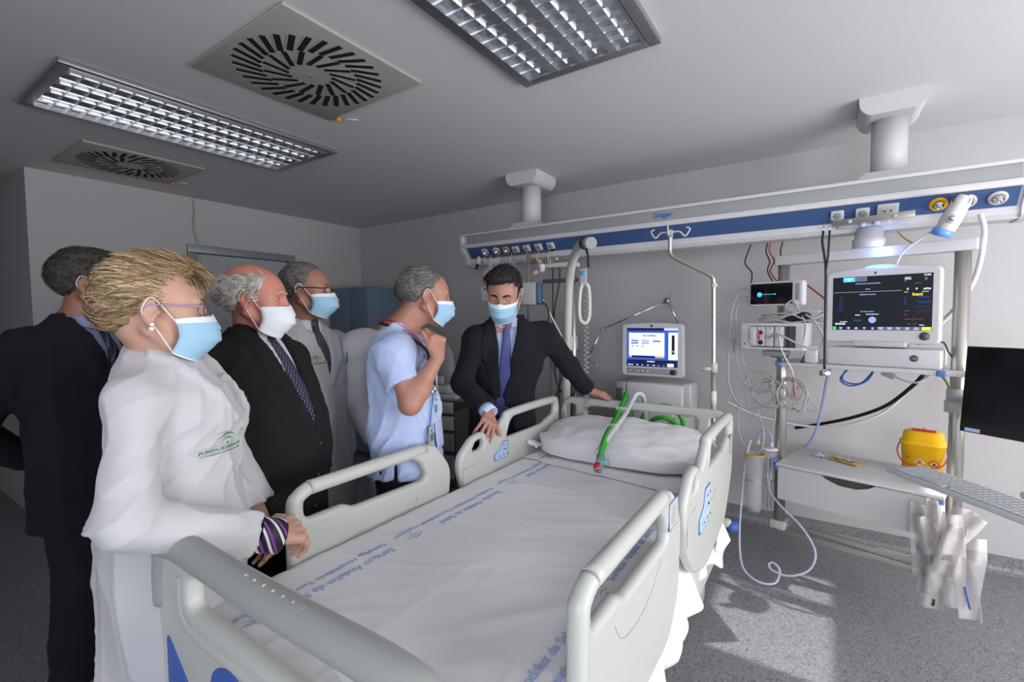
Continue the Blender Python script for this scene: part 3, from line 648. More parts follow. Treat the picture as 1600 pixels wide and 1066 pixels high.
g = MB(); corr(g, [Vector(p) - o for p in [(-0.845, 1.94, 0.865), (-0.845, 2.05, 0.90), (-0.862, 2.20, 0.925), (-0.888, 2.42, 0.955), (-0.905, 2.58, 1.00), (-0.895, 2.64, 1.035), (-0.88, 2.70, 1.01), (-0.885, 2.75, 0.93), (-0.89, 2.78, 0.84)]], 0.012); g.build('clear_hose', mat('milky_hose', 'd4d6d6', 0.4, alpha=0.75), t)
g = MB(); g.cyl(Vector((-0.82, 1.93, 0.86)) - o, Vector((-0.805, 1.86, 0.815)) - o, 0.018, 16); g.box(Vector((-0.80, 1.905, 0.842)) - o, (0.06, 0.03, 0.025), Matrix.Rotation(0.4, 3, 'Z'), bev=0.006); g.build('y_piece', mat('teal_clear', '7fb9b4', 0.2, alpha=0.6), t)
g = MB(); g.lathe([(0.017, 0), (0.018, 0.018), (0.014, 0.03), (0.008, 0.033)], Vector((-0.812, 1.885, 0.835)) - o, (0.1, -0.85, -0.5), 16); g.build('red_cap', M['red'], t)
for p in ((-0.872, 2.2, 0.93), (-0.92, 2.45, 0.97)): MB().box(Vector(p) - o, (0.06, 0.02, 0.035), Matrix.Rotation(0.2, 3, 'Z'), bev=0.006).build('hose_clip', M['film'], t)
# ---------------------------------------------------------------- smooth bodies: distance fields turned into one continuous surface
def V3(*a): return np.array(a, dtype=np.float64)
def unit(v): v = np.asarray(v, float); return v / (np.linalg.norm(v) + 1e-12)
class Field:
    def __init__(s): s.ops = []; s.post = None
    def _a(s, fn, c, r, op, k): s.ops.append((fn, np.asarray(c, float), float(r), op, k)); return s
    def cap(s, a, b, ra, rb, k=0.02, op='u', flat=None):
        """tapered capsule; flat = (direction, factor) squashes it along a direction"""
        a = np.asarray(a, float); b = np.asarray(b, float); ab = b - a; L2 = ab @ ab + 1e-12
        if flat is not None: fd = unit(flat[0]); ff = flat[1]
        def fn(p):
            q = p - a; t = np.clip(q @ ab / L2, 0, 1); e = q - t[:, None] * ab
            r = ra + (rb - ra) * t
            if flat is None: return np.sqrt((e * e).sum(1)) - r
            c = e @ fd; e2 = (e * e).sum(1) - c * c
            return (np.sqrt(np.maximum(e2, 0) + (c / ff) ** 2) - r) * min(1, (1 + ff) / 2)
        return s._a(fn, (a + b) / 2, math.sqrt(L2) / 2 + max(ra, rb), op, k)
    def ell(s, c, r, R=None, k=0.02, op='u'):
        c = np.asarray(c, float); r = np.asarray(r, float); R = np.eye(3) if R is None else R
        def fn(p):
            q = (p - c) @ R; k0 = np.sqrt(((q / r) ** 2).sum(1)); k1 = np.sqrt(((q / (r * r)) ** 2).sum(1)) + 1e-9
            return k0 * (k0 - 1) / k1
        return s._a(fn, c, r.max(), op, k)
    def box(s, c, h, R=None, rd=0.005, k=0.0, op='u'):
        c = np.asarray(c, float); h = np.asarray(h, float) - rd; R = np.eye(3) if R is None else R
        def fn(p):
            q = np.abs((p - c) @ R) - h
            return np.sqrt((np.maximum(q, 0) ** 2).sum(1)) + np.minimum(q.max(1), 0) - rd
        return s._a(fn, c, np.linalg.norm(h) + rd, op, k)
    def fn(s, f, c, r, op='u', k=0.0): return s._a(f, c, r, op, k)
    def at(s, p):
        P = np.asarray(p, float).reshape(1, 3); d = np.array([9.0])
        for fn, c, r, op, k in s.ops:
            v = fn(P); a, b = (d, v) if op == 'u' else ((-d, v) if op == 's' else (-d, -v))
            m = np.minimum(a, b) if k <= 0 else np.minimum(a, b) - (np.maximum(k - np.abs(a - b), 0) / k) ** 2 * k * .25
            d = m if op == 'u' else -m
        return d[0]
    def mesh(s, h, lo, hi, B=8):
        lo = np.asarray(lo, float); hi = np.asarray(hi, float)
        nb = np.maximum(1, np.ceil((hi - lo) / (h * B)).astype(int)); S = h * B
        I = np.stack(np.meshgrid(*[np.arange(n) for n in nb], indexing='ij'), -1).reshape(-1, 3)
        bc = lo + (I + 0.5) * S - h / 2; hr = S * 0.866
        def smin(a, b, k):
            if k <= 0: return np.minimum(a, b)
            q = np.maximum(k - np.abs(a - b), 0) / k; return np.minimum(a, b) - q * q * k * 0.25
        def run(P, masks):
            d = np.full(len(P), 9.0)
            for (fn, c, r, op, k), mk in zip(s.ops, masks):
                if mk is not None and not mk.any(): continue
                idx = slice(None) if mk is None else np.nonzero(mk)[0]
                v = fn(P[idx]); 
                if op == 'u': d[idx] = smin(d[idx], v, k)
                elif op == 's': d[idx] = -smin(-d[idx], v, k)
                else: d[idx] = -smin(-d[idx], -v, k)
            if s.post is not None: d = s.post(P, d)
            return d
        dc = run(bc, [None] * len(s.ops))
        act = np.nonzero(np.abs(dc) < hr * 1.35 + 0.012)[0]
        n = nb * B; G = np.repeat(np.repeat(np.repeat(np.where(dc > 0, 1.0, -1.0).reshape(nb), B, 0), B, 1), B, 2).astype(np.float32)
        off = np.stack(np.meshgrid(*[np.arange(B)] * 3, indexing='ij'), -1).reshape(-1, 3)
        for a in range(0, len(act), 400):
            ids = act[a:a + 400]; c = bc[ids]
            N = (I[ids][:, None, :] * B + off[None]).reshape(-1, 3); P = lo + N * h
            masks = []
            for fn, cc, r, op, k in s.ops:
                near = (np.sqrt(((c - cc) ** 2).sum(1)) - r < hr + k + 0.03) if op in 'us' else np.ones(len(c), bool)
                masks.append(np.repeat(near, B ** 3))
            G[N[:, 0], N[:, 1], N[:, 2]] = run(P, masks)
        return nets(G, lo, h)
def nets(G, lo, h):
    inside = G < 0
    X, Y, Z = G.shape
    c = np.zeros((X - 1, Y - 1, Z - 1), np.int8)
    for i in (0, 1):
        for j in (0, 1):
            for k in (0, 1): c += inside[i:X - 1 + i, j:Y - 1 + j, k:Z - 1 + k]
    cells = np.argwhere((c > 0) & (c < 8)); 
    if len(cells) == 0: return np.zeros((0, 3)), np.zeros((0, 4), int)
    idx = np.full(c.shape, -1, np.int64); idx[cells[:, 0], cells[:, 1], cells[:, 2]] = np.arange(len(cells))
    cor = [(i, j, k) for i in (0, 1) for j in (0, 1) for k in (0, 1)]
    vals = np.stack([G[cells[:, 0] + i, cells[:, 1] + j, cells[:, 2] + k] for i, j, k in cor], 1).astype(float)
    acc = np.zeros((len(cells), 3)); cnt = np.zeros(len(cells))
    for a in range(8):
        for b in range(a + 1, 8):
            if sum(abs(cor[a][t] - cor[b][t]) for t in range(3)) != 1: continue
            va, vb = vals[:, a], vals[:, b]; m = (va < 0) != (vb < 0); t = np.zeros(len(cells)); t[m] = va[m] / (va[m] - vb[m])
            pa = np.array(cor[a], float); pb = np.array(cor[b], float)
            acc[m] += pa + (pb - pa) * t[m][:, None]; cnt[m] += 1
    v = lo + (cells + acc / cnt[:, None]) * h
    F = []
    for ax in range(3):
        o1, o2 = [t for t in range(3) if t != ax]
        sl0 = [slice(1, -1)] * 3; sl0[ax] = slice(0, -1); sl1 = [slice(1, -1)] * 3; sl1[ax] = slice(1, None)
        a = inside[tuple(sl0)]; b = inside[tuple(sl1)]
        e = np.argwhere(a != b); 
        if len(e) == 0: continue
        flip = a[e[:, 0], e[:, 1], e[:, 2]]
        base = e.copy(); base[:, o1] += 0; base[:, o2] += 0
        q = []
        for d1, d2 in ((0, 0), (1, 0), (1, 1), (0, 1)):
            w = base.copy(); w[:, o1] += d1; w[:, o2] += d2; q.append(idx[w[:, 0], w[:, 1], w[:, 2]])
        q = np.stack(q, 1); 
        if ax == 1: flip = ~flip
        q[~flip] = q[~flip][:, ::-1]; F.append(q)
    F = np.concatenate(F); F = F[(F >= 0).all(1)]
    return v, F
def np_mesh(name, v, f, m, parent=None, origin=(0, 0, 0), smooth=True):
    me = bpy.data.meshes.new(name); v = (v - np.asarray(origin)).astype(np.float32)
    me.vertices.add(len(v)); me.vertices.foreach_set('co', v.ravel())
    me.loops.add(f.size); me.loops.foreach_set('vertex_index', f.ravel().astype(np.int32))
    me.polygons.add(len(f)); me.polygons.foreach_set('loop_start', np.arange(0, f.size, f.shape[1], dtype=np.int32))
    try: me.polygons.foreach_set('loop_total', np.full(len(f), f.shape[1], dtype=np.int32))
    except Exception: pass
    me.polygons.foreach_set('use_smooth', np.full(len(f), smooth, dtype=bool))
    me.update(calc_edges=True); me.validate(); setmat(me, m)
    return link(bpy.data.objects.new(name, me), parent)
def rot_fu(f, up):
    """matrix with columns right, forward, up"""
    f = unit(f); r = unit(np.cross(f, up)); u = np.cross(r, f); return np.stack([r, f, u], 1)
def heading(deg, pitch=0.0, roll=0.0):
    a = math.radians(deg); p = math.radians(pitch); q = math.radians(roll)
    f = V3(math.cos(a) * math.cos(p), math.sin(a) * math.cos(p), math.sin(p)); R = rot_fu(f, V3(0, 0, 1))
    r, ff, u = R[:, 0], R[:, 1], R[:, 2]
    return np.stack([r * math.cos(q) + u * math.sin(q), ff, u * math.cos(q) - r * math.sin(q)], 1)

def head_field(F, C, R, s, wide=1.0, nose=1.0):
    """adds a head; local axes right, forward, up; C between the ears"""
    C = np.asarray(C, float)
    def L(x, y, z): return C + R @ (V3(x * wide, y, z) * s)
    def E(x, y, z, a, b, c, k=0.02, op='u', Rl=None): F.ell(L(x, y, z), V3(a, b, c) * s, R if Rl is None else R @ Rl, k * s, op)
    E(0, -0.018, 0.040, .076 * wide, .096, .084)                      # cranium
    E(0, 0.040, 0.030, .066 * wide, .058, .062, .03)                   # forehead
    F.cap(L(0, .045, .0), L(0, .062, -.085), .056 * s, .036 * s, .03 * s)  # face column
    for q in (-1, 1):
        F.cap(L(q * .056, -.004, -.045), L(q * .018, .072, -.098), .017 * s, .015 * s, .03 * s)  # jaw
        E(q * .042, .062, -.020, .022, .022, .018, .03)                # cheekbone
        E(q * .031, .088, .026, .021, .011, .008, .012)                # brow
        E(q * .030, .105, .007, .016, .016, .012, .012, 's')           # socket
        E(q * .011, .103, -.030, .009, .010, .007, .006)               # nostril wing
    E(0, .090, .030, .015, .012, .012, .014)
    F.cap(L(0, .094, .018), L(0, .094 + .024 * nose, -.024), .007 * s, .0105 * s, .012 * s)
    E(0, .087, -.052, .024, .016, .011, .015); E(0, .087, -.064, .021, .013, .008, .010)
    E(0, .080, -.092, .020, .020, .017, .02)
    E(0, .104, -.0575, .020, .006, .0022, .004, 's')
    for q in (-1, 1):                                                  # ears
        Rl = np.array(rot_fu(V3(q * .35, 1, 0), V3(0, .12, 1)))
        E(q * .079, -.006, -.003, .009, .018, .031, .006, 'u', Rl); E(q * .0765, -.002, -.030, .008, .010, .011, .006, 'u', Rl)
        E(q * .088, -.000, .002, .0065, .0105, .019, .005, 's', Rl); E(q * .084, .012, -.006, .006, .005, .005, .004)
    return L
def hand_field(F, wrist, d, n, side, s=1.0, curl=(30, 35, 38, 40), spread=6, thumb=(35, 25), bend=0.6, lift=0.0):
    """adds a hand: d points from wrist to knuckles, n is the back of the hand, side=+1 when the thumb lies towards d x n"""
    d = unit(d); n = unit(n - d * (n @ d)); t = np.cross(d, n) * side; w = np.asarray(wrist, float)
    F.cap(w, w + d * .03 * s, .022 * s, .027 * s, .015, flat=(n, .72))
    for k in range(4):
        o = (1.5 - k) / 1.5
        F.cap(w + d * .015 * s + t * o * .014 * s, w + d * .082 * s + t * o * .030 * s - d * abs(k - 1) * .005 * s, .014 * s, .0115 * s, .012)
    F.cap(w + d * .02 * s + t * .018 * s - n * .006 * s, w + d * .052 * s + t * .036 * s - n * .008 * s, .016 * s, .0135 * s, .012)
    lens = ((.043, .026, .021), (.047, .030, .022), (.043, .028, .022), (.034, .021, .020)); rad = (.0093, .0096, .0091, .0080)
    for k in range(4):
        o = (1.5 - k) / 1.5; p = w + d * (.082 - abs(k - 1) * .005) * s + t * o * .030 * s
        sp = math.radians((1.5 - k) * spread); dd = d * math.cos(sp) + t * math.sin(sp)
        a = math.radians(curl[k] * bend)
        F.ell(p + n * .003 * s, V3(.0105, .0105, .0105) * s, None, .008)
        for j in range(3):
            v = dd * math.cos(a) - n * math.sin(a); q = p + v * lens[k][j] * s
            r0 = rad[k] * (1 - .10 * j) * s; F.cap(p, q, r0, r0 * .92, .003 if j == 0 else .002)
            if j < 2: F.ell(q, V3(1, 1, 1) * r0 * 1.06, None, .003)
            p = q; a += math.radians(curl[k])
    th, tc = thumb; p = w + d * .040 * s + t * .034 * s - n * .008 * s; a = math.radians(th); v = d * math.cos(a) + t * math.sin(a) - n * .25; v = unit(v)
    q = p + v * .036 * s; F.cap(p, q, .0125 * s, .0105 * s, .008)
    v2 = unit(v + (-t * math.sin(math.radians(tc)) + d * .2 - n * .1)); q2 = q + v2 * .030 * s; F.cap(q, q2, .0108 * s, .0088 * s, .003)
class Body:
    """torso described by rows (z, forward offset, half width, half depth) in a frame with origin and heading; upper rows may lean"""
    def __init__(s, x, y, deg): s.o = V3(x, y, 0); a = math.radians(deg); s.f = V3(math.cos(a), math.sin(a), 0); s.r = V3(math.sin(a), -math.cos(a), 0)
    def P(s, r, f, z): return s.o + s.r * r + s.f * f + V3(0, 0, z)
    def loc(s, p): q = p - s.o; return q @ s.r, q @ s.f, p[:, 2]
def loft(F, B, rows, n=2.4, grow=0.0, op='u', k=0.0, side=0.0, fold=None):
    T = np.array(rows, float); z0, z1 = T[0, 0], T[-1, 0]; w_ = T[:, 2] + grow; d_ = T[:, 3] + grow; cx = T[:, 4] if T.shape[1] > 4 else T[:, 0] * 0
    def fn(p):
        r, f, z = B.loc(p); zz = np.clip(z, z0, z1)
        w = np.interp(zz, T[:, 0], w_); d = np.interp(zz, T[:, 0], d_); c = np.interp(zz, T[:, 0], T[:, 1]); x = np.interp(zz, T[:, 0], cx)
        if fold is not None: g = fold(r - x, f - c, z); w = w + g; d = d + g
        q = (np.abs((r - x) / w) ** n + np.abs((f - c) / d) ** n) ** (1 / n)
        e = (q - 1) * np.minimum(w, d) * 0.9
        return np.maximum(e, np.maximum(z0 - z, z - z1))
    c = B.P(0, T[:, 1].mean(), (z0 + z1) / 2); F.fn(fn, c, math.hypot((z1 - z0) / 2, w_.max() + abs(cx).max()) + .08, op, k)
def surf(B, rows, r, z, n=2.4, grow=0.0, back=False):
    """point on the front of a lofted torso"""
    T = np.array(rows, float); w = np.interp(z, T[:, 0], T[:, 2]) + grow; d = np.interp(z, T[:, 0], T[:, 3]) + grow; c = np.interp(z, T[:, 0], T[:, 1])
    x = np.interp(z, T[:, 0], T[:, 4]) if T.shape[1] > 4 else 0.0
    q = max(0.0, 1 - abs((r - x) / w) ** n) ** (1 / n); return B.P(r, c + (-d if back else d) * q, z)
def wave(p, k, ph=0.0, warp=1.5):
    x, y, z = p[:, 0], p[:, 1], p[:, 2]
    return np.sin(k[0] * x + k[1] * y + k[2] * z + ph + warp * np.sin(k[1] * .33 * x - k[0] * .4 * y + k[2] * .45 * z + ph * 2))
def cloth_post(amp, seed=0.0, sleeve=None):
    def post(P, d):
        m = np.abs(d) < 0.05
        if not m.any(): return d
        p = P[m]; g = wave(p, (9, 7, 14), seed) * wave(p, (4, 5, 6), seed + 2) * amp * .8
        for kk, wgt, sd in (((17, 13, 3), 1.0, 0), ((-13, 19, 7), .9, 3.7), ((13, -15, 16), .45, 1.7), ((38, 28, -14), .45, 2.3), ((26, -30, 34), .45, 5.1)):
            rdg = (1 - np.abs(wave(p, kk, seed + sd, 2.2))) ** 2.5; g = g - rdg * np.clip(wave(p, (5, 6, 4), seed * 1.7 + sd) + .25, 0, 1) * amp * wgt
        d[m] = d[m] + g; return d
    return post
# ---------------------------------------------------------------- people
def skin_mat(name, col, vary=0.10):
    m = mat(name, col, 0.5, vary=vary, vscale=22, bump=0.05, bscale=260, sss=0.12); return m
def cloth_mat(name, col, rough=0.85, bump=0.12, bscale=700, sheen=0.15, vary=0.06): return mat(name, col, rough, bump=bump, bscale=bscale, sheen=sheen, vary=vary, vscale=5)
M['coat'] = cloth_mat('white_coat_cotton', 'bbbabd'); M['suit_black'] = cloth_mat('black_wool', '101013', .95, sheen=0.0); M['suit_navy'] = cloth_mat('navy_wool', '0f111a', .95, sheen=0.0)
M['scrub'] = cloth_mat('pale_blue_scrub_cotton', 'adbbdd'); M['shirt_blue'] = cloth_mat('pale_blue_shirt', 'a3b0cf'); M['shirt_white'] = cloth_mat('white_shirt', 'cfcdd6'); M['shirt_cool'] = cloth_mat('blue_shirt', '7f89ac')
M['mask'] = mat('mask_blue', '98bed6', 0.8, bump=0.05, bscale=500); M['maskw'] = mat('mask_white', 'dfe3e6', 0.8); M['elastic'] = mat('elastic_white', 'e4e4e6', 0.7)
M['eye'] = mat('eye_white', 'd9d4cf', 0.2); M['iris'] = mat('iris_brown', '2a1a12', 0.15); M['lens'] = mat('lens', (0.9, 0.9, 0.92), 0.05, alpha=0.15)
M['shoe'] = mat('black_leather', '0e0e10', 0.3); M['button'] = mat('button_dark', '3a342c', 0.4); M['wbutton'] = mat('button_white', 'd0d0d0', 0.4)
def tie_mat(name, base, dots, sc, kind='dots'):
    m = bpy.data.materials.new(name); m.use_nodes = True; nt = m.node_tree; N = nt.nodes; L = nt.links; b = N['Principled BSDF']; b.inputs['Roughness'].default_value = 0.5
    tc = N.new('ShaderNodeTexCoord'); mp = N.new('ShaderNodeMapping'); mp.inputs['Rotation'].default_value = (0, 0, 0.785 if kind == 'dots' else 0.6); L.new(tc.outputs['UV'], mp.inputs[0])
    if kind == 'dots':
        t = N.new('ShaderNodeTexVoronoi'); t.inputs['Scale'].default_value = sc; t.inputs['Randomness'].default_value = 0; L.new(mp.outputs[0], t.inputs['Vector']); o = t.outputs['Distance']; th = 0.30
    else:
        t = N.new('ShaderNodeTexWave'); t.inputs['Scale'].default_value = sc; L.new(mp.outputs[0], t.inputs['Vector']); o = t.outputs['Fac']; th = 0.2
    c = N.new('ShaderNodeMath'); c.operation = 'LESS_THAN'; c.inputs[1].default_value = th; L.new(o, c.inputs[0])
    x = N.new('ShaderNodeMix'); x.data_type = 'RGBA'; x.inputs['A'].default_value = (*hexc(base), 1); x.inputs['B'].default_value = (*hexc(dots), 1); L.new(c.outputs[0], x.inputs['Factor']); L.new(x.outputs['Result'], b.inputs['Base Color'])
    return m
def hair_mats(cols): return [mat('hair', c, 0.55, vary=0.25, vscale=60, bump=0.3, bscale=160) for c in cols]

def scalp(F, C, R, s, grow, zc, extra=(), hi=None, seed=0.0, ruff=0.003):
    """hair volume: cranium grown outwards, kept above the line zc(y)"""
    L = lambda x, y, z: C + R @ (V3(x, y, z) * s)
    F.ell(L(0, -.020, .040), V3(.079 + grow, .099 + grow, .086 + grow) * s, R)
    for (x, y, z, a, b, c) in extra: F.ell(L(x, y, z), V3(a, b, c) * s, R, .02 * s)
    ys, zs = zip(*zc)
    def cut(p):
        q = (p - C) @ R / s; w = 0.006 * np.sin(q[:, 0] * 240 + q[:, 2] * 90) + .004 * np.sin(q[:, 1] * 310 + q[:, 0] * 150)
        e = np.interp(q[:, 1], ys, zs) - q[:, 2] + w - 0.10 * np.maximum(0, np.abs(q[:, 0]) - .045) * (q[:, 1] > .03) * -2
        e = e * 0.6
        if hi is not None:
            hz = hi[0] + hi[1] * q[:, 1]; e = np.maximum(e, (q[:, 2] - hz) * 0.7)
        return e * s
    F.fn(cut, C, .2, 'i', .012 * s)
    def post(P, d):
        m = np.abs(d) < .02
        q = (P[m] - C) @ R / s; g = np.sin(q[:, 0] * 520 + 6 * np.sin(q[:, 1] * 30 + seed) + 3 * np.sin(q[:, 2] * 45)) * .5 + np.sin(q[:, 0] * 210 + 4 * np.sin(q[:, 1] * 22 + seed) + q[:, 2] * 60)
        d[m] = d[m] + g * ruff * s * .5; return d
    F.post = post
def strands(name, mesh_o, C, R, s, n, length, flow, mats, parent, lift=0.06, width=0.0011, seed=1, jit=0.25, keep=None):
    rs = np.random.RandomState(seed); me = mesh_o.data; nv = len(me.vertices); co = np.empty(nv * 3, np.float32); me.vertices.foreach_get('co', co); co = co.reshape(-1, 3) + np.array(mesh_o.matrix_world.translation if False else parent.location)
    q = (co[rs.randint(0, nv, n * 2)] - C) @ R / s; c0 = V3(0, -.02, .04); q = q - c0; rad = V3(.085, .105, .092)
    nrm = q / rad ** 2; keepm = np.ones(len(q), bool) if keep is None else keep(q + c0); q = q[keepm][:n]; n = len(q)
    K = 6; k0 = np.sqrt(((q / rad) ** 2).sum(1)); pts = [q]; L = length * rs.uniform(.6, 1.15, n) / (K - 1); J = rs.normal(0, jit, (n, 3)); lf = rs.uniform(.2, 1.0, n) * lift; p = q
    for j in range(1, K):
        nn = p / rad ** 2; nn /= np.linalg.norm(nn, axis=1)[:, None]; f = flow(p + c0) + J; f = f - nn * (f * nn).sum(1)[:, None]; f /= np.linalg.norm(f, axis=1)[:, None] + 1e-9
        p = p + f * L[:, None]; kk = np.sqrt(((p / rad) ** 2).sum(1)); p = p * ((k0 * (1 + lf * (j / (K - 1)) ** 1.3)) / kk)[:, None]; pts.append(p)
    P = np.stack(pts, 1); nn = P / rad ** 2; nn /= np.linalg.norm(nn, axis=2)[:, :, None]; T = np.gradient(P, axis=1); S = np.cross(T, nn); S /= np.linalg.norm(S, axis=2)[:, :, None] + 1e-9
    wd = (np.array([.8, 1, 1, .9, .6, .05]) * width / s)[None, :, None] * rs.uniform(.6, 1.3, (n, 1, 1))
    A = P - S * wd - nn * wd * .2; Bv = P + S * wd - nn * wd * .2; Cc = P + nn * wd * .8
    Vt = np.stack([A, Cc, Bv], 2).reshape(-1, 3) + c0; Vt = (Vt * s) @ R.T + C
    F = []
    base = (np.arange(n) * K * 3)[:, None]
    for j in range(K - 1):
        for a, b in ((0, 1), (1, 2)): F.append(base + np.array([[j * 3 + a, j * 3 + b, j * 3 + 3 + b, j * 3 + 3 + a]]))
    F = np.stack(F, 1).reshape(-1, 4)
    o = np_mesh(name, Vt, F, mats, parent, parent.location)
    mi = np.repeat(rs.randint(0, len(mats), n), (K - 1) * 2).astype(np.int32)
    if len(o.data.polygons) == len(mi): o.data.polygons.foreach_set('material_index', mi)
    o['kind'] = 'stuff'; return o
def face_mask(L, par, kind='mask', s=1.0, drop=0.0, loops=True, puff=0.0):
    """pleated surgical mask over nose and chin, with ear loops"""
    o0 = V3(*par.location)
    def pt(u, v, off=0.0):
        a = u * 1.22; zc = -.006 - drop - .118 * v; yc = .1245 + .014 * math.sin(math.pi * min(1, v * 1.25)) - .030 * max(0, v - .55) / .45 + puff * math.sin(math.pi * v)
        sy = .032 + .010 * math.sin(math.pi * v); sz = -.022 - drop * .6 - .070 * v; c = max(0.0, math.cos(a * 1.24)) ** .8; sx = .074 * math.sin(a) / math.sin(1.22) * (1 - .14 * v)
        pl = (0.0055 * ((v * 3.6) % 1.0) if .12 < v < .9 else 0.0) * c
        y = sy + (yc - sy) * c + pl + off; z = sz + (zc - sz) * c ** .7
        if v < .12: z += .006 * math.exp(-(u / .12) ** 2)
        return Vector(L(sx, y, z) - o0)
    g = MB(); g.cm = 0; g.grid(lambda u, v: pt(u * 2 - 1, v), 26, 30)
    for j in range(30):
        for i in range(26): g.mi[j * 26 + i] = 1 if (j < 4 or j > 28) else 0
    o = g.build('face_mask', [M[kind], M['maskw']], par, fix=False, thick=0.0016)
    for q in (-1, 1):
        g = MB(); a = pt(q, .04); b = pt(q, .96); E1 = Vector(L(q * .082, .004, .026) - o0); E2 = Vector(L(q * .079, -.012, -.02) - o0); m1 = Vector(L(q * .090, -.006, .026) - o0); m2 = Vector(L(q * .082, .0, -.030) - o0)
        g.tube(smooth_path([a, E1 + (a - E1) * .15, m1, Vector(L(q * .089, -.018, .0) - o0), E2, m2 + (b - m2) * .15, b], 5), .0014, n=6); g.build('ear_loop', M['elastic'], o)
    return o
def spectacles(L, par, fm, rim=True, tem=None, h=.017):
    o0 = V3(*par.location); W_ = lambda x, y, z: Vector(L(x, y, z) - o0); g = MB(); g2 = MB()
    for q in (-1, 1):
        P = [W_(q * (.033 + .025 * math.cos(a)), .113 - .012 * abs(math.cos(a) * .5 + .5) ** 2, .006 + h * math.sin(a)) for a in [2 * math.pi * k / 20 for k in range(20)]]
        g.tube(P, .0017 if rim else .0009, n=6, closed=True); g2.add(P, [tuple(range(20))])
        t = MB(); t.tube(smooth_path([W_(q * .060, .100, .012), W_(q * .074, .090, .013), W_(q * .080, .03, .012), W_(q * .083, -.004, .010), W_(q * .082, -.02, -.008)], 5), [.0022] * 21, n=6); t.build('temple', tem or fm, par)
    g.tube([W_(-.008, .114, .010), W_(0, .1165, .013), W_(.008, .114, .010)], .0015, n=6); o = g.build('spectacle_frame', fm, par); g2.build('spectacle_lens', M['lens'], par)
def person(label, B, hc, hR, hs=1.0, skin='c08f78', arms=(), rows=None, legs=True, h=.0052, hipz=.92, shw=.17, neckf=.05, brow='2a211c', eyes=True, shoez=0.0, kneef=0.0, hs_kw={}, lid=.22, bw=.0026):
    t = thing('person', label, 'person', tuple(B.o), 0); o0 = V3(*B.o)
    F = Field(); hc = np.asarray(hc, float)
    L = head_field(F, hc, hR, hs, **hs_kw)
    top = B.P(0, neckf, 0); nz_ = rows[-1][0]; cf = rows[-1][1]; nb = B.P(rows[-1][4] if len(rows[-1]) > 4 else 0, cf, nz_ - .03)
    F.cap(L(0, -.022, -.04), nb, .048 * hs, .057 * hs, .02); F.cap(L(0, .02, -.07), nb, .035 * hs, .05, .03)
    F.cap(nb - V3(0, 0, .03), B.P(0, rows[0][1], hipz), .07, .09, .04)
    for side, a in zip((-1, 1), (arms[0][0], arms[1][0])): F.cap(nb - V3(0, 0, .02), np.asarray(a), .055, .045, .04)
    for a in arms:
        sh, el, wr = [np.asarray(v, float) for v in a[:3]]
        F.cap(sh, el, .047, .041, .03); mid = el + (wr - el) * .3; F.cap(el, mid, .041, .0435, .03); F.cap(mid, wr, .0435, .026, .03, flat=(np.cross(wr - el, (0, 0, 1)), .95))
        hk = dict(a[3]); d = hk.pop('d'); n = hk.pop('n'); side = hk.pop('side'); hand_field(F, wr, V3(*d), V3(*n), side, **hk)
    if legs:
        for q in (-1, 1):
            hp = B.P(q * .09, rows[0][1] * .5, hipz); kn = B.P(q * .10, .02 + kneef, .49); an = B.P(q * .11, -.02, .09)
            F.cap(hp, kn, .08, .052, .04); F.cap(kn, an, .052, .035, .03); F.cap(an, B.P(q * .12, .12, .04), .035, .03, .03)
    ends = [hc, nb, B.P(0, 0, hipz)] + [np.asarray(p) for a in arms for p in a[:3]]
    lo = np.min(ends, 0) - .21; hi = np.max(ends, 0) + .21; lo[2] = 0 if legs else hipz - .15; hi[2] = hc[2] + .17
    if legs: lo[:2] = np.minimum(lo[:2], B.o[:2] - .25); hi[:2] = np.maximum(hi[:2], B.o[:2] + .25)
    v, f = F.mesh(h, lo, hi); np_mesh('body', v, f, skin_mat('skin', skin), t, o0)
    def face_y(x, z):
        y = .125
        while y > .05 and F.at(L(x, y, z)) > 0: y -= .001
        return y
    if eyes:
        for q in (-1, 1):
            g = MB(); c = L(q * .030, face_y(q * .030, .008) + .0045 - .0125, .008) - o0; g.lathe([(.0125 * hs * math.sin(math.pi * k / 10), -.0125 * hs * math.cos(math.pi * k / 10)) for k in range(11)], c, hR[:, 1], 16); e = g.build('eyeball', M['eye'], t)
            g = MB(); g.lathe([(0, .0132 * hs), (.003 * hs, .0128 * hs), (.0062 * hs, .0109 * hs)][::-1], c, hR[:, 1] - hR[:, 2] * .25, 14); g.build('iris', M['iris'], e)
            for a0, a1, rr_ in ((lid, 1.5, .0141), (-1.5, lid - .62, .0137)):
                g = MB(); g.grid(lambda u, v: Vector(c) + Vector(hR @ (V3(math.sin((u - .5) * 2.9) * math.cos(a0 + (a1 - a0) * v), math.cos((u - .5) * 2.9) * math.cos(a0 + (a1 - a0) * v), math.sin(a0 * (.35 + .65 * math.cos((u - .5) * 2.2)) * (1 - v) + (a0 + (a1 - a0) * v) * v)) * rr_ * hs)), 14, 8); g.build('eyelid', t.children[0].data.materials[0], e)
    if brow:
        bm_ = mat('brow_hair', brow, 0.8)
        for q in (-1, 1):
            g = MB(); P = [Vector(L(q * (.012 + .036 * k / 8), face_y(q * (.012 + .036 * k / 8), .0265 + .005 * math.sin(k / 8 * 2.6)) + .0006, .0265 + .005 * math.sin(k / 8 * 2.6)) - o0) for k in range(9)]; g.tube(P, [bw * hs * (1.4 - abs(k - 3) * .16) for k in range(9)], n=6); g.build('eyebrow', bm_, t)
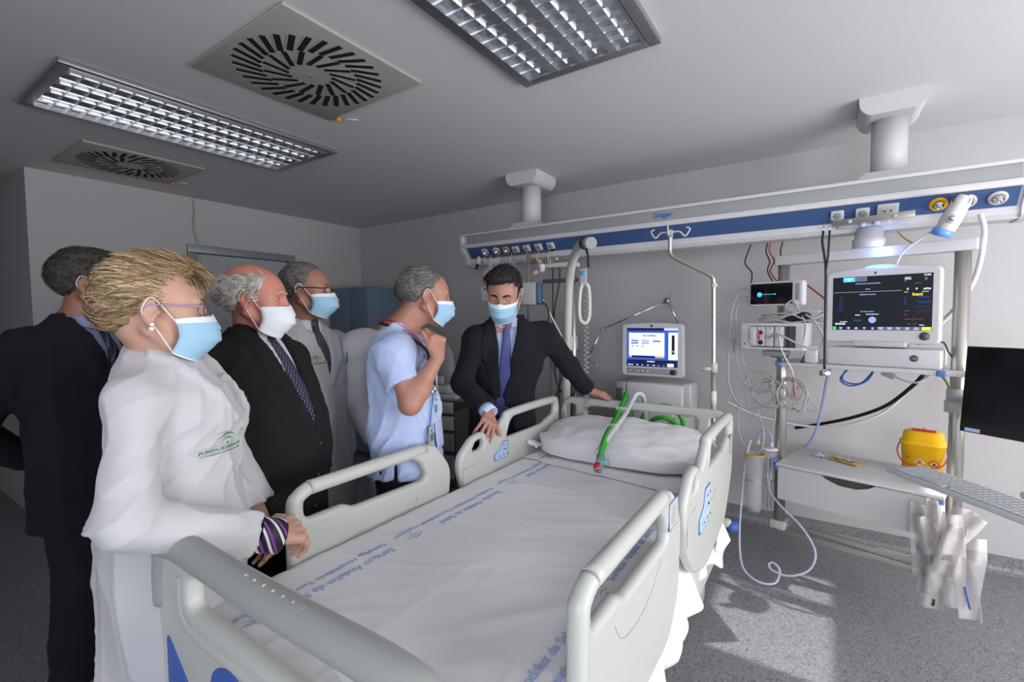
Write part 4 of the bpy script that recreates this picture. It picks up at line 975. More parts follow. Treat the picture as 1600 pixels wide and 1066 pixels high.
    for q in (-1, 1):
        if legs:
            F2 = Field(); an = B.P(q * .11, -.04, .055); F2.cap(an, B.P(q * .125, .15, .035), .045, .036, .02); F2.box(B.P(q * .118, .055, .012), V3(.05, .15, .014), np.stack([B.r, B.f, V3(0, 0, 1)], 1), .006); F2.fn(lambda p: .003 - p[:, 2], an, .2, 'i')
            v, f = F2.mesh(.010, an - .25, an + .25); np_mesh('shoe', v, f, M['shoe'], t, o0)
    return t, L
def trousers(B, t, m, hipz=.92, grow=.022, f0=0.0, kneef=0.0, wd=.105):
    F = Field(); F.ell(B.P(0, f0 * .5, hipz), V3(.165, .12, .13), np.stack([B.r, B.f, V3(0, 0, 1)], 1)); 
    for q in (-1, 1):
        hp = B.P(q * .09, f0 * .5, hipz - .03); kn = B.P(q * .10, .02 + kneef, .49); an = B.P(q * .11, -.015, .07); F.cap(hp, kn, .08 + grow, .062 + grow, .03); F.cap(kn, an, .062 + grow, .055 + grow * .8, .02)
    F.fn(lambda p: np.maximum(.035 - p[:, 2], p[:, 2] - hipz - .11), B.P(0, 0, .5), 1, 'i'); F.post = cloth_post(.006, 3)
    v, f = F.mesh(.012, B.P(0, 0, 0) - V3(.32, .32, .01), B.P(0, 0, hipz + .16) + V3(.32, .32, 0)); return np_mesh('trousers', v, f, m, t, B.o)
def garment(name, B, t, rows, arms, m, h=.009, V=None, cuffs=0.0, amp=.006, seed=0.0, lap=0.0, sleeve=.068, wristr=.048, n=2.4, short=False, slit=None, cutneck=.058, extra=None, fold=None, collar=None, shr=.072):
    """jacket, coat or tunic: lofted torso, sleeves, a V opening with raised lapels"""
    F = Field()
    def cutend(c, dd, R):
        def f_(p):
            q = p - c; t_ = q @ dd; e = np.sqrt(np.maximum((q * q).sum(1) - t_ * t_, 0)); return np.maximum(np.maximum(e - R, -t_), t_ - .2)
        F.fn(f_, c + dd * .1, .16, 's', .003)
    for a in arms:
        sh, el, wr = [np.asarray(v, float) for v in a[:3]]; out = unit(sh - (B.P(0, rows[-1][1], sh[2])))
        if short:
            en = sh + (el - sh) * short; F.cap(sh, en, sleeve * .98, sleeve * 1.12, .035); dd = unit(el - sh); cutend(sh + (el - sh) * (short - .02), dd, .13)
        else:
            e2 = wr - unit(wr - el) * cuffs; F.cap(sh, el, sleeve, sleeve * .88, .035); F.cap(el, e2, sleeve * .88, wristr, .03); dd = unit(wr - el); cutend(e2, dd, .10)
        F.cap(sh - out * .05 + V3(0, 0, -.005), sh + out * .002 - V3(0, 0, .012), shr, shr * .93, .05)
    loft(F, B, rows, n=n, fold=fold, k=.03)
    if extra: extra(F)
    F.fn(lambda p: rows[0][0] - p[:, 2] + .0 * p[:, 0], B.P(0, 0, rows[0][0]), 1.5, 'i')
    cxn = rows[-1][4] if len(rows[-1]) > 4 else 0.0
    if V:
        zb, zt, sl = V[:3]; tilt = V[3] if len(V) > 3 else 0.0
        def wedge(p):
            r, f, z = B.loc(p); r = r - (np.interp(z, [q[0] for q in rows], [q[4] for q in rows]) if len(rows[0]) > 4 else 0); cf = np.interp(z, [q[0] for q in rows], [q[1] for q in rows]); e = np.maximum(np.abs(r - tilt * (zt - z)) - sl * (z - zb), cf + .01 - f); e = np.maximum(e, zb - z); return e
        F.fn(wedge, B.P(0, .1, (zb + zt) / 2), .5, 's', .004)
        # opening around the neck
        F.cap(B.P(cxn, rows[-1][1] + .01, rows[-1][0] - .045), B.P(cxn, rows[-1][1] - .01, rows[-1][0] + .10), cutneck, cutneck * 1.08, .006, 's')
    cp = cloth_post(amp, seed)
    def post(P, d):
        d = cp(P, d)
        if V and lap:
            mk = np.abs(d) < .03; r, f, z = B.loc(P[mk]); r = r - (np.interp(z, [q[0] for q in rows], [q[4] for q in rows]) if len(rows[0]) > 4 else 0); cf = np.interp(z, [q[0] for q in rows], [q[1] for q in rows]); zb, zt, sl = V[:3]; a = np.abs(r - (V[3] if len(V) > 3 else 0) * (zt - z)) - sl * (z - zb)
            wl = lap * np.clip((z - zb) / (zt - zb) * 1.6, 0, 1) * np.where(z > zb + (zt - zb) * .62, np.clip((zt + .06 - z) / ((zt - zb) * .38), 0, 1) * .55 + .45, 1)
            on = (a < wl) & (f > cf) & (z > zb); d[mk] = d[mk] - .0085 * on
            seam = (np.abs(r) < .004) & (z < zb) & (f > cf); d[mk] = d[mk] + .004 * seam
        if slit is not None:
            mk = np.abs(d) < .03; r, f, z = B.loc(P[mk]); d[mk] = d[mk] + .012 * ((np.abs(f - slit[0]) < .006) & (z < slit[1]) & (r > 0))
        return d
    F.post = post
    E_ = [B.P(a * .36, b * .3, z) for a in (-1, 1) for b in (-1, 1) for z in (rows[0][0] - .02, rows[-1][0] + .05)] + [np.asarray(p) + q for a in arms for p in a[:3] for q in (-.1, .1)]
    lo = np.min(E_, 0); hi = np.max(E_, 0); v, f = F.mesh(h, lo, hi); return np_mesh(name, v, f, m, t, B.o)
def shirt(B, t, rows, z0, m, grow=-.014, h=.008, neck=None, nr=.062, tilt=.25):
    F = Field(); rr = [r for r in rows if r[0] >= z0]; loft(F, B, [(r[0] - (.012 if i == len(rr) - 1 else 0), r[1], r[2] + grow, r[3] + grow) + tuple(r[4:]) for i, r in enumerate(rr)])
    v, f = F.mesh(h, B.P(0, 0, z0 - .05) - V3(.34, .34, 0), B.P(0, 0, rows[-1][0] + .02) + V3(.34, .34, 0)); o = np_mesh('shirt', v, f, m, t, B.o)
    # folded collar: two leaves round the neck meeting at the knot
    zt = rows[-1][0]; g = MB(); cf = rows[-1][1]
    for q in (-1, 1):
        def leaf(u, v):
            a = math.radians(188 - 170 * u); x = q * math.sin(a); y = -math.cos(a) * -1
            y = math.cos(a) * -1.0; R_ = nr + .014 * v + .002; zz = zt + .022 - tilt * .12 * (1 + -y * -1) * .5 - .034 * v * (1 + .55 * u ** 3) - .022 * u
            p = B.P((rows[-1][4] if len(rows[-1]) > 4 else 0) + q * abs(math.sin(a)) * R_ , cf + .01 + (-math.cos(math.radians(8 + 170 * u))) * R_ * 1.02, zz); return Vector(p - B.o)
        g.grid(leaf, 18, 5)
    g.build('collar', m, o, fix=False, thick=.003); return o
def tie(B, t, rows, z0, m, grow=-.010, w=.038, zt=None, shift=0.0):
    zt = zt or rows[-1][0] + .010; g = MB(); N_ = 26
    def P(u, v):
        z = zt - .03 - (zt - .03 - z0) * v; ww = (.013 + (w - .013) * min(1, v * 1.3)) * (1.0 if v < .965 else max(0.02, (1 - v) / .035)); r = shift * v + (u * 2 - 1) * ww
        xr = np.interp(z, [a[0] for a in rows], [a[4] for a in rows]) if len(rows[0]) > 4 else 0.0; q = surf(B, rows, shift * v + xr, min(z, zt - .03), grow=grow); q = q + B.r * ((u * 2 - 1) * ww) + B.f * (.009 - .005 * abs(u * 2 - 1) ** 2); return Vector(q - B.o)
    g.grid(P, 6, N_); o = g.build('tie', m, t, fix=False, thick=.004)
    me = o.data; uv = me.uv_layers.new(name='UVMap')
    cn = 7
    for pl in me.polygons:
        for li in pl.loop_indices:
            vi = me.loops[li].vertex_index; uv.data[li].uv = ((vi % cn) / 6 * w * 2, (vi // cn) / N_ * (zt - z0))
    k = MB(); c = surf(B, rows, rows[-1][4] if len(rows[-1]) > 4 else 0, zt - .035, grow=grow) - B.o + B.f * .010; R = Matrix(np.stack([B.r, B.f, V3(0, 0, 1)], 1).tolist())
    vs = [Vector(c) + R @ Vector((x, y, z)) for z, a, b in ((.026, .020, .013), (0, .018, .014), (-.018, .012, .010)) for x, y in ((-a, -b), (-a * .8, b), (a * .8, b), (a, -b))]
    k.add(vs, [(4 * l + i, 4 * l + (i + 1) % 4, 4 * l + 4 + (i + 1) % 4, 4 * l + 4 + i) for l in (0, 1) for i in range(4)] + [(0, 1, 2, 3), (8, 9, 10, 11)], True); ko = k.build('tie_knot', m, o)
    uvk = ko.data.uv_layers.new(name='UVMap')
    for pl in ko.data.polygons:
        for li in pl.loop_indices: v_ = ko.data.vertices[ko.data.loops[li].vertex_index].co; uvk.data[li].uv = (v_.x + v_.y, v_.z)
    return o
def cuff(t, B, el, wr, r, m, length=.03, off=0.0):
    el = np.asarray(el, float); wr = np.asarray(wr, float); d = unit(wr - el); a = wr - d * (length * .6 - off) - B.o; b = wr + d * (length * .4 + off) - B.o
    g = MB(); L = np.linalg.norm(b - a); g.lathe([(r - .004, 0), (r, .0), (r, L), (r - .004, L), (r - .004, 0)], a, d, 22); return g.build('cuff', m, t)
def chest_fn(B, rows, r0, z0, grow=.004, n=2.4):
    def fn(u, v, h=0.0):
        p = surf(B, rows, r0 - u, z0 + v, n=n, grow=grow); return Vector(p - B.o + B.f * h)
    return fn
def coat_emblem(B, rows, t, r, z, s=.03, grow=.009, second=True):
    g = MB(); fn = chest_fn(B, rows, r, z, grow); logo_pts(g, fn, s); put_text(g, 'JUNTA DE ANDALUCÍA', s * .30, fn, align='CENTER', y0=-s * .62, bold=.0002)
    if second: put_text(g, 'CONSEJERÍA DE IGUALDAD, SALUD', s * .19, fn, align='CENTER', y0=-s * .9)
    return g.build('coat_emblem', M['emb'], t)
M['emb'] = mat('green_embroidery', '3c7a55', 0.8)

# ---- the woman in front: white coat, short blond hair
Bw = Body(-1.485, 0.545, 55)
rows = [(.30, -.01, .215, .165), (.60, -.01, .210, .165), (.85, .0, .20, .165), (1.0, .0, .178, .148), (1.12, .01, .172, .148), (1.22, .015, .180, .150), (1.30, .0, .178, .128), (1.36, -.015, .150, .10), (1.405, -.02, .10, .072), (1.43, -.02, .068, .06)]
hc = V3(-1.432, .487, 1.508); hR = heading(72, -3)
rh = dict(d=(-.12, .93, -.22), n=(.50, -.05, .85), side=-1, curl=(40, 42, 42, 38), spread=4, bend=.9, thumb=(40, 20), s=1.2)
A1 = [((-1.365, .425, 1.285), (-1.270, .370, 1.035), (-1.207, .640, .918), rh), ((-1.60, .66, 1.28), (-1.625, .74, 1.05), (-1.52, .78, .86), dict(d=(.3, .1, -.9), n=(-.3, .8, .3), side=1, curl=(30, 30, 30, 30)))]
t, L = person('woman with short blond hair and glasses in a long white coat, nearest the camera', Bw, hc, hR, 1.06, 'bd9480', A1, rows, h=.0042, hipz=.85, brow='6b5138'); WOM = t
garment('coat', Bw, t, rows, A1, M['coat'], h=.0068, V=(1.06, 1.43, .18), cuffs=.03, amp=.0115, seed=1.2, lap=.075, sleeve=.062, wristr=.056, cutneck=.060, n=2.2, shr=.058)
trousers(Bw, t, M['suit_black'], .80, grow=-.004)
shirt(Bw, t, rows, 1.0, mat('pink_blouse', 'b99aa6', 0.8), grow=-.02, nr=.06)
# patterned blouse cuff at the wrist
cp = mat('blouse_navy', '1c1e2c', 0.6); c_ = cuff(t, Bw, A1[0][1], A1[0][2], .044, cp, .062, .012); c_['label'] = 'dark blouse cuff with purple and white stripes'
g = MB(); el, wr = V3(*A1[0][1]), V3(*A1[0][2]); d = unit(wr - el); e1 = unit(np.cross(d, (0, 0, 1))); e2 = np.cross(d, e1)
for ph, col in ((0, 0), (.45, 1), (1.3, 0), (1.75, 1), (2.6, 0), (3.05, 1), (3.9, 0), (4.35, 1), (5.2, 0), (5.6, 1)):
    g.cm = col
    for k in range(14):
        q = [wr - Bw.o + d * (-.028 + .062 * kk / 14) + (e1 * math.cos(ph + 1.9 * kk / 14 + w) + e2 * math.sin(ph + 1.9 * kk / 14 + w)) * .0450 for kk, w in ((k, 0), (k + 1, 0), (k + 1, .25), (k, .25))]; g.add(q, [(0, 1, 2, 3)])
g.build('cuff_stripe', [mat('purple_print', '7a3a84', 0.6), mat('white_print', 'cfcad2', 0.6)], c_, thick=.001)
g = MB(); ck = V3(*A1[0][2]) + unit(rh['d']) * .1; 
coat_emblem(Bw, rows, t, .118, 1.165, .033, .012)
face_mask(L, t, 'mask', drop=.002, puff=.004)
spectacles(L, t, mat('plum_frame', '6a2c3e', 0.3), tem=mat('lilac_temple', 'a58cb4', 0.3))
for q in (-1, 1):
    e = MB().lathe([(0, -.005), (.005, -.004), (.006, 0), (.005, .004), (0, .005)], L(q * .082, .0, -.044) - Bw.o, (0, 0, 1), 12).build('earring', mat('pearl', 'e4dcd0', 0.2), t)
    MB().box(L(q * .084, .0, -.034) - Bw.o, (.008, .008, .008), bev=.001).build('earring_stud', M['chrome'], e)
zc = [(-.14, -.075), (-.07, -.085), (-.045, -.055), (-.02, .012), (0, .030), (.018, .012), (.034, -.004), (.045, .025), (.06, .055), (.075, .074), (.12, .08)]
F = Field(); scalp(F, hc, hR, 1.0, .004, zc, extra=((0, -.022, .076, .075, .072, .068), (0, .035, .112, .064, .072, .034), (0, -.064, .0, .058, .036, .060)), ruff=.006)
v, f = F.mesh(.0040, hc - .19, hc + .19); hm = hair_mats(['7d664a', 'a68c68', '5f4c38', 'bfa880']); hb_ = np_mesh('hair', v, f, hm[0], t, Bw.o)
def flow_w(p):
    f = np.zeros_like(p); up = p[:, 2] > .03; f[:, 1] = np.where(up, .9, -.75); f[:, 2] = np.where(up, .15, -.5); f[:, 0] = .25 * np.sin(p[:, 1] * 25); side = (np.abs(p[:, 0]) > .045) & (p[:, 2] > -.03); f[side, 1] = -.9; f[side, 2] = -.15 + (p[side, 2] - .03) * 6; return f
strands('hair_strands', hb_, hc, hR, 1.0, 9000, .060, flow_w, hm, t, lift=.10, width=.0011, jit=.20)

# ---- white-haired man in the black suit
B = Body(-1.79, 0.93, 20)
rows = [(.70, .03, .225, .185), (.85, .035, .228, .195), (1.0, .05, .225, .205), (1.12, .05, .220, .195), (1.24, .03, .220, .165), (1.33, .01, .218, .135), (1.385, 0, .185, .105), (1.425, -.01, .12, .08), (1.455, -.01, .075, .065)]
hc = V3(-1.740, .908, 1.556); hR = heading(44, -4)
A2 = [((-1.765, .735, 1.325), (-1.80, .72, 1.04), (-1.70, .81, .84), dict(d=(.3, .3, -.9), n=(.6, -.7, 0), side=-1, curl=(20, 22, 25, 25))), ((-1.86, 1.11, 1.32), (-1.86, 1.18, 1.04), (-1.72, 1.14, .86), dict(d=(.3, -.1, -.9), n=(.6, .7, 0), side=1, curl=(20, 22, 25, 25)))]
t, L = person('older bald man with white side hair in a black suit', B, hc, hR, 1.02, 'c0816f', A2, rows, brow='b9b2aa')
garment('jacket', B, t, rows, A2, M['suit_black'], h=.0085, V=(1.0, 1.43, .155), cuffs=.0, amp=.006, seed=2.2, lap=.07, sleeve=.072, wristr=.052)
shirt(B, t, rows, .92, M['shirt_white']); tie(B, t, rows, 1.03, tie_mat('navy_dotted_tie', '10121f', '6a6f8c', 70), w=.040); trousers(B, t, M['suit_black'])
for z in (1.02, .90, .78):
    b_ = MB().lathe([(.009, 0), (.009, .003), (0, .004)], surf(B, rows, -.02, z, grow=.006) - B.o, B.f, 12).build('button', M['button'], t)
face_mask(L, t, 'maskw', drop=.012)
F = Field(); zc = [(-.14, -.06), (-.07, -.07), (-.045, -.05), (-.02, .012), (0, .028), (.018, .012), (.038, -.005), (.05, .03), (.055, .2)]
scalp(F, hc, hR, 1.02, .010, zc, hi=(.080, .10), extra=((.0, -.05, .02, .090, .075, .060),), ruff=.005, seed=3); v, f = F.mesh(.0048, hc - .17, hc + .17); hm = hair_mats(['a9a69e', 'cfccc4', '8c8a84']); o = np_mesh('hair', v, f, hm[0], t, B.o)
def flow_b(p): f = np.zeros_like(p); f[:, 1] = -.8; f[:, 2] = -.35; f[:, 0] = .1 * np.sin(p[:, 2] * 60); return f
strands('hair_strands', o, hc, hR, 1.02, 3200, .035, flow_b, hm, t, lift=.10, width=.0011, jit=.3, keep=lambda q: q[:, 2] < .10)

# ---- man at the far left in a navy suit
B = Body(-2.45, .602, 35)
rows = [(.70, 0, .21, .14), (.95, 0, .20, .135), (1.12, 0, .20, .135), (1.28, .0, .225, .14), (1.38, -.005, .225, .125), (1.435, -.01, .185, .10), (1.475, -.02, .12, .078), (1.505, -.02, .075, .063)]
hc = V3(-2.42, .622, 1.625); hR = heading(64, 0)
A3 = [((-2.38, .422, 1.385), (-2.50, .30, 1.10), (-2.66, .46, .93), dict(d=(-.3, .8, -.3), n=(-.8, -.4, 0), side=-1, curl=(15, 18, 20, 22))), ((-2.55, .767, 1.385), (-2.68, .80, 1.10), (-2.72, .62, .93), dict(d=(.2, -.8, -.3), n=(-.8, -.4, 0), side=1, curl=(15, 18, 20, 22)))]
t, L = person('man with dark greying hair and striped tie at the far left', B, hc, hR, 1.02, '8f6250', A3, rows, brow='2a2422')
garment('jacket', B, t, rows, A3, M['suit_navy'], h=.0095, V=(1.06, 1.48, .20), amp=.006, seed=4.2, lap=.075, sleeve=.066, wristr=.05)
shirt(B, t, rows, 1.0, M['shirt_cool'], nr=.064); tie(B, t, rows, 1.10, tie_mat('dark_striped_tie', '10131d', '4b5468', 8, 'stripes')); trousers(B, t, M['suit_navy'], .93, kneef=.02)
face_mask(L, t, 'mask')
zcm = [(-.14, -.055), (-.07, -.070), (-.045, -.050), (-.02, .012), (0, .030), (.018, .012), (.030, -.012), (.042, .04), (.055, .078), (.12, .095)]
F = Field(); scalp(F, hc, hR, 1.02, .006, zcm, extra=((0, .0, .11, .07, .08, .03),), ruff=.006, seed=5); v, f = F.mesh(.0048, hc - .17, hc + .17); hm = hair_mats(['38332f', '57514c', '26221f']); o = np_mesh('hair', v, f, hm[0], t, B.o)
def flow_m(p): f = np.zeros_like(p); f[:, 1] = np.where(p[:, 2] > .09, .5, -.4); f[:, 0] = .5 * np.sin(p[:, 1] * 40); f[:, 2] = -.5; return f
strands('hair_strands', o, hc, hR, 1.02, 3500, .028, flow_m, hm, t, lift=.09, width=.0010, jit=.5)

# ---- doctor with glasses
B = Body(-2.03, 1.29, 12)
rows = [(.42, 0, .23, .16), (.80, 0, .215, .155), (1.0, .0, .20, .15), (1.15, .0, .20, .145), (1.28, 0, .205, .14), (1.36, -.005, .20, .12), (1.41, -.01, .165, .10), (1.45, -.02, .115, .078), (1.48, -.02, .075, .063)]
hc = V3(-1.985, 1.275, 1.612); hR = heading(38, -3)
A4 = [((-2.0, 1.105, 1.355), (-2.02, 1.07, 1.07), (-1.98, 1.12, .82), dict(d=(0, 0, -1), n=(.5, -.8, 0), side=-1)), ((-2.06, 1.475, 1.355), (-2.07, 1.51, 1.07), (-2.0, 1.47, .82), dict(d=(0, 0, -1), n=(0, 1, 0), side=1))]
t, L = person('doctor with glasses, grey tie and long white coat, behind the black-suited older man', B, hc, hR, 1.0, '9a705f', A4, rows, brow='4a423c')
garment('coat', B, t, rows, A4, M['coat'], h=.0095, V=(1.15, 1.47, .20), amp=.007, seed=6.2, lap=.075, sleeve=.066, wristr=.052)
shirt(B, t, rows, 1.1, M['shirt_white']); tie(B, t, rows, 1.19, tie_mat('grey_tie', '33373d', '5d646c', 60)); trousers(B, t, M['suit_black'])
coat_emblem(B, rows, t, .075, 1.30, .028, .014, False); face_mask(L, t, 'mask', puff=.006); spectacles(L, t, mat('black_frame', '15151a', 0.3), h=.014)
g = MB(); p = surf(B, rows, -.125, 1.27, grow=.012) - B.o; g.cyl(p, p + V3(0, 0, .05), .0035, 8); g.build('pen', M['bluelabd'], t)
for z in (1.12, 1.0, .88): MB().lathe([(.008, 0), (.008, .003), (0, .004)], surf(B, rows, .015, z, grow=.008) - B.o, B.f, 12).build('button', M['wbutton'], t)
F = Field(); scalp(F, hc, hR, 1.0, .004, [(-.14, -.055), (-.07, -.070), (-.045, -.050), (-.02, .012), (0, .030), (.018, .012), (.030, .0), (.038, .05), (.045, .09), (.12, .13)], ruff=.004, seed=7); v, f = F.mesh(.005, hc - .17, hc + .17); hm = hair_mats(['5f5c59', '7d7a77', '454341']); o = np_mesh('hair', v, f, hm[0], t, B.o)
strands('hair_strands', o, hc, hR, 1.0, 2000, .03, flow_b, hm, t, lift=.04, width=.001, jit=.2)

# ---- nurse in the pale blue tunic, hand raised to his chin
B = Body(-1.565, 1.475, 28)
rows = [(.80, 0, .205, .150), (.92, 0, .190, .145), (1.05, .0, .172, .135), (1.18, .0, .178, .135), (1.28, -.005, .185, .130), (1.36, -.012, .182, .110), (1.405, -.02, .15, .09), (1.44, -.03, .095, .07), (1.455, -.03, .075, .063)]
hc = V3(-1.500, 1.541, 1.580); hR = heading(54, -8)
n5 = dict(d=(-.12, .10, .99), n=(.97, -.12, .12), side=-1, curl=(42, 60, 66, 68), spread=4, bend=.95, thumb=(16, -8), s=1.05)
A5 = [((-1.475, 1.335, 1.345), (-1.39, 1.335, 1.135), (-1.345, 1.455, 1.318), n5), ((-1.66, 1.64, 1.34), (-1.68, 1.71, 1.08), (-1.66, 1.72, .84), dict(d=(.7, -.3, -.3), n=(0, .3, 1), side=1))]
t, L = person('grey-haired nurse in a pale blue short-sleeved tunic, hand raised to his chin', B, hc, hR, 1.03, 'a87866', A5, rows, brow='3a322c', h=.0046)
NB, NR = B, rows
garment('tunic', B, t, rows, A5, M['scrub'], h=.0085, V=(1.31, 1.44, .55), amp=.013, seed=7.7, lap=.012, short=.62, sleeve=.064, slit=(.02, .92))
trousers(B, t, M['suit_black'], .9, grow=.028)
face_mask(L, t, 'mask')
F = Field(); scalp(F, hc, hR, 1.03, .004, [(-.14, -.055), (-.07, -.075), (-.045, -.055), (-.02, .012), (0, .030), (.018, .012), (.030, -.005), (.042, .04), (.06, .086), (.12, .10)], ruff=.004, seed=8); v, f = F.mesh(.0048, hc - .17, hc + .17); hm = hair_mats(['5d5a56', '8a8681', '454240']); o = np_mesh('hair', v, f, hm[0], t, B.o)
strands('hair_strands', o, hc, hR, 1.03, 2600, .026, flow_b, hm, t, lift=.05, width=.001, jit=.2)
fn = chest_fn(B, rows, .085, 1.305, .009)
g = MB(); put_text(g, 'SCCU', .028, fn, bold=.0004); g.build('tunic_lettering', mat('grey_print', '5d6a6c', 0.8), t)
g = MB()
for ch, z in (('N', 1.255), ('C', 1.115), ('O', 1.065)): put_text(g, ch, .045, chest_fn(B, rows, .03, z, .010), bold=.0006)
g.build('tunic_letter', mat('green_print', '2f6a4c', 0.8), t)
g = MB(); g.grid(lambda u, v: chest_fn(B, rows, .05, .90, .013)(u * .12, v * .12), 8, 6); g.build('pocket', M['scrub'], t, thick=.004)
# stethoscope, lanyard, badge hang from his neck
o0 = V3(*B.o)
def chain(name, pts, r, m, par, label=None):
    g = MB(); g.tube(smooth_path(pts, 7), r, n=8); o = g.build(name, m, par)
    if label: o['label'] = label
    return o
S = lambda r, z, e=.016: tuple(surf(B, rows, r, z, grow=e))
st = thing('stethoscope', 'black stethoscope round the neck of the nurse in pale blue', 'stethoscope', tuple(B.P(0, .1, 1.25)))
so = V3(*st.location); q = lambda p: tuple(np.asarray(p) - so)
chain('tube', [q(S(.05, 1.19, .02)), q(S(.075, 1.28, .018)), q(S(.085, 1.36, .02)), q(B.P(.078, -.045, 1.45)), q(B.P(.03, -.10, 1.46)), q(B.P(-.05, -.09, 1.455)), q(B.P(-.08, -.02, 1.435)), q(S(-.075, 1.34, .016)), q(S(-.06, 1.26, .016))], .0065, M['rubber'], st)
for r, z in ((.05, 1.175), (.075, 1.165)): MB().lathe([(.017, 0), (.019, .006), (.012, .012), (0, .012)], q(S(r, z, .014)), B.f, 18).build('chestpiece', M['steel'], st)
la = thing('lanyard', 'red lanyard with a clear badge on the nurse in pale blue', 'lanyard', tuple(B.P(0, .12, 1.2))); so = V3(*la.location)
g = MB()
for sg in (1, -1):
    P = smooth_path([q(B.P(sg * .055, -.085, 1.475)), q(B.P(sg * .075, -.02, 1.468)), q(S(sg * .07, 1.40, .013)), q(S(sg * .05, 1.30, .013)), q(S(.045 + sg * .01, 1.20, .014))], 6)
    for i in range(len(P) - 1):
        w = Vector(B.r) * .009 + Vector((0, 0, .004)); g.add([P[i] - w, P[i] + w, P[i + 1] + w, P[i + 1] - w], [(0, 1, 2, 3)])
g.build('strap', M['red'], la, thick=.002)
chain('cord', [q(S(.045, 1.20)), q(S(.08, 1.10)), q(S(.10, 1.02))], .003, M['bluecable'], la)
F_ = np.stack([B.r, V3(0, 0, 1), -B.f], 1); g = MB(); g.box(q(S(.105, .985, .02)), (.055, .075, .004), Matrix(F_.tolist()), bev=.0015); b = g.build('badge', mat('badge_card', 'b8b7a4', 0.4), la)
g = MB(); g.box(q(S(.105, .975, .0235)), (.042, .03, .001), Matrix(F_.tolist())); g.box(q(S(.105, 1.003, .0235)), (.03, .008, .001), Matrix(F_.tolist())); g.build('badge_print', mat('badge_green', '5e7a6a', 0.5), b)
rg = thing('hanging_glasses', 'red-framed glasses hanging at the neck of the nurse in pale blue', 'glasses', tuple(B.P(0, .16, 1.36))); so = V3(*rg.location)
g = MB(); c = B.P(.03, .125, 1.335) - so
for sg in (-1, 1): g.tube([c + B.r * (sg * .028 + .022 * math.cos(a)) + V3(0, 0, .015 * math.sin(a)) + B.f * .01 for a in [2 * math.pi * k / 16 for k in range(16)]], .0022, n=6, closed=True)
g.build('frame', M['red'], rg)
for sg in (-1, 1): chain('temple', [tuple(c + B.r * sg * .05), tuple(c + B.r * sg * .052 + V3(0, 0, .05) - B.f * .03), tuple(c + B.r * sg * .06 + V3(0, 0, .10) - B.f * .10)], .002, M['red'], rg)

# ---- man hidden behind the nurse
B = Body(-1.90, 1.78, 25)
rows = [(.42, 0, .23, .16), (.80, 0, .215, .155), (1.0, .0, .20, .15), (1.15, .0, .20, .145), (1.28, 0, .205, .14), (1.36, -.005, .20, .12), (1.41, -.01, .165, .10), (1.45, -.02, .115, .078), (1.48, -.02, .075, .063)]
hc = V3(-1.84, 1.825, 1.60); hR = heading(25, 0)
A6 = [((-1.955, 1.525, 1.35), (-1.97, 1.51, 1.09), (-1.90, 1.58, .87), dict(d=(.3, .3, -.8), n=(.5, -.8, 0), side=-1)), ((-2.06, 1.91, 1.355), (-2.08, 1.97, 1.07), (-2.0, 1.93, .82), dict(d=(0, 0, -1), n=(0, 1, 0), side=1))]
t, L = person('person in a white coat almost hidden behind the nurse in pale blue', B, hc, hR, .98, '94654f', A6, rows, h=.007, brow=None, eyes=False)
garment('coat', B, t, rows, A6, M['coat'], h=.011, V=(1.15, 1.47, .18), amp=.008, seed=9.2, lap=.06, sleeve=.070, wristr=.054, shr=.09); shirt(B, t, rows, 1.1, M['shirt_white']); trousers(B, t, M['suit_black']); face_mask(L, t, 'mask')
F = Field(); scalp(F, hc, hR, .98, .003, zcm, ruff=.004, seed=8); v, f = F.mesh(.006, hc - .17, hc + .17); np_mesh('hair', v, f, hair_mats(['4f4b47'])[0], t, B.o)

# ---- dark-haired man in the navy suit leaning on the bed
B = Body(-1.585, 2.255, -57)
rows = [(.76, -.01, .20, .135, .0), (.93, .01, .188, .135, .0), (1.05, .05, .182, .135, -.01), (1.18, .105, .200, .138, -.03), (1.28, .145, .216, .138, -.035), (1.36, .175, .216, .125, -.04), (1.41, .19, .185, .10, -.04), (1.45, .20, .12, .08, -.04), (1.48, .20, .075, .064, -.04)]
hc = V3(-1.375, 1.99, 1.605); hR = heading(-66, -26, 3)
r7 = dict(d=(.55, -.66, -.50), n=(.70, .05, .70), side=-1, curl=(12, 12, 13, 14), spread=10, bend=3.9, thumb=(50, 5), s=1.1)
l7 = dict(d=(.62, .55, -.20), n=(.15, .25, .95), side=1, curl=(30, 34, 36, 38), spread=4, bend=.8, thumb=(30, 20), s=1.1)
A7 = [((-1.545, 1.965, 1.365), (-1.59, 1.90, 1.14), (-1.392, 1.862, 1.015), r7), ((-1.285, 2.245, 1.385), (-1.225, 2.44, 1.185), (-1.175, 2.595, 1.035), l7)]
t, L = person('dark-haired man in a navy suit and blue tie, leaning with both hands on the bed', B, hc, hR, 1.05, 'a97c6a', A7, rows, brow='1c1512', h=.0044, lid=-.12, bw=.0036)
garment('jacket', B, t, rows, A7, M['suit_navy'], h=.0082, V=(.90, 1.46, .125), cuffs=.025, amp=.006, seed=11.2, lap=.075, sleeve=.062, wristr=.052, extra=lambda F: F.fn(lambda p: np.maximum(np.maximum(np.abs(B.loc(p)[0]) - .035 - .25 * np.clip(1.0 - p[:, 2], 0, 1), p[:, 2] - 1.05), .0 - B.loc(p)[1]), B.P(0, .1, .85), .3, 's', .01))
shirt(B, t, rows, .93, M['shirt_blue'], nr=.064); trousers(B, t, M['suit_navy'], .9)
tie(B, t, rows, .925, tie_mat('blue_patterned_tie', '2a2f66', '6d78b4', 95), w=.045)
cuff(t, B, A7[0][1], A7[0][2], .042, mat('cuff_white_blue', 'b9c6e6', 0.8), .05, .005)
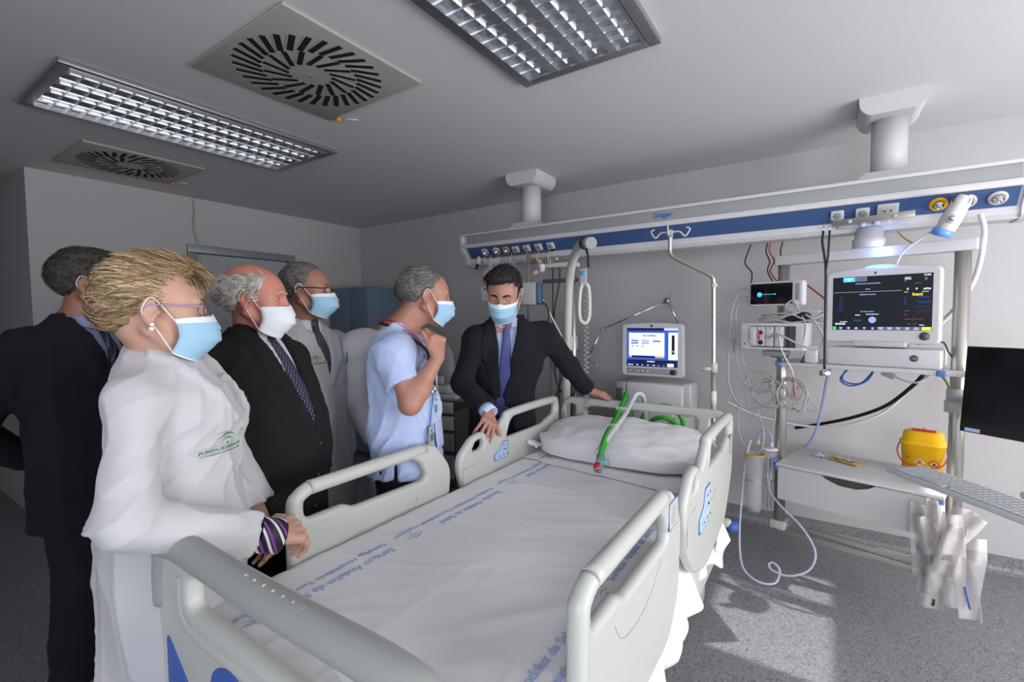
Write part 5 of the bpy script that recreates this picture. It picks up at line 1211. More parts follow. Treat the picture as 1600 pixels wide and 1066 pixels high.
g = MB(); R_ = Matrix(np.stack([B.r, B.f, V3(0, 0, 1)], 1).tolist()); g.box(B.P(-.02, .135, .945) - B.o, (.035, .01, .03), R_, bev=.003); g.build('belt_buckle', M['steel'], t)
g = MB(); g.lathe([(.0075, 0), (.0075, .002), (.004, .004), (0, .004)], surf(B, rows, .105, 1.335, grow=.012) - B.o, B.f, 14); g.build('lapel_pin', mat('gold', 'cfb878', 0.3, 0.9), t)
face_mask(L, t, 'mask')
F = Field(); scalp(F, hc, hR, 1.05, .007, [(-.14, -.055), (-.07, -.070), (-.045, -.050), (-.02, .012), (0, .030), (.018, .012), (.034, -.005), (.046, .045), (.062, .076), (.12, .088)], extra=((.01, .045, .105, .062, .052, .030),), ruff=.005, seed=12); v, f = F.mesh(.0045, hc - .18, hc + .18); hm = hair_mats(['0f0d0d', '1c1716', '262020']); o = np_mesh('hair', v, f, hm[0], t, B.o)
def flow_c(p): f = np.zeros_like(p); up = p[:, 2] > .06; f[:, 0] = np.where(up, .9, 0); f[:, 1] = np.where(up, .2, -.5); f[:, 2] = np.where(up, 0, -.6); return f
strands('hair_strands', o, hc, hR, 1.05, 4000, .032, flow_c, hm, t, lift=.05, width=.001, jit=.2)
# ---------------------------------------------------------------- equipment rack below the right end of the beam
RO = Vector((-0.205, 3.15, 0)); RA = math.radians(-14)
RM = Matrix.Translation(RO) @ Matrix.Rotation(RA, 4, 'Z')
def rthing(name, label, cat, u, v, z, group=None, rz=0.0):
    p = RM @ Vector((u, v, z)); return thing(name, label, cat, tuple(p), RA + rz, group)
def emat(name, col, s=1.0): return mat(name, '050505', 0.3, emit=col, estr=s)
E_ = {k: emat('screen_' + k, c, s) for k, c, s in (('blue', '2b4fae', .9), ('dblue', '16204a', .8), ('white', 'dfe8fb', .95), ('pale', 'a9bce8', .9), ('cyan', '4fb6f2', 1.0), ('lav', '8f9cd8', .9), ('yellow', 'd7cf3a', .9), ('green', '52b565', .9), ('red', 'c2473c', .9), ('orange', 'd9a55a', .9), ('bg', '1a2028', .55), ('bar', '5f6f8e', .8))}
E_['glass'] = mat('screen_glass', '0a0c10', 0.12)
rk = rthing('equipment_rack', 'white and steel hanging equipment rack with shelf, below the right end of the beam', 'equipment rack', 0, 0, .2)
def rp(mb_, name, m, par=rk, **k): return mb_.build(name, m, par, **k)
for u, z0, z1 in ((0, .05, 1.58), (.75, .0, 1.58)):
    rp(MB().cyl((u, 0, z0 + .02), (u, 0, z1), .030, 28), 'post', M['steel'])
rp(MB().box((.38, 0, 1.595), (.84, .07, .055), bev=.007), 'cross_beam', M['white'])
g = MB().lathe([(.070, 0), (.070, .045), (.060, .05), (.060, .10)], (.395, 0, 1.622), n=32); rp(g, 'pivot', M['white'])
g = MB(); g.box((.38, -.02, 1.742), (.22, .12, .035), bev=.01); g.box((.30, -.02, 1.765), (.09, .08, .02), bev=.005); rp(g, 'pivot_housing', M['white'])
rp(MB().box((.425, -.11, 1.752), (.33, .008, .030), bev=.001), 'steel_rail', M['steel'])
for u in (.335, .515): rp(MB().lathe([(.010, 0), (.009, .006), (0, .007)], (u, -.114, 1.752), (0, -1, 0), 16), 'rail_button', M['white'])
for u in (.385, .44): rp(MB().lathe([(.014, 0), (.013, .02), (.006, .024), (0, .024)], (u, -.08, 1.735), (0, -1, -.2), 16), 'knob', M['bluelab'])
rp(MB().box((.385, .06, 1.006), (.80, .36, .022), bev=.005), 'shelf', M['white'])
for u in (.02, .70, .795):
    for v in ((-.115,) if u < .75 else (-.02,)): rp(MB().box((u, v, 1.005), (.035, .022, .028), bev=.006), 'shelf_clip', M['blueclip'])
for v in (-.05, .08): rp(MB().box((.80, v, 1.02), (.022, .03, .05), bev=.008), 'side_hook', M['blueclip'])
# drawer unit
cb = rp(MB().box((.375, .09, .436), (.71, .46, .018), bev=.004), 'drawer_top', M['white'])
g = MB(); g.box((.375, .10, .34), (.68, .42, .17)); rp(g, 'drawer_case', M['offwhite'])
ol = [(-.345, -.185)] + [(.345, -.185), (.345, 0)] + [(.10, 0), (.07, -.02), (.02, -.038), (-.06, -.038), (-.11, -.02), (-.135, 0)] + [(-.345, 0)]
F = Matrix(((1, 0, 0, .375), (0, 0, -1, -.125), (0, 1, 0, .424), (0, 0, 0, 1))); plate('drawer_front', [ol], .018, .002, M['offwhite'], rk, F)
rp(MB().box((.375, -.108, .40), (.30, .004, .05)), 'drawer_recess', M['dark'])
for u in (.025, .715): rp(MB().box((u, -.125, .418), (.026, .022, .03), bev=.006), 'drawer_clip', M['blueclip'])
g = MB(); g.box((.37, 0, .05), (.76, .03, .035), bev=.003); rp(g, 'lower_bar', M['steel']); g = MB(); g.box((.37, -.03, .018), (.76, .014, .03), bev=.002); rp(g, 'lower_bar', M['steel'])
for u in (0, .75): rp(MB().box((u, 0, .045), (.085, .085, .05), bev=.008), 'foot_block', M['offwhite'])

# patient monitor on its base unit
b = rthing('monitor_base_unit', 'low white processor box on the rack shelf under the large patient monitor', 'medical device', .47, 0.03, 1.2175)
g = MB(); g.box((0, 0, .046), (.455, .24, .092), bev=.010); g.build('housing', M['white'], b)
g = MB(); g.lathe([(.016, 0), (.016, .0015), (0, .0015)], (.13, -.1205, .05), (0, -1, 0), 24); g.build('round_badge', M['dgrey'], b)
g = MB(); put_text(g, 'GE', .017, frame((.13, -.1225, .044), (1, 0, 0), (0, 0, 1)), align='CENTER', bold=.0003); g.build('badge_letters', M['alu'], b)
g = MB(); g.lathe([(.0022, 0), (0, .001)], (-.185, -.1205, .07), (0, -1, 0), 10); g.build('status_light', E_['green'], b)
g = MB(); 
for dx, dy in ((-.2, -.09), (.2, -.09), (-.2, .09), (.2, .09)): g.box((dx, dy, .0), (.02, .02, .006))
m_ = rthing('patient_monitor', 'large white-framed patient monitor with dark screen reading Inact, on the rack shelf', 'monitor', .455, -.02, 1.315)
pm = m_; WM, HM = .47, .375
F = Matrix(((1, 0, 0, 0), (0, 0, -1, 0), (0, 1, 0, .205), (0, 0, 0, 1)))
plate('housing', [fillet([(-WM / 2, -HM / 2), (WM / 2, -HM / 2), (WM / 2, HM / 2), (0.1, HM / 2 + .012), (-.1, HM / 2 + .012), (-WM / 2, HM / 2)], [.03, .03, .03, .1, .1, .03])], .05, .014, M['white'], pm, F)
MB().box((0, .045, .20), (.36, .05, .28), bev=.02).build('rear_housing', M['offwhite'], pm); MB().box((0, .02, .014), (.22, .12, .028), bev=.008).build('stand', M['offwhite'], pm)
sc = MB().box((.0, -.0252, .222), (.40, .002, .275)).build('screen', E_['bg'], pm)
fm = frame((0, -.0268, .222), (1, 0, 0), (0, 0, 1)); UI = {}
def rect(k, x0, y0, x1, y1, h=0.0):
    g = UI.setdefault(k, MB()); g.quad(fm(x0, y0, h), fm(x1, y0, h), fm(x1, y1, h), fm(x0, y1, h))
def txt(k, s, size, x, y, al='LEFT', b=.0002): put_text(UI.setdefault(k, MB()), s, size, lambda a, c, h: fm(a, c, .0004 + h), align=al, x0=x, y0=y, bold=b)
rect('cyan', -.155, .112, -.105, .135); rect('bar', -.104, .112, -.055, .135); txt('white', 'Perfusiones', .007, -.130, .126, 'CENTER'); txt('white', 'UCI', .007, -.130, .117, 'CENTER'); txt('dblue', 'Paciente:', .007, -.080, .126, 'CENTER'); txt('dblue', 'Todos los datos', .006, -.080, .118, 'CENTER')
for s, x, y, z in (('Perfusiones desconectadas', -.05, .098, .0095), ('Apnea', -.05, .070, .008), ('Medición inactiva', -.05, .042, .0095), ('No hay sensor', -.05, -.045, .0095)): txt('lav', s, z, x, y, 'CENTER')
rect('white', -.195, .0585, .085, .0592)
for i in range(7): txt('blue', 'ST ' + str(i) + '  V', .0055, -.170, .03 - i * .011)
txt('white', '00:00:00', .013, -.187, -.110); txt('white', 'Cronómetro', .006, -.165, -.096); txt('white', 'Mín/Máx', .006, -.1, -.062); txt('red', '--  --  --', .010, -.105, -.084); txt('cyan', '--  --  --', .010, -.105, -.092)
g = UI.setdefault('lav', MB()); g.add([fm(-.028 + .016 * math.cos(a), -.085 + .016 * math.sin(a), .0003) for a in [2 * math.pi * k / 24 for k in range(24)]], [tuple(range(24))])
rect('lav', -.0285, -.106, -.0275, -.064, .0003); txt('white', 'Medición ECG inactiva', .0055, -.028, -.058, 'CENTER')
txt('white', '12:06', .012, .165, .125); txt('white', 'ADULTO', .006, .095, .118); txt('white', 'GENERAL', .006, .095, .111); txt('green', '- - -', .014, .133, .088); txt('green', 'FC', .006, .095, .102); txt('green', 'X', .016, .168, .105); txt('white', '0', .014, .104, .060); txt('white', '0', .014, .137, .060); txt('white', 'APN', .014, .165, .058); txt('yellow', 'Inact', .020, .125, .032, b=.0006); txt('yellow', 'SpO2', .006, .095, .048); txt('yellow', 'Saturación', .006, .160, .048)
for i in range(4): txt('blue', 'P' + str(i + 1) + '  --', .0065, .095, .020 - i * .010); txt('blue', 'Medición inactiva', .006, .148, .022 - (i % 2) * .026)
for y in (.004, -.022): rect('bar', .135, y, .195, y + .0006)
txt('lav', '-- --', .009, .100, -.043); rect('bar', .143, -.047, .195, -.0464); rect('bar', .143, -.036, .195, -.0354); txt('red', 'Art', .006, .098, -.062); txt('red', '- - -  /  - - -', .015, .100, -.086, b=.0006); txt('red', '( - - - )', .011, .112, -.108); txt('white', 'Manual', .006, .155, -.112)
rect('green', -.198, -.136, -.182, -.120)
for i in range(10): rect('dblue' if i < 5 else 'bar', -.178 + i * .034, -.136, -.146 + i * .034, -.120); [txt('white', w_, .0048, -.162 + i * .034, -.126 - j * .0065, 'CENTER') for j, w_ in enumerate((('Config', 'Señal'), ('Config', 'Tend'), ('Pausa', 'Alarma'), ('Datos', 'Pac'), ('Tend', 'Gráf'), ('Imprimir', 'Curvas'), ('Cambiar', 'Pantalla'), ('Poner', 'Cero'), ('Inicio', 'PANI'), ('Datos', 'Paciente'))[i])]
rect('yellow', .163, -.136, .198, -.120)
for k, g in UI.items(): g.build('screen_graphics', E_[k], sc, fix=False)
g = MB(); g.lathe([(.020, 0), (.020, .004), (.013, .007), (.012, .012), (0, .013)], (.175, -.024, .058), (0, -1, 0), 24); g.build('dial', M['dgrey'], pm)
g = MB(); g.lathe([(.006, 0), (.006, .001), (0, .001)], (-.02, -.0245, .375), (0, -1, 0), 18); g.build('round_badge', M['dgrey'], pm)
g = MB(); g.tube(smooth_path([(-.065, -.004, .402), (-.03, -.010, .4085), (.02, -.010, .4085), (.055, -.004, .402)], 5), .0055, n=8); g.build('alarm_light', emat('alarm_cyan', '58d8ff', 3.0), pm)
lamp('alarm_glow', 'POINT', tuple(RM @ Vector((.46, -.05, 1.79))), .55, (.30, .42, 1.0), shadow_soft_size=.05)

# small monitor, module rack, charger, clamp
s_ = rthing('transport_monitor', 'small white transport monitor with black start-up screen, at the left post of the rack', 'monitor', .005, -.12, 1.532)
plate('housing', [fillet([(-.142, 0), (.142, 0), (.142, .138), (-.142, .138)], .018)], .055, .012, M['white'], s_, Matrix(((1, 0, 0, 0), (0, 0, -1, 0), (0, 1, 0, 0), (0, 0, 0, 1))))
MB().box((-.022, -.0275, .069), (.218, .003, .116), bev=.001).build('screen', E_['glass'], s_)
g = MB(); fm = frame((0, -.0295, 0), (1, 0, 0), (0, 0, 1)); g.add([fm(-.082 + .013 * math.cos(a), .066 + .013 * math.sin(a)) for a in [2 * math.pi * k / 24 for k in range(24)]], [tuple(range(24))]); g.quad(fm(-.068, .0655), fm(-.008, .0655), fm(-.008, .0675), fm(-.068, .0675)); g.quad(fm(-.006, .0635), fm(.003, .0635), fm(.003, .0695), fm(-.006, .0695)); g.build('screen_graphics', E_['cyan'], s_)
g = MB(); put_text(g, 'GE', .011, frame((-.082, -.030, .062), (1, 0, 0), (0, 0, 1)), align='CENTER'); g.build('screen_letters', E_['dblue'], s_)
MB().box((.114, -.030, .075), (.022, .008, .09), bev=.003).build('side_panel', M['grey'], s_); MB().box((.0, .05, .05), (.06, .08, .06), bev=.01).build('post_clamp', M['grey'], s_)
for z in (.055, .105, .035): MB().box((-.150, -.005, z), (.022, .02, .014), bev=.004).build('plug', M['cable'], s_)
d_ = rthing('module_rack', 'white rack of plug-in monitoring modules with red and black sockets, below the small monitor', 'medical device', -.008, -.12, 1.285)
g = MB(); g.box((0, .03, .008), (.325, .15, .016), bev=.004); g.box((0, .03, .143), (.325, .15, .018), bev=.004); g.box((-.138, .03, .075), (.048, .15, .135), bev=.004); g.box((.142, .03, .075), (.042, .15, .135), bev=.006); g.box((0, .10, .075), (.30, .008, .13)); g.build('housing', M['white'], d_)
MB().box((.106, .03, .075), (.032, .13, .115)).build('empty_bay', M['dgrey'], d_)
for i, u in enumerate((-.094, -.050, -.006, .042)):
    q = MB().box((u, -.035, .076), (.041, .04, .110), bev=.003).build('module', M['white'], d_)
    if i: 
        for dx in (-.010, .010): MB().lathe([(.006, 0), (.006, .002), (0, .002)], (u + dx, -.055, .122), (0, -1, 0), 12, scale=(1.2, .8)).build('module_key', M['bluelab'], q)
    if i == 1:
        MB().lathe([(.013, 0), (.013, .004), (.009, .004), (.009, 0), (0, 0)], (u, -.055, .098), (0, -1, 0), 20).build('red_socket', M['red'], q); MB().box((u - .008, -.057, .070), (.009, .006, .024), bev=.002).build('red_connector', M['red'], q); MB().lathe([(.013, 0), (.013, .004), (.009, .004), (.009, 0), (0, 0)], (u, -.055, .042), (0, -1, 0), 20).build('black_socket', M['black'], q)
    elif i == 0: MB().box((u, -.060, .085), (.026, .014, .05), bev=.004).build('water_trap', M['offwhite'], q); MB().box((u, -.058, .035), (.028, .008, .014), bev=.003).build('connector', M['offwhite'], q)
    else: MB().lathe([(.011, 0), (.010, .014), (.006, .016), (0, .016)], (u, -.055, .085 if i == 3 else .075), (0, -1, 0), 16).build('plug', M['offwhite'], q)
MB().lathe([(.005, 0), (.005, .001), (0, .001)], (-.142, -.0455, .03), (0, -1, 0), 12).build('jack', M['black'], d_)
g = MB(); g.box((.0, .04, -.022), (.12, .09, .03), bev=.008); g.cyl((0, .10, -.05), (0, .10, -.01), .045, 20); g.build('bracket', M['grey'], d_)
c_ = rthing('power_adapter', 'white power adapter block on the rack shelf beside the module rack', 'power adapter', .17, -.07, 1.218); MB().box((0, 0, .045), (.062, .06, .09), bev=.008).build('block', M['white'], c_); MB().box((-.038, -.01, .02), (.012, .03, .045), Matrix.Rotation(.4, 3, 'Y'), bev=.003).build('blue_tab', M['dgrey'], c_)
k_ = rthing('blood_pressure_cuff', 'dark folded pressure cuff resting in grey cables below the small monitor', 'medical cuff', .11, -.11, 1.444)
g = MB(); g.box((0, 0, .025), (.12, .09, .045), Matrix.Rotation(.15, 3, 'Z'), bev=.018); g.box((.0, -.03, .035), (.10, .05, .02), Matrix.Rotation(-.2, 3, 'Y'), bev=.008); g.build('pad', mat('cuff_navy', '15171f', 0.8), k_)
# cables: each is a thing
def rcable(name, label, pts, r, m, cat='cable', group=None, n=7, seg=8):
    P = [RM @ Vector(p) for p in pts]; o = MB().tube(smooth_path(P, seg), r, n=n).build(name, m, None); return meta(o, label, cat, group)
rr = random.Random(3)
P = []
for k in range(60):
    a = k * .42; R = .145 + .03 * math.sin(k * 1.3); P.append((.06 + R * math.cos(a), -.10 + .05 * math.sin(a) - .02, 1.470 + .022 * math.sin(a * 1.3 + 1) + .012 * math.sin(k)))
rcable('cable_coil', 'tangled loops of thin grey cable lying on top of the module rack', P, .0042, M['cable'], seg=3)
rcable('sensor_cable', 'grey cable looping from the small monitor down the left side', [(-.15, -.125, 1.637), (-.20, -.12, 1.62), (-.245, -.12, 1.5), (-.265, -.11, 1.2), (-.255, -.1, 1.03), (-.18, -.1, .93), (-.06, -.1, .95), (.02, -.08, 1.05)], .0065, M['cable'])
rcable('sensor_cable', 'thin cable with a grey inline swelling hanging left of the module rack', [(-.15, -.125, 1.587), (-.195, -.12, 1.57), (-.225, -.12, 1.45), (-.22, -.11, 1.25), (-.19, -.1, 1.08), (-.12, -.1, .90), (-.02, -.1, .84), (.0, -.1, .95), (-.04, -.1, 1.10)], .0040, M['cable'])
o = MB().lathe([(.003, -.045), (.009, -.035), (.010, 0), (.009, .035), (.003, .045)], RM @ Vector((-.224, -.12, 1.30)), (0, 0, 1), 12).build('cable_joint', M['grey'], None); meta(o, 'grey oval cable joint hanging left of the module rack', 'cable joint')
rcable('sensor_cable', 'long thin cable drooping from the module rack to the suction jar', [(-.15, -.125, 1.567), (-.21, -.12, 1.54), (-.215, -.12, 1.40), (-.18, -.11, 1.22), (-.12, -.1, 1.0), (-.06, -.1, .80), (-.08, -.1, .68), (-.15, -.1, .68), (-.20, -.1, .78), (-.20, -.1, .95), (-.15, -.1, 1.12)], .0040, M['cable'])
rcable('sensor_cable', 'white cable arching from the modules over to the monitor edge', [(-.01, -.19, 1.355), (.05, -.22, 1.375), (.14, -.22, 1.33), (.22, -.2, 1.30), (.25, -.18, 1.35), (.20, -.16, 1.45), (.13, -.15, 1.50), (.11, -.15, 1.54), (.09, -.15, 1.56), (.06, -.15, 1.53), (.09, -.14, 1.50)], .0055, M['cable'])
rcable('sensor_cable', 'white cable hanging from a module plug to the bundled coil', [(.042, -.185, 1.365), (.06, -.19, 1.28), (.10, -.17, 1.19), (.105, -.15, 1.14)], .0035, M['wcable'])
rcable('sensor_cable', 'thin grey cable drooping down beside the small monitor screen', [(.13, -.15, 1.50), (.16, -.16, 1.42), (.15, -.16, 1.32), (.14, -.14, 1.25)], .0040, M['cable'])
for i, (cu, cz, ru, rz_, mm, lab) in enumerate(((-.09, 1.09, .075, .055, 'cable', 'grey cable coil hanging on the left post, upper small loops'), (-.03, 1.03, .085, .075, 'cable', 'grey cable coil hanging behind the left post, wide loops'), (.07, 1.04, .055, .085, 'cable', 'bundled grey cable hanging below the shelf, left loops'), (.125, 1.03, .035, .085, 'cable', 'bundled grey cable with pink and black clips below the shelf'))):
    P = [(cu + (ru + .01 * math.sin(k * 2.1)) * math.cos(k * .52) + .006 * rr.uniform(-1, 1), -.10 + .02 * math.sin(k * .31 + i), cz + (rz_ + .012 * math.sin(k * .9 + i)) * math.sin(k * .52)) for k in range(38)]
    rcable('cable_coil', lab, P, .0046, M['cable'], seg=4)
o = rcable('lead_bundle', 'short pink and black lead clips tied in the hanging cable bundle', [(.10, -.125, 1.135), (.105, -.13, 1.08), (.115, -.13, 1.02)], .006, mat('pink_clip', 'b06a74', 0.5))
rcable('cable_tail', 'single grey loop trailing right of the cable bundle', [(.12, -.1, 1.10), (.17, -.1, 1.02), (.215, -.1, .965), (.19, -.1, .955), (.14, -.1, .98)], .0040, M['cable'])
rcable('blue_cable', 'loop of blue network cable under the shelf', [(.30, .10, 1.19), (.29, .02, 1.14), (.32, 0, 1.115), (.38, 0, 1.12), (.42, .05, 1.18), (.40, 0, 1.13), (.33, 0, 1.10), (.28, .03, 1.13), (.31, .10, 1.19)], .0040, M['bluecable'])
rcable('power_lead', 'thick black cable sloping from under the shelf down to the wall rail', [(.62, .15, 1.19), (.56, .20, 1.10), (.44, .28, .97), (.28, .36, .87), (.10, .42, .79), (-.06, .46, .73)], .010, M['bcable'])
rcable('hose', 'pale hose running along the wall behind the left post', [(-.45, .30, .88), (-.25, .34, .80), (0, .40, .765), (.2, .42, .79), (.40, .42, .90), (.52, .40, 1.05)], .0075, M['wcable'])
rcable('connector_lead', 'grey connector and lead hanging below the shelf centre', [(.50, -.05, 1.195), (.54, -.06, 1.165), (.585, -.06, 1.15), (.62, -.05, 1.155), (.65, .02, 1.19)], .0045, M['cable'])
o = MB().box(RM @ Vector((.50, -.06, 1.18)), (.055, .02, .028), Matrix.Rotation(RA, 3, 'Z') @ Matrix.Rotation(.45, 3, 'Y'), bev=.004).build('plug', M['grey'], None); meta(o, 'grey multi-pin plug hanging under the monitor shelf', 'plug')
rcable('monitor_lead', 'short black lead with a moulded plug at the right side of the patient monitor', [(.60, .02, 1.33), (.68, -.02, 1.345), (.70, -.03, 1.34), (.715, -.03, 1.30), (.735, -.01, 1.265)], .0035, M['bcable'])
for x, z1, m__, lab, dx in ((-.195, 1.75, 'bcable', 'thin black cable hanging from the beam, leftmost of the group', -.03), (-.105, 1.75, 'bcable', 'black cable hanging from the beam beside the red one', .02), (-.09, 1.75, 'redcable', 'red cable hanging from the beam to the small monitor', .03), (-.02, 1.75, 'bcable', 'straight black cable hanging from the beam at the left post', 0)):
    rcable('hanging_cable', lab, [(x + .02, .0, 1.93), (x + .0 + dx * .3, .0, 1.86), (x + dx, .02, 1.80), (x + .01, .02, 1.74), (x + .03 + dx, .03, 1.66)], .0038 if m__ == 'bcable' else .0045, M[m__])
rcable('red_cable', 'red cable running from the small monitor behind the large monitor', [(.0, .05, 1.68), (.08, .08, 1.66), (.16, .05, 1.60), (.24, .02, 1.53)], .0045, M['redcable'])
rcable('white_hose', 'thick white hose curving down from the beam behind the right post', [(.80, .02, 1.93), (.815, .02, 1.85), (.805, .03, 1.72), (.78, .06, 1.62), (.72, .10, 1.50), (.66, .12, 1.42)], .011, M['wcable'])
rcable('yellow_cable', 'short yellow cable between beam and rack cross beam', [(.50, .05, 1.90), (.53, .05, 1.86), (.57, .04, 1.825)], .004, M['ycable'])
rcable('right_cable', 'twisted olive and grey cables tucked behind the right post', [(.68, .04, 1.19), (.71, .04, 1.14), (.73, .045, 1.05), (.75, .05, .98), (.79, .04, .93), (.80, .02, .97), (.775, .0, 1.02)], .0045, M['ycable'])
# stethoscope on the rack
st = rthing('stethoscope', 'black stethoscope hanging in front of the large patient monitor', 'stethoscope', .262, -.20, 1.17)
g = MB(); g.tube(smooth_path([(0, 0, .03), (-.002, 0, .30), (-.004, 0, .52), (-.010, 0, .60), (-.022, .0, .68), (-.024, .02, .74)], 6), .0058, n=10); g.build('tube', M['rubber'], st)
g = MB(); g.tube(smooth_path([(-.004, 0, .54), (.004, 0, .60), (.006, .0, .66), (.004, .02, .74)], 6), .0052, n=10); g.build('tube_arm', M['rubber'], st)
for dx in (-.024, .004): MB().tube([(dx, .02, .73), (dx - .002, .04, .79)], .0022, n=8).build('ear_tube', M['chrome'], st)
for dx, ax in ((-.006, (-.6, -1, 0)), (.012, (.5, -1, .1))): MB().lathe([(.014, -.003), (.016, .003), (.016, .008), (.010, .011), (0, .009)], (dx, -.004, .01), ax, 20).build('chestpiece', M['steel'], st)

# things on the drawer top
s_ = rthing('sharps_bin', 'yellow sharps container with red lid clip and red handle on the drawer unit', 'sharps container', .61, .21, .6455)
prof = [(.080, 0), (.088, .15), (.094, .152), (.095, .170), (.084, .175), (.080, .215), (.066, .225)]
def sq(mb, prof, dy=.72, n=40, e=3.2):
    vs = []
    for r, h in prof:
        for k in range(n):
            a = 2 * math.pi * k / n; c, s = math.cos(a), math.sin(a); vs.append((r * math.copysign(abs(c) ** (2 / e), c), r * dy * math.copysign(abs(s) ** (2 / e), s), h))
    m = len(prof); mb.add(vs, [(i * n + k, i * n + (k + 1) % n, (i + 1) * n + (k + 1) % n, (i + 1) * n + k) for i in range(m - 1) for k in range(n)] + [tuple(range(n - 1, -1, -1)), tuple(range((m - 1) * n, m * n))], True); return mb
sq(MB(), prof[:3]).build('tub', M['yellow'], s_); sq(MB(), prof[2:]).build('lid', M['yellow'], s_)
g = MB(); g.box((.005, -.02, .231), (.095, .022, .008), bev=.003); g.box((.005, -.02, .238), (.006, .024, .008)); g.build('lid_clip', M['red'], s_)
g = MB(); g.tube(smooth_path([(-.092, -.02, .155), (-.098, -.045, .11), (-.07, -.075, .065), (0, -.082, .05), (.07, -.075, .06), (.098, -.045, .10), (.094, -.02, .155)], 6), .0032, n=8); g.build('handle', M['red'], s_)
fm = frame((0, -.0655, 0), (1, 0, 0), (0, .05, 1)); g = MB(); put_text(g, 'PELIGRO', .020, fm, align='CENTER', y0=.112, bold=.001); put_text(g, 'RIESGO BIOLÓGICO', .0105, fm, align='CENTER', y0=.134, bold=.0003); g.build('warning_letters', M['red'], s_)
g = MB(); put_text(g, 'No llenar por encima de la línea', .0055, fm, align='CENTER', y0=.104); put_text(g, '5 L', .012, fm, x0=-.06, y0=.085, bold=.0004); g.build('small_print', M['ink'], s_)
for dx, k in ((-.005, 0), (.052, 1)):
    g = MB(); g.add([fm(dx + a * .024, .070 + b * .022, .001) for a, b in ((-1, 0), (0, -1), (1, 0), (0, 1))], [(0, 1, 2, 3)]); w = g.build('hazard_label', M['paper' if not k else 'red'], s_, fix=False); w.data.materials[0] = mat('label_peach', 'e3b98c', 0.7) if not k else M['red']
    if k: g = MB(); g.add([fm(dx + a * .018, .070 + b * .0165, .0015) for a, b in ((-1, 0), (0, -1), (1, 0), (0, 1))], [(0, 1, 2, 3)]); g.build('hazard_face', mat('label_peach', 'e3b98c', 0.7), w, fix=False)
    g = MB()
    if not k:
        for a in (90, 210, 330):
            c = (dx + .006 * math.cos(math.radians(a)), .070 + .006 * math.sin(math.radians(a))); g.tube([fm(c[0] + .006 * math.cos(t_), c[1] + .006 * math.sin(t_), .002) for t_ in [2 * math.pi * q / 14 for q in range(14)]], .0010, n=4, closed=True)
    else: g.add([fm(dx + a, .070 + b, .002) for a, b in ((-.006, -.002), (.006, -.002), (.008, -.007), (-.008, -.007))], [(0, 1, 2, 3)]); g.add([fm(dx + .005 * math.cos(t_), .073 + .005 * math.sin(t_), .002) for t_ in [2 * math.pi * q / 12 for q in range(12)]], [tuple(range(12))])
    g.build('hazard_symbol', M['ink'], w, fix=False)
p_ = rthing('paper_packet', 'flat ochre paper packet with a clear window on the drawer unit', 'packet', .285, .15, .6465, rz=-.35)
g = MB(); g.grid(lambda u, v: (-.085 + .17 * u, -.036 + .072 * v + .004 * math.sin(u * 7), .004 + .007 * math.sin(math.pi * u) * math.sin(math.pi * v) + .002 * math.sin(u * 17) + .001 * math.sin(v * 13)), 24, 12); g.build('wrapper', mat('ochre_paper', 'b8965a', 0.7), p_, thick=.003)
g = MB(); g.grid(lambda u, v: (-.055 + .11 * u, -.016 + .032 * v, .0155 + .002 * math.sin(u * 14)), 16, 4); g.build('window', mat('packet_window', 'bdb6a6', 0.3), p_)
p_ = rthing('swab', 'small crumpled light blue and white swab on the drawer unit', 'swab', .155, .16, .6465)
g = MB(); g.grid(lambda u, v: (-.024 + .048 * u, -.020 + .04 * v, .008 + .010 * math.sin(math.pi * u) * math.sin(math.pi * v) + .005 * math.sin(u * 9 + v * 5)), 12, 12); g.build('gauze', mat('pale_blue_gauze', 'a9c3dc', 0.8), p_, thick=.003); MB().box((0, -.004, .02), (.018, .014, .008), bev=.003).build('white_tip', M['white'], p_)

# suction jar with tubing
j_ = rthing('suction_jar', 'tall clear suction jar with an amber rim clamped to the left post', 'suction jar', -.095, -.13, .33)
MB().lathe([(.036, 0), (.040, .01), (.050, .33), (.049, .33), (.039, .012), (0, .008)], (0, 0, 0), n=32).build('jar', M['clear'], j_)
g = MB(); g.tube([(.051 * math.cos(a), .051 * math.sin(a), .335) for a in [2 * math.pi * k / 32 for k in range(32)]], .005, n=8, closed=True); g.build('amber_rim', M['amber'], j_)
MB().lathe([(.048, 0), (.048, .01), (.03, .016), (0, .016)], (.045, .09, .355), n=28).build('second_lid', M['white'], j_); MB().lathe([(.036, 0), (.045, .32), (.044, .32), (.034, .01)], (.045, .09, .03), n=24).build('second_jar', M['clear'], j_)
for z, r in ((.19, .048), (.02, .042)):
    g = MB(); g.tube([(r * math.cos(a), r * math.sin(a), z) for a in [2 * math.pi * k / 24 for k in range(24)]], .002, n=6, closed=True); g.tube([(r, 0, z), (.085, .03, z), (.095, .06, z)], .002, n=6); g.build('holder_ring', M['steel'], j_)
g = MB(); g.tube([(.072, .0, .03), (.072, .0, .33)], .0025, n=6); g.tube([(.085, .02, .03), (.085, .02, .33)], .0025, n=6); g.build('holder_rod', M['steel'], j_); MB().box((.088, .05, .30), (.035, .05, .04), bev=.01).build('holder_clip', M['blueclip'], j_)
g = MB(); g.tube(smooth_path([(-.005, .06, .40), (.0, .06, .45), (.03, .06, .475), (.065, .06, .45), (.07, .06, .40)], 6), .0055, n=10); g.build('lilac_arc', M['lilac'], j_)
for dx in (-.005, .07): MB().box((dx, .06, .395), (.016, .016, .028), bev=.004).build('elbow_fitting', M['white'], j_)
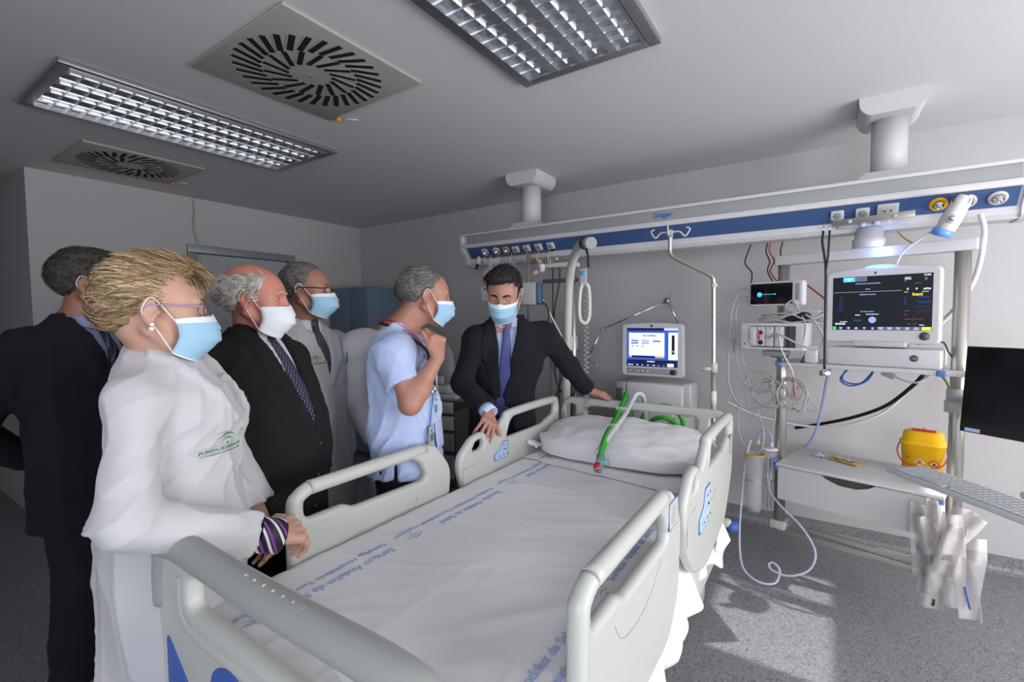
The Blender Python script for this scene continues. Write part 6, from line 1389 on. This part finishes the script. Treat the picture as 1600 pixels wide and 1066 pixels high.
rcable('suction_tube', 'clear lilac tube looping from the suction jar to the floor and back', [(-.13, -.10, .74), (-.15, -.12, .62), (-.155, -.15, .42), (-.14, -.22, .20), (-.09, -.30, .06), (.0, -.33, .02), (.08, -.30, .03), (.09, -.26, .09), (.055, -.25, .115), (.035, -.26, .10), (.06, -.27, .08), (.14, -.26, .08), (.22, -.22, .13), (.235, -.18, .22), (.16, -.15, .32), (.04, -.12, .40), (-.02, -.11, .48), (-.01, -.10, .62)], .0062, M['tubing'], n=10, cat='tube')
rcable('lilac_tube', 'pale lilac tube rising from the drawer top to the rack shelf', [(.09, .12, .70), (.12, .10, .73), (.16, .08, .82), (.195, .05, .98), (.225, .0, 1.12), (.25, -.05, 1.19)], .0075, M['lilac'], n=10, cat='tube')
# regulator on the beam
r_ = thing('flow_regulator', 'white and blue suction regulator with round gauge plugged into the beam', 'regulator', (.455, 2.865, 1.872)); r_.scale = (1.22, 1.22, 1.22); R = Matrix.Rotation(.45, 3, 'Y')
g = MB(); vs = []
g.lathe([(.0, .0), (.030, .002), (.037, .015), (.040, .06), (.036, .10), (.036, .125), (.028, .145), (0, .15)], (-.020, 0, -.03), (.42, -.22, 1), 28, scale=(1, .75)); g.build('housing', M['white'], r_)
MB().lathe([(.037, 0), (.0415, .004), (.0415, .022), (.038, .026)], (-.024, .0, -.034), (.42, -.22, 1), 28, scale=(1, .78)).build('blue_ring', mat('clear_blue', '5f8fd8', 0.25), r_)
g = MB(); g.lathe([(.024, 0), (.024, .004), (.021, .006), (0, .006)], (.022, -.043, .085), (.05, -1, .1), 24); ga = g.build('gauge', M['dgrey'], r_)
g = MB(); 
for k in range(7): a = math.radians(210 - k * 40); g.box((.022 + .016 * math.cos(a), -.0500, .085 + .016 * math.sin(a)), (.0022, .001, .0022))
g.tube([(.022, -.051, .085), (.030, -.051, .095)], .001, n=4); g.build('gauge_marks', M['white'], ga)
g = MB(); g.lathe([(.017, 0), (.016, .018), (.010, .020), (0, .020)], (-.004, -.034, .02), (.05, -1, 0), 20); g.build('control_knob', M['offwhite'], r_); MB().lathe([(.010, 0), (.009, .008), (0, .009)], (-.003, -.054, .02), (.05, -1, 0), 16).build('knob_cap', M['steel'], r_)
MB().cyl((.025, .02, .09), (.032, .075, .105), .016, 16).build('probe', M['yellow'], r_)
rcable('regulator_tube', 'thin white tube curving from the blue regulator down behind the cross beam', [(.645, -.12, 1.855), (.60, -.11, 1.82), (.55, -.10, 1.78), (.52, -.08, 1.72)], .0055, M['wcable'], n=8, cat='tube')

# right-hand computer arm: joint on the post, black monitor, keyboard tray
a_ = thing('computer_mount', 'white jointed mount carrying a keyboard tray, at the right edge', 'computer mount', (.52, 2.93, .78))
o = Vector((.52, 2.93, .78))
for z, r, h in ((.24, .052, .05), (.295, .046, .05)): MB().lathe([(r, 0), (r, h), (r - .006, h + .004), (0, h + .004)], Vector((.525, 2.955, 0)) - Vector((o.x, o.y, 0)) + Vector((0, 0, z)), n=28).build('joint', M['white'], a_)
g = MB(); g.box((.045, -.05, .30), (.06, .12, .05), Matrix.Rotation(-.6, 3, 'Z'), bev=.014); g.build('elbow', M['white'], a_); MB().lathe([(.012, 0), (.012, .012), (0, .013)], (.055, -.075, .315), (-.3, -1, 0), 16).build('pivot_bolt', M['black'], a_)
g = MB(); g.tube([(.06, -.07, .30), (.12, -.12, .26), (.27, -.20, .10), (.32, -.24, .06)], .028, n=16); g.build('lower_arm', M['white'], a_)
MB().lathe([(.038, 0), (.038, .07), (.03, .08), (0, .08)], (.31, -.26, .03), n=24).build('lower_joint', M['white'], a_); MB().lathe([(.0, 0), (.010, .0), (.010, .01), (0, .012)], (.30, -.298, .06), (-.2, -1, 0), 12).build('pivot_bolt', M['black'], a_)
g = MB(); g.tube([(.31, -.26, .04), (.22, -.34, .02), (.12, -.40, .005)], .016, n=12); g.lathe([(.09, 0), (.09, .008), (.05, .014), (0, .014)], (.25, -.30, .02), n=32); g.build('tray_support', M['white'], a_)
ex = Vector((.587, -.809, 0)).normalized(); ey = Vector((.809, .587, 0)).normalized(); kb = thing('keyboard', 'pale grey flat keyboard on the swing arm, in front of the drawer unit', 'keyboard', (.236, 2.654, .785), math.atan2(ex.y, ex.x))
MB().box((.30, .095, .0), (.60, .19, .022), bev=.006).build('case', mat('keyboard_case', 'b9bcbf', 0.5), kb)
kme = None
for row in range(6):
    n = 22 if row else 8
    for c in range(22):
        w = .0222
        if row == 0 and 4 < c < 10:
            if c != 5: continue
            w = .111
        g = None
        x = .035 + c * .0246 + (w - .0222) / 2
        if kme is None or w > .03:
            k_ = MB(); k_.box((0, 0, 0), (w, .0235, .006), bev=.0018); ko = k_.build('key', mat('key_grey', 'a9acb0', 0.5) if kme is None else kmat, kb)
            if kme is None: kmat = ko.data.materials[0]; kme = ko.data
        else: ko = bpy.data.objects.new('key', kme); link(ko, kb)
        ko.location = (x, .022 + row * .0272, .0135)
mo = thing('computer_monitor', 'black computer monitor seen at an angle, cut by the right edge of the photo', 'monitor', (.50, 2.713, .984), math.radians(-38.4))
tl = Matrix.Rotation(math.radians(-5), 3, 'X')
MB().box(Vector((.29, .0, .178)), (.58, .03, .36), tl, bev=.004).build('housing', M['black'], mo); MB().box(Vector((.29, -.0155, .185)), (.565, .002, .335), tl).build('screen', mat('screen_off', '050507', 0.15), mo)
MB().box(Vector((.045, -.032, .012)), (.05, .002, .014), tl).build('bezel_sticker', M['bluelab'], mo); MB().box((.29, .05, .18), (.12, .07, .12), bev=.02).build('rear_mount', M['black'], mo)

# clear packets hanging at the right post
pk = [(.64, -.18, .60, .075, .33, -.10, 0), (.705, -.20, .62, .085, .42, .03, 1), (.76, -.22, .60, .09, .40, -.03, 2), (.80, -.17, .62, .09, .30, .30, 0), (.73, -.24, .40, .07, .24, .08, 3), (.80, -.23, .42, .075, .25, -.14, 4), (.69, -.16, .63, .06, .46, .0, 3), (.85, -.20, .60, .075, .33, .62, 1), (.84, -.16, .50, .085, .36, .10, 4), (.66, -.22, .56, .07, .30, -.22, 2), (.78, -.26, .56, .07, .22, .18, 0)]
pm_ = [mat('packet_film', (0.78, 0.76, 0.77), 0.2, alpha=0.14), mat('packet_paper', 'c9c2c2', 0.6, alpha=.30)]
pk_lab = ['leftmost clear packet with dark bars, flaring out beside the drawer front', 'clear packet with a pink tube, second from the drawer front', 'wide clear packet with barcode in the centre of the hanging bunch', 'clear packet with dark bars leaning out right behind the bunch', 'short clear packet with a black clip, low in the centre of the bunch', 'clear packet with a blue plunger, low at the right of the bunch', 'long narrow clear packet with a black clip reaching lowest on the left', 'clear packet with a pink tube sticking out furthest to the right', 'clear packet with a blue plunger at the right edge of the bunch', 'clear packet with barcode tilted to the left near the post top', 'small clear packet with dark bars on top of the bunch']
for i, (u, v, z, w, h, tilt, kind) in enumerate(pk):
    p_ = rthing('catheter_packet', pk_lab[i], 'packet', u, v, z, group='clear packets hanging at the right post')
    def sh_(a, b, off=0.0, i=i, w=w, h=h, tilt=tilt):
        x = (a - .5) * w * (1 - .45 * max(0, .25 - b) * 4 * .7); zz = -b * h; y = .012 * math.sin(a * 6 + i) + .010 * math.sin(b * 6 + i * 2) + .003 * math.sin(b * 23 + a * 9) + off
        return (x * math.cos(tilt) - zz * -math.sin(tilt), y - .03 * b, zz * math.cos(tilt) + x * -math.sin(tilt))
    g = MB(); g.grid(lambda a, b: sh_(a, b, .004), 8, 18); g.build('back_sheet', pm_[1], p_, thick=.0008); g = MB(); g.grid(lambda a, b: sh_(a, b, -.006 * math.sin(math.pi * a)), 8, 18); g.build('film', pm_[0], p_)
    g = MB()
    if kind in (0, 2): 
        for k in range(9): x = .3 + k * .045; g.quad(sh_(x, .55, -.009), sh_(x + .015, .55, -.009), sh_(x + .015, .68, -.009), sh_(x, .68, -.009))
    elif kind == 1: g.tube([sh_(.5 + .2 * math.sin(k), .2 + k * .07, -.004) for k in range(9)], .0022, n=6)
    elif kind == 3: g.tube([sh_(.5, .80, -.004), sh_(.52, .86, -.004), sh_(.48, .92, -.004)], [.005, .004, .007], n=8)
    else: g.tube([sh_(.4, .5, -.004), sh_(.5, .85, -.004)], [.004, .003], n=8)
    g.build('contents', M['ink'] if kind in (0, 2, 3) else (mat('pink_tube', 'b99a94', 0.5) if kind == 1 else M['bluelabd']), p_, fix=False)
# ---------------------------------------------------------------- ventilator behind the head of the bed
v_ = thing('ventilator', 'white intensive-care ventilator with lit blue touch screen behind the bed head', 'ventilator', (-.99, 3.30, 0))
MB().box((.02, .06, .62), (.40, .34, .80), bev=.02).build('body', M['white'], v_)
MB().box((.02, -.115, .76), (.27, .02, .26), bev=.006).build('front_panel', M['offwhite'], v_); MB().box((-.215, .02, .84), (.07, .26, .36), bev=.008).build('side_module', M['grey'], v_); MB().box((-.222, -.113, .92), (.045, .006, .11), bev=.002).build('module_recess', M['dgrey'], v_)
MB().box((.235, .0, .92), (.06, .20, .22), bev=.012).build('side_cover', M['white'], v_)
MB().box((0, .05, .16), (.50, .42, .10), bev=.03).build('base', M['offwhite'], v_)
for dx in (-.2, .2):
    for dy in (-.12, .22): MB().lathe([(0, -.018), (.05, -.018), (.055, 0), (.05, .018), (0, .018)], (dx, dy, .055), (1, 0, 0), 20).build('castor', M['dgrey'], v_)
for dx in (-.12, -.06, .0, .07, .13): MB().lathe([(.014, 0), (.014, .03), (.009, .034), (.009, .05), (0, .05)], (dx, -.12, .66 + .03 * (dx > 0)), (0, -1, .2), 14).build('port', M['grey'], v_)
g = MB(); g.lathe([(.022, 0), (.024, .05), (.016, .06), (0, .06)], (.08, -.15, .70), n=18); g.build('water_trap', mat('trap_amber', '8a6a3a', 0.3, alpha=.8), v_); MB().lathe([(.012, 0), (.012, .045), (0, .048)], (.17, -.14, .76), n=14).build('filter', M['amber'], v_)
V0 = (-.995 + .99, 3.25 - 3.30, 1.248)
h_ = plate('screen_housing', [fillet([(-.218, -.185), (.218, -.185), (.215, .178), (.1, .188), (-.1, .188), (-.215, .178)], [.03, .03, .025, .1, .1, .025])], .05, .012, M['white'], v_, Matrix(((1, 0, 0, V0[0]), (0, 0, -1, V0[1]), (0, 1, 0, V0[2]), (0, 0, 0, 1))))
s = MB().box((V0[0], V0[1] - .0255, V0[2] + .018), (.352, .002, .268)).build('screen', E_['blue'], v_); fm = frame((V0[0], V0[1] - .0272, V0[2] + .018), (1, 0, 0), (0, 0, 1)); UI = {}
rect('dblue', -.176, .115, .176, .134); rect('pale', .085, .117, .176, .134, .0003); rect('white', -.160, -.058, .088, .100); rect('dblue', -.160, -.072, .088, -.058); rect('orange', .025, -.071, .087, -.059, .0004); rect('pale', -.158, -.071, -.14, -.059, .0004)
rect('white', .115, -.082, .176, .104); g = UI.setdefault('bg', MB()); 
rect('bg', .136, -.045, .156, .085, .0004); rect('green', .139, -.030, .153, -.020, .0008); rect('dblue', -.176, -.134, .176, -.088); rect('bg', -.115, -.106, .176, -.088, .0003); rect('white', .108, -.130, .150, -.108, .0004)
txt('dblue', 'EN ESPERA', .020, -.062, .074, b=.0006); txt('white', 'EN ESPERA', .011, -.03, -.102, b=.0003); txt('dblue', 'PACIENTE', .006, -.145, .058); txt('dblue', 'ALARMAS', .006, -.065, .058); txt('dblue', 'MODO', .006, .01, .058)
for y in (.040, .024): rect('blue', -.145, y, -.092, y + .010, .0004); rect('lav', -.072, y - .002, -.016, y + .011, .0004)
rect('blue', .008, .038, .062, .048, .0004); rect('lav', -.142, .000, -.125, .014, .0004); rect('lav', -.108, .000, -.092, .014, .0004); rect('lav', -.07, .0, -.053, .014, .0004); g = UI['dblue']; g.tube([fm(-.078 + .009 * math.cos(a), .081 + .009 * math.sin(a), .0005) for a in [2 * math.pi * k / 16 for k in range(16)]], .001, n=4, closed=True)
for i in range(4): rect('pale', .012, .022 - i * .007, .056, .0245 - i * .007, .0004)
for i, s2 in enumerate(('SIMV-VC', '500', '15', '5.0', '0.60', '8', '6', '2')): txt('white', s2, .010, -.165 + i * .038 + (.02 if i else 0), -.127)
for k, g in UI.items(): g.build('screen_graphics', E_[k], s, fix=False)
MB().box((V0[0], V0[1] - .0252, V0[2] - .148), (.352, .003, .040), bev=.001).build('key_strip', M['grey'], v_)
for dx in (-.15, -.095, -.062, -.028, .11): MB().lathe([(.0075, 0), (.007, .003), (0, .004)], (V0[0] + dx, V0[1] - .027, V0[2] - .148), (0, -1, 0), 14).build('key', M['white'], v_)
MB().lathe([(.019, 0), (.017, .014), (.012, .016), (0, .016)], (V0[0] + .148, V0[1] - .027, V0[2] - .148), (0, -1, 0), 24).build('dial', mat('navy_dial', '1d2740', 0.3), v_)
MB().lathe([(.009, 0), (.009, .002), (0, .002)], (V0[0], V0[1] - .026, V0[2] + .167), (0, -1, 0), 20).build('round_badge', M['dgrey'], v_)
def tr(mb_, pts, r, par, n=8): mb_.tube([Vector(p) - Vector(par.location) for p in pts], r, n=n); return mb_
g = tr(MB(), [(-.83, 3.28, 1.43), (-.90, 3.27, 1.585)], .007, v_); g = tr(g, [(-.90, 3.26, 1.585), (-1.33, 3.15, 1.39)], .006, v_); g = tr(g, [(-1.33, 3.15, 1.39), (-1.405, 3.10, 1.20)], .0055, v_); g.build('hose_arm', M['chrome'], v_)
for p, r in (((-.90, 3.255, 1.585), .024), ((-1.33, 3.15, 1.39), .012), ((-1.405, 3.10, 1.20), .011)): MB().lathe([(0, -r), (r * .8, -r * .7), (r, 0), (r * .8, r * .7), (0, r)], Vector(p) - v_.location, (.2, -1, .2), 14).build('arm_joint', M['alu'], v_)
MB().box(Vector((-.87, 3.25, 1.60)) - v_.location, (.035, .02, .045), Matrix.Rotation(.4, 3, 'Y'), bev=.006).build('joint_lever', M['grey'], v_)
g = tr(MB(), [(-1.405, 3.10, 1.20), (-1.385, 3.08, 1.165), (-1.345, 3.07, 1.135), (-1.36, 3.07, 1.12), (-1.395, 3.08, 1.15), (-1.405, 3.10, 1.18)], .004, v_); g = tr(g, [(-1.37, 3.08, 1.155), (-1.335, 3.07, 1.15), (-1.33, 3.07, 1.125)], .004, v_); g.build('tube_holder', M['steel'], v_)
# loose hoses on the ventilator
t = thing('ventilator_hose', 'short green corrugated hose arching in front of the ventilator body', 'hose', (-.85, 3.12, .72)); g = MB(); corr(g, [Vector(p) - Vector((-.85, 3.12, .72)) for p in ((-.99, 3.06, .66), (-.955, 3.04, .77), (-.88, 3.03, .825), (-.80, 3.04, .81), (-.75, 3.06, .75), (-.745, 3.08, .66))], .0145); g.build('hose', M['green'], t)
# ---------------------------------------------------------------- IV pole
i_ = thing('iv_pole', 'cranked stainless drip pole with four white hooks at the bed head', 'drip stand', (-.50, 2.735, .10)); o = Vector(i_.location)
g = MB(); g.tube([Vector(p) - o for p in smooth_path([(-.742, 2.735, 1.95), (-.742, 2.735, 1.89), (-.738, 2.735, 1.835), (-.70, 2.735, 1.80), (-.55, 2.735, 1.715), (-.515, 2.735, 1.69), (-.508, 2.735, 1.64), (-.505, 2.735, 1.4), (-.502, 2.735, 1.1)], 6)], .0115, n=16); g.build('upper_tube', M['steel'], i_)
g = MB(); g.cyl(Vector((-.502, 2.735, .12)) - o, Vector((-.502, 2.735, 1.21)) - o, .0155, 20); g.build('lower_tube', M['steel'], i_)
g = MB(); g.lathe([(.019, 0), (.019, .05), (.014, .055)], Vector((-.502, 2.735, 1.17)) - o, n=20); g.cyl(Vector((-.502, 2.735, 1.19)) - o, Vector((-.565, 2.72, 1.19)) - o, .013, 14); g.build('clamp', M['offwhite'], i_); MB().lathe([(.017, 0), (.017, .018), (.013, .022)], Vector((-.506, 2.735, 1.635)) - o, n=18).build('collar', M['offwhite'], i_)
MB().lathe([(.0158, 0), (.0158, .08)], Vector((-.502, 2.735, .99)) - o, n=20).build('pole_label', M['paper'], i_)
g = MB(); c = Vector((-.742, 2.735, 1.955)) - o; g.lathe([(.016, -.03), (.017, .01), (.012, .016), (0, .016)], c, n=18); g.build('hook_hub', M['grey'], i_)
for a in (0, 90, 180, 270):
    d = Vector((math.cos(math.radians(a + 8)), math.sin(math.radians(a + 8)), 0)); g = MB(); g.tube(smooth_path([c, c + d * .05 + Vector((0, 0, .0)), c + d * .075 + Vector((0, 0, -.025)), c + d * .09 + Vector((0, 0, -.018)), c + d * .105 + Vector((0, 0, .012)), c + d * .085 + Vector((0, 0, .022))], 5), .005, n=8); g.build('hook', M['offwhite'], i_)
g = MB(); g.box(Vector((-.50, 2.70, .68)) - o, (.04, .10, .03), bev=.006); g.build('bed_socket', M['bedgrey'], i_)
# ---------------------------------------------------------------- gear hanging at the left end of the beam
l_ = thing('left_rail_support', 'steel rail, post and bracket hanging below the left end of the beam', 'equipment rail', (-1.6, 2.93, 1.80)); o = Vector(l_.location)
g = MB(); g.box(Vector((-1.93, 2.90, 1.945)) - o, (.62, .012, .016), Matrix.Rotation(0.0, 3, 'Y'), bev=.002); g.build('dark_rail', M['dgrey'], l_)
MB().box(Vector((-1.60, 2.91, 1.885)) - o, (.34, .010, .036), bev=.002).build('steel_rail', M['steel'], l_)
for x in (-1.70, -1.56): MB().lathe([(.010, 0), (.009, .006), (0, .007)], Vector((x, 2.904, 1.885)) - o, (0, -1, 0), 14).build('rail_button', M['white'], l_)
MB().box(Vector((-1.55, 2.96, 1.845)) - o, (.24, .10, .035), bev=.01).build('arm_cover', M['white'], l_)
g = MB(); g.cyl(Vector((-1.462, 2.96, .62)) - o, Vector((-1.462, 2.96, 1.845)) - o, .022, 24); g.build('post', M['steel'], l_); MB().box(Vector((-1.54, 2.92, 1.735)) - o, (.28, .012, .030), bev=.002).build('cross_rail', M['dgrey'], l_); MB().lathe([(.022, 0), (.02, .02), (0, .02)], Vector((-1.445, 2.915, 1.74)) - o, (0, -1, 0), 16).build('clamp_knob', M['grey'], l_)
MB().box(Vector((-1.49, 2.95, 1.30)) - o, (.09, .10, .10), bev=.01).build('socket_box', M['offwhite'], l_); MB().box(Vector((-1.60, 3.02, .95)) - o, (.10, .12, .5), bev=.01).build('grey_housing', M['grey'], l_)
for x in (-2.12, -1.93, -1.80, -1.70, -1.61):
    g = MB(); g.tube([Vector(p) - o for p in smooth_path([(x, 2.893, 1.955), (x + .006, 2.885, 1.90), (x + .012, 2.882, 1.87), (x + .002, 2.88, 1.855), (x - .006, 2.88, 1.875), (x - .002, 2.885, 1.93)], 5)], .003, n=6); g.build('hook', M['steel'], l_)
p_ = thing('infusion_pump', 'grey and blue infusion pump on a thin rod behind the dark-haired man', 'infusion pump', (-1.72, 2.84, 1.58)); o = Vector(p_.location)
MB().cyl(Vector((-1.765, 2.86, 1.35)) - o, Vector((-1.765, 2.86, 1.94)) - o, .009, 14).build('rod', M['steel'], p_)
MB().box(Vector((-1.725, 2.82, 1.645)) - o, (.12, .11, .16), Matrix.Rotation(.3, 3, 'Z'), bev=.018).build('case', M['offwhite'], p_); MB().box(Vector((-1.665, 2.84, 1.645)) - o, (.045, .11, .15), Matrix.Rotation(.3, 3, 'Z'), bev=.014).build('blue_side', mat('pump_blue', '4e6688', 0.5), p_); MB().box(Vector((-1.76, 2.765, 1.66)) - o, (.05, .006, .09), Matrix.Rotation(.3, 3, 'Z'), bev=.002).build('display', M['black'], p_)
b_ = thing('blue_tray', 'dark blue plastic tray hanging behind the dark-haired man', 'tray', (-1.98, 2.92, 1.72)); MB().box((0, 0, .05), (.17, .10, .12), Matrix.Rotation(.25, 3, 'Y'), bev=.02).build('tub', mat('deep_blue_plastic', '1f3d86', 0.5), b_)
b_ = thing('clear_bag', 'crumpled clear plastic bag with a printed white mask pouch, hanging from the beam outlet', 'plastic bag', (-2.10, 2.86, 1.90)); 
g = MB(); g.grid(lambda u, v: ((u - .5) * (.16 - .12 * v) + .02 * math.sin(v * 9), .02 * math.sin(u * 8 + v * 6), .03 - .24 * v + .012 * math.sin(u * 15)), 14, 16); g.build('film', M['film'], b_)
g = MB(); g.box((.02, -.01, -.23), (.20, .012, .11), Matrix.Rotation(-.1, 3, 'Y'), bev=.005); w = g.build('pouch', M['paper'], b_)
g = MB(); fm = frame((.02, -.0175, -.23), (1, 0, .1), (0, 0, 1)); 
for k in range(9): g.quad(fm(-.07 + k * .006, .025), fm(-.067 + k * .006, .025), fm(-.067 + k * .006, .045), fm(-.07 + k * .006, .045))
for k in range(4): g.quad(fm(-.05, -.005 - k * .009), fm(.04, -.005 - k * .009), fm(.04, -.002 - k * .009), fm(-.05, -.002 - k * .009))
g.add([fm(.005 + .014 * math.cos(a), .015 + .009 * math.sin(a)) for a in [2 * math.pi * k / 14 for k in range(14)]], [tuple(range(14))]); g.build('pouch_print', M['ink'], w, fix=False)
f_ = thing('outlet_valve', 'white valve with a black end plugged into the leftmost beam outlet', 'valve', (-2.235, 2.91, 1.93)); MB().lathe([(.02, 0), (.022, .03), (.015, .045), (.012, .06)], (0, 0, .02), (-.1, -.4, -1), 18).build('fitting', M['offwhite'], f_); MB().lathe([(.012, 0), (.012, .035), (0, .04)], (-.006, -.024, -.04), (-.1, -.3, -1), 16).build('black_end', M['black'], f_)
f_ = thing('valve_cluster', 'white manometer valve with a yellow cap hanging from a beam hook', 'valve', (-1.665, 2.87, 1.82)); g = MB(); g.lathe([(.022, -.02), (.028, 0), (.022, .03), (.012, .04)], (0, 0, 0), (.3, -.3, 1), 20); g.lathe([(.014, 0), (.016, .05), (.0, .055)], (-.02, 0, -.01), (-1, -.2, -.5), 16); g.build('valve_body', M['white'], f_); MB().lathe([(.02, 0), (.02, .01), (0, .012)], (-.008, -.012, .045), (0, -.2, 1), 16).build('yellow_cap', M['amber'], f_); MB().lathe([(.006, 0), (.006, .002), (0, .002)], (.006, -.028, .0), (0, -1, 0), 12).build('dark_port', M['ink'], f_)
for i, (lab, pts, r, m__) in enumerate((
    ('coiled white cord hanging beside the thin rod behind the dark-haired man', [(-1.90 + .012 * math.cos(k * 1.2), 2.89, 1.88 - k * .004 + .012 * math.sin(k * 1.2) * .3) for k in range(60)], .003, 'wcable'),
    ('straight black cable hanging left of the steel post', [(-1.61, 2.94, 1.86), (-1.612, 2.94, 1.5), (-1.60, 2.94, 1.2)], .005, 'bcable'),
    ('black cable bending outward beside the steel post', [(-1.555, 2.94, 1.86), (-1.56, 2.94, 1.72), (-1.60, 2.94, 1.52), (-1.59, 2.94, 1.35)], .005, 'bcable'),
    ('black cable hugging the steel post', [(-1.49, 2.93, 1.72), (-1.51, 2.93, 1.55), (-1.515, 2.93, 1.35)], .004, 'bcable'),
    ('grey tube sloping from the pump down to the socket box', [(-1.66, 2.86, 1.62), (-1.60, 2.88, 1.50), (-1.54, 2.9, 1.38), (-1.50, 2.92, 1.30)], .006, 'wcable'),
    ('black lead curving from the pump behind the shoulder', [(-1.66, 2.85, 1.61), (-1.62, 2.86, 1.56), (-1.60, 2.86, 1.50), (-1.63, 2.87, 1.40)], .0045, 'bcable'),
    ('black cable looping low behind the arm of the dark-haired man', [(-1.60, 2.95, 1.25), (-1.58, 2.92, 1.05), (-1.50, 2.9, .93), (-1.43, 2.9, .95), (-1.425, 2.92, 1.08)], .005, 'bcable'),
    ('black cable crossing the loop behind the arm', [(-1.585, 2.95, 1.25), (-1.53, 2.92, 1.08), (-1.57, 2.9, .92), (-1.60, 2.9, .80)], .005, 'bcable'),
    ('vertical black cable beside the grey housing', [(-1.55, 2.93, 1.25), (-1.545, 2.91, 1.0), (-1.555, 2.9, .78)], .0045, 'bcable'))):
    o = MB().tube(smooth_path(pts, 4 if len(pts) > 20 else 8), r, n=7).build('hanging_cable', M[m__], None); meta(o, lab, 'cable')
# ---------------------------------------------------------------- cabinet and trolley at the back
c_ = thing('tall_cabinet', 'tall blue-grey cabinet in the far corner behind the doctor with glasses', 'cabinet', (-4.27, 3.46, 0))
MB().box((0, .02, .94), (.60, .44, 1.76), bev=.004).build('carcass', M['fridge'], c_); MB().box((0, .02, .03), (.56, .40, .06)).build('plinth', M['dgrey'], c_)
for sx in (-1, 1):
    q = MB().box((sx * .1505, -.212, .94), (.297, .02, 1.75), bev=.003).build('door', M['fridge'], c_); MB().box((sx * .02, -.226, 1.0), (.010, .012, .12), bev=.002).build('handle', M['alu'], q)
c_ = thing('trolley', 'grey supply trolley with drawers, between the nurse and the dark-haired man', 'trolley', (-2.75, 2.95, 0), .2)
MB().box((0, 0, .44), (.62, .45, .60), bev=.01).build('body', M['dgrey'], c_); MB().box((0, 0, .86), (.66, .50, .03), bev=.008).build('top', M['white'], c_)
for i, (z, h) in enumerate(((.775, .10), (.65, .12), (.50, .15), (.30, .20))): q = MB().box((0, -.235, z), (.58, .02, h - .012), bev=.004).build('drawer', M['offwhite'] if i < 2 else M['grey'], c_); MB().box((0, -.25, z + h * .25), (.22, .014, .014), bev=.003).build('handle', M['dgrey'], q)
for sx in (-.27, .27):
    for sy in (-.18, .18): MB().lathe([(0, -.015), (.045, -.015), (.05, 0), (.045, .015), (0, .015)], (sx, sy, .05), (1, 0, 0), 18).build('castor', M['black'], c_)
MB().box((0, 0, .115), (.60, .44, .03), bev=.006).build('chassis', M['dgrey'], c_)
d_ = thing('bedside_device', 'grey rounded bedside device on the trolley beside the tunic', 'medical device', (-2.62, 2.86, .876), .2)
MB().box((0, 0, .035), (.26, .20, .07), bev=.02).build('base', M['offwhite'], d_); MB().lathe([(.10, 0), (.115, .10), (.10, .26), (.05, .34), (0, .35)], (.02, 0, .06), n=28, scale=(1, .5)).build('hood', M['grey'], d_); MB().box((.05, -.09, .11), (.07, .012, .06), bev=.004).build('label_plate', M['paper'], d_)
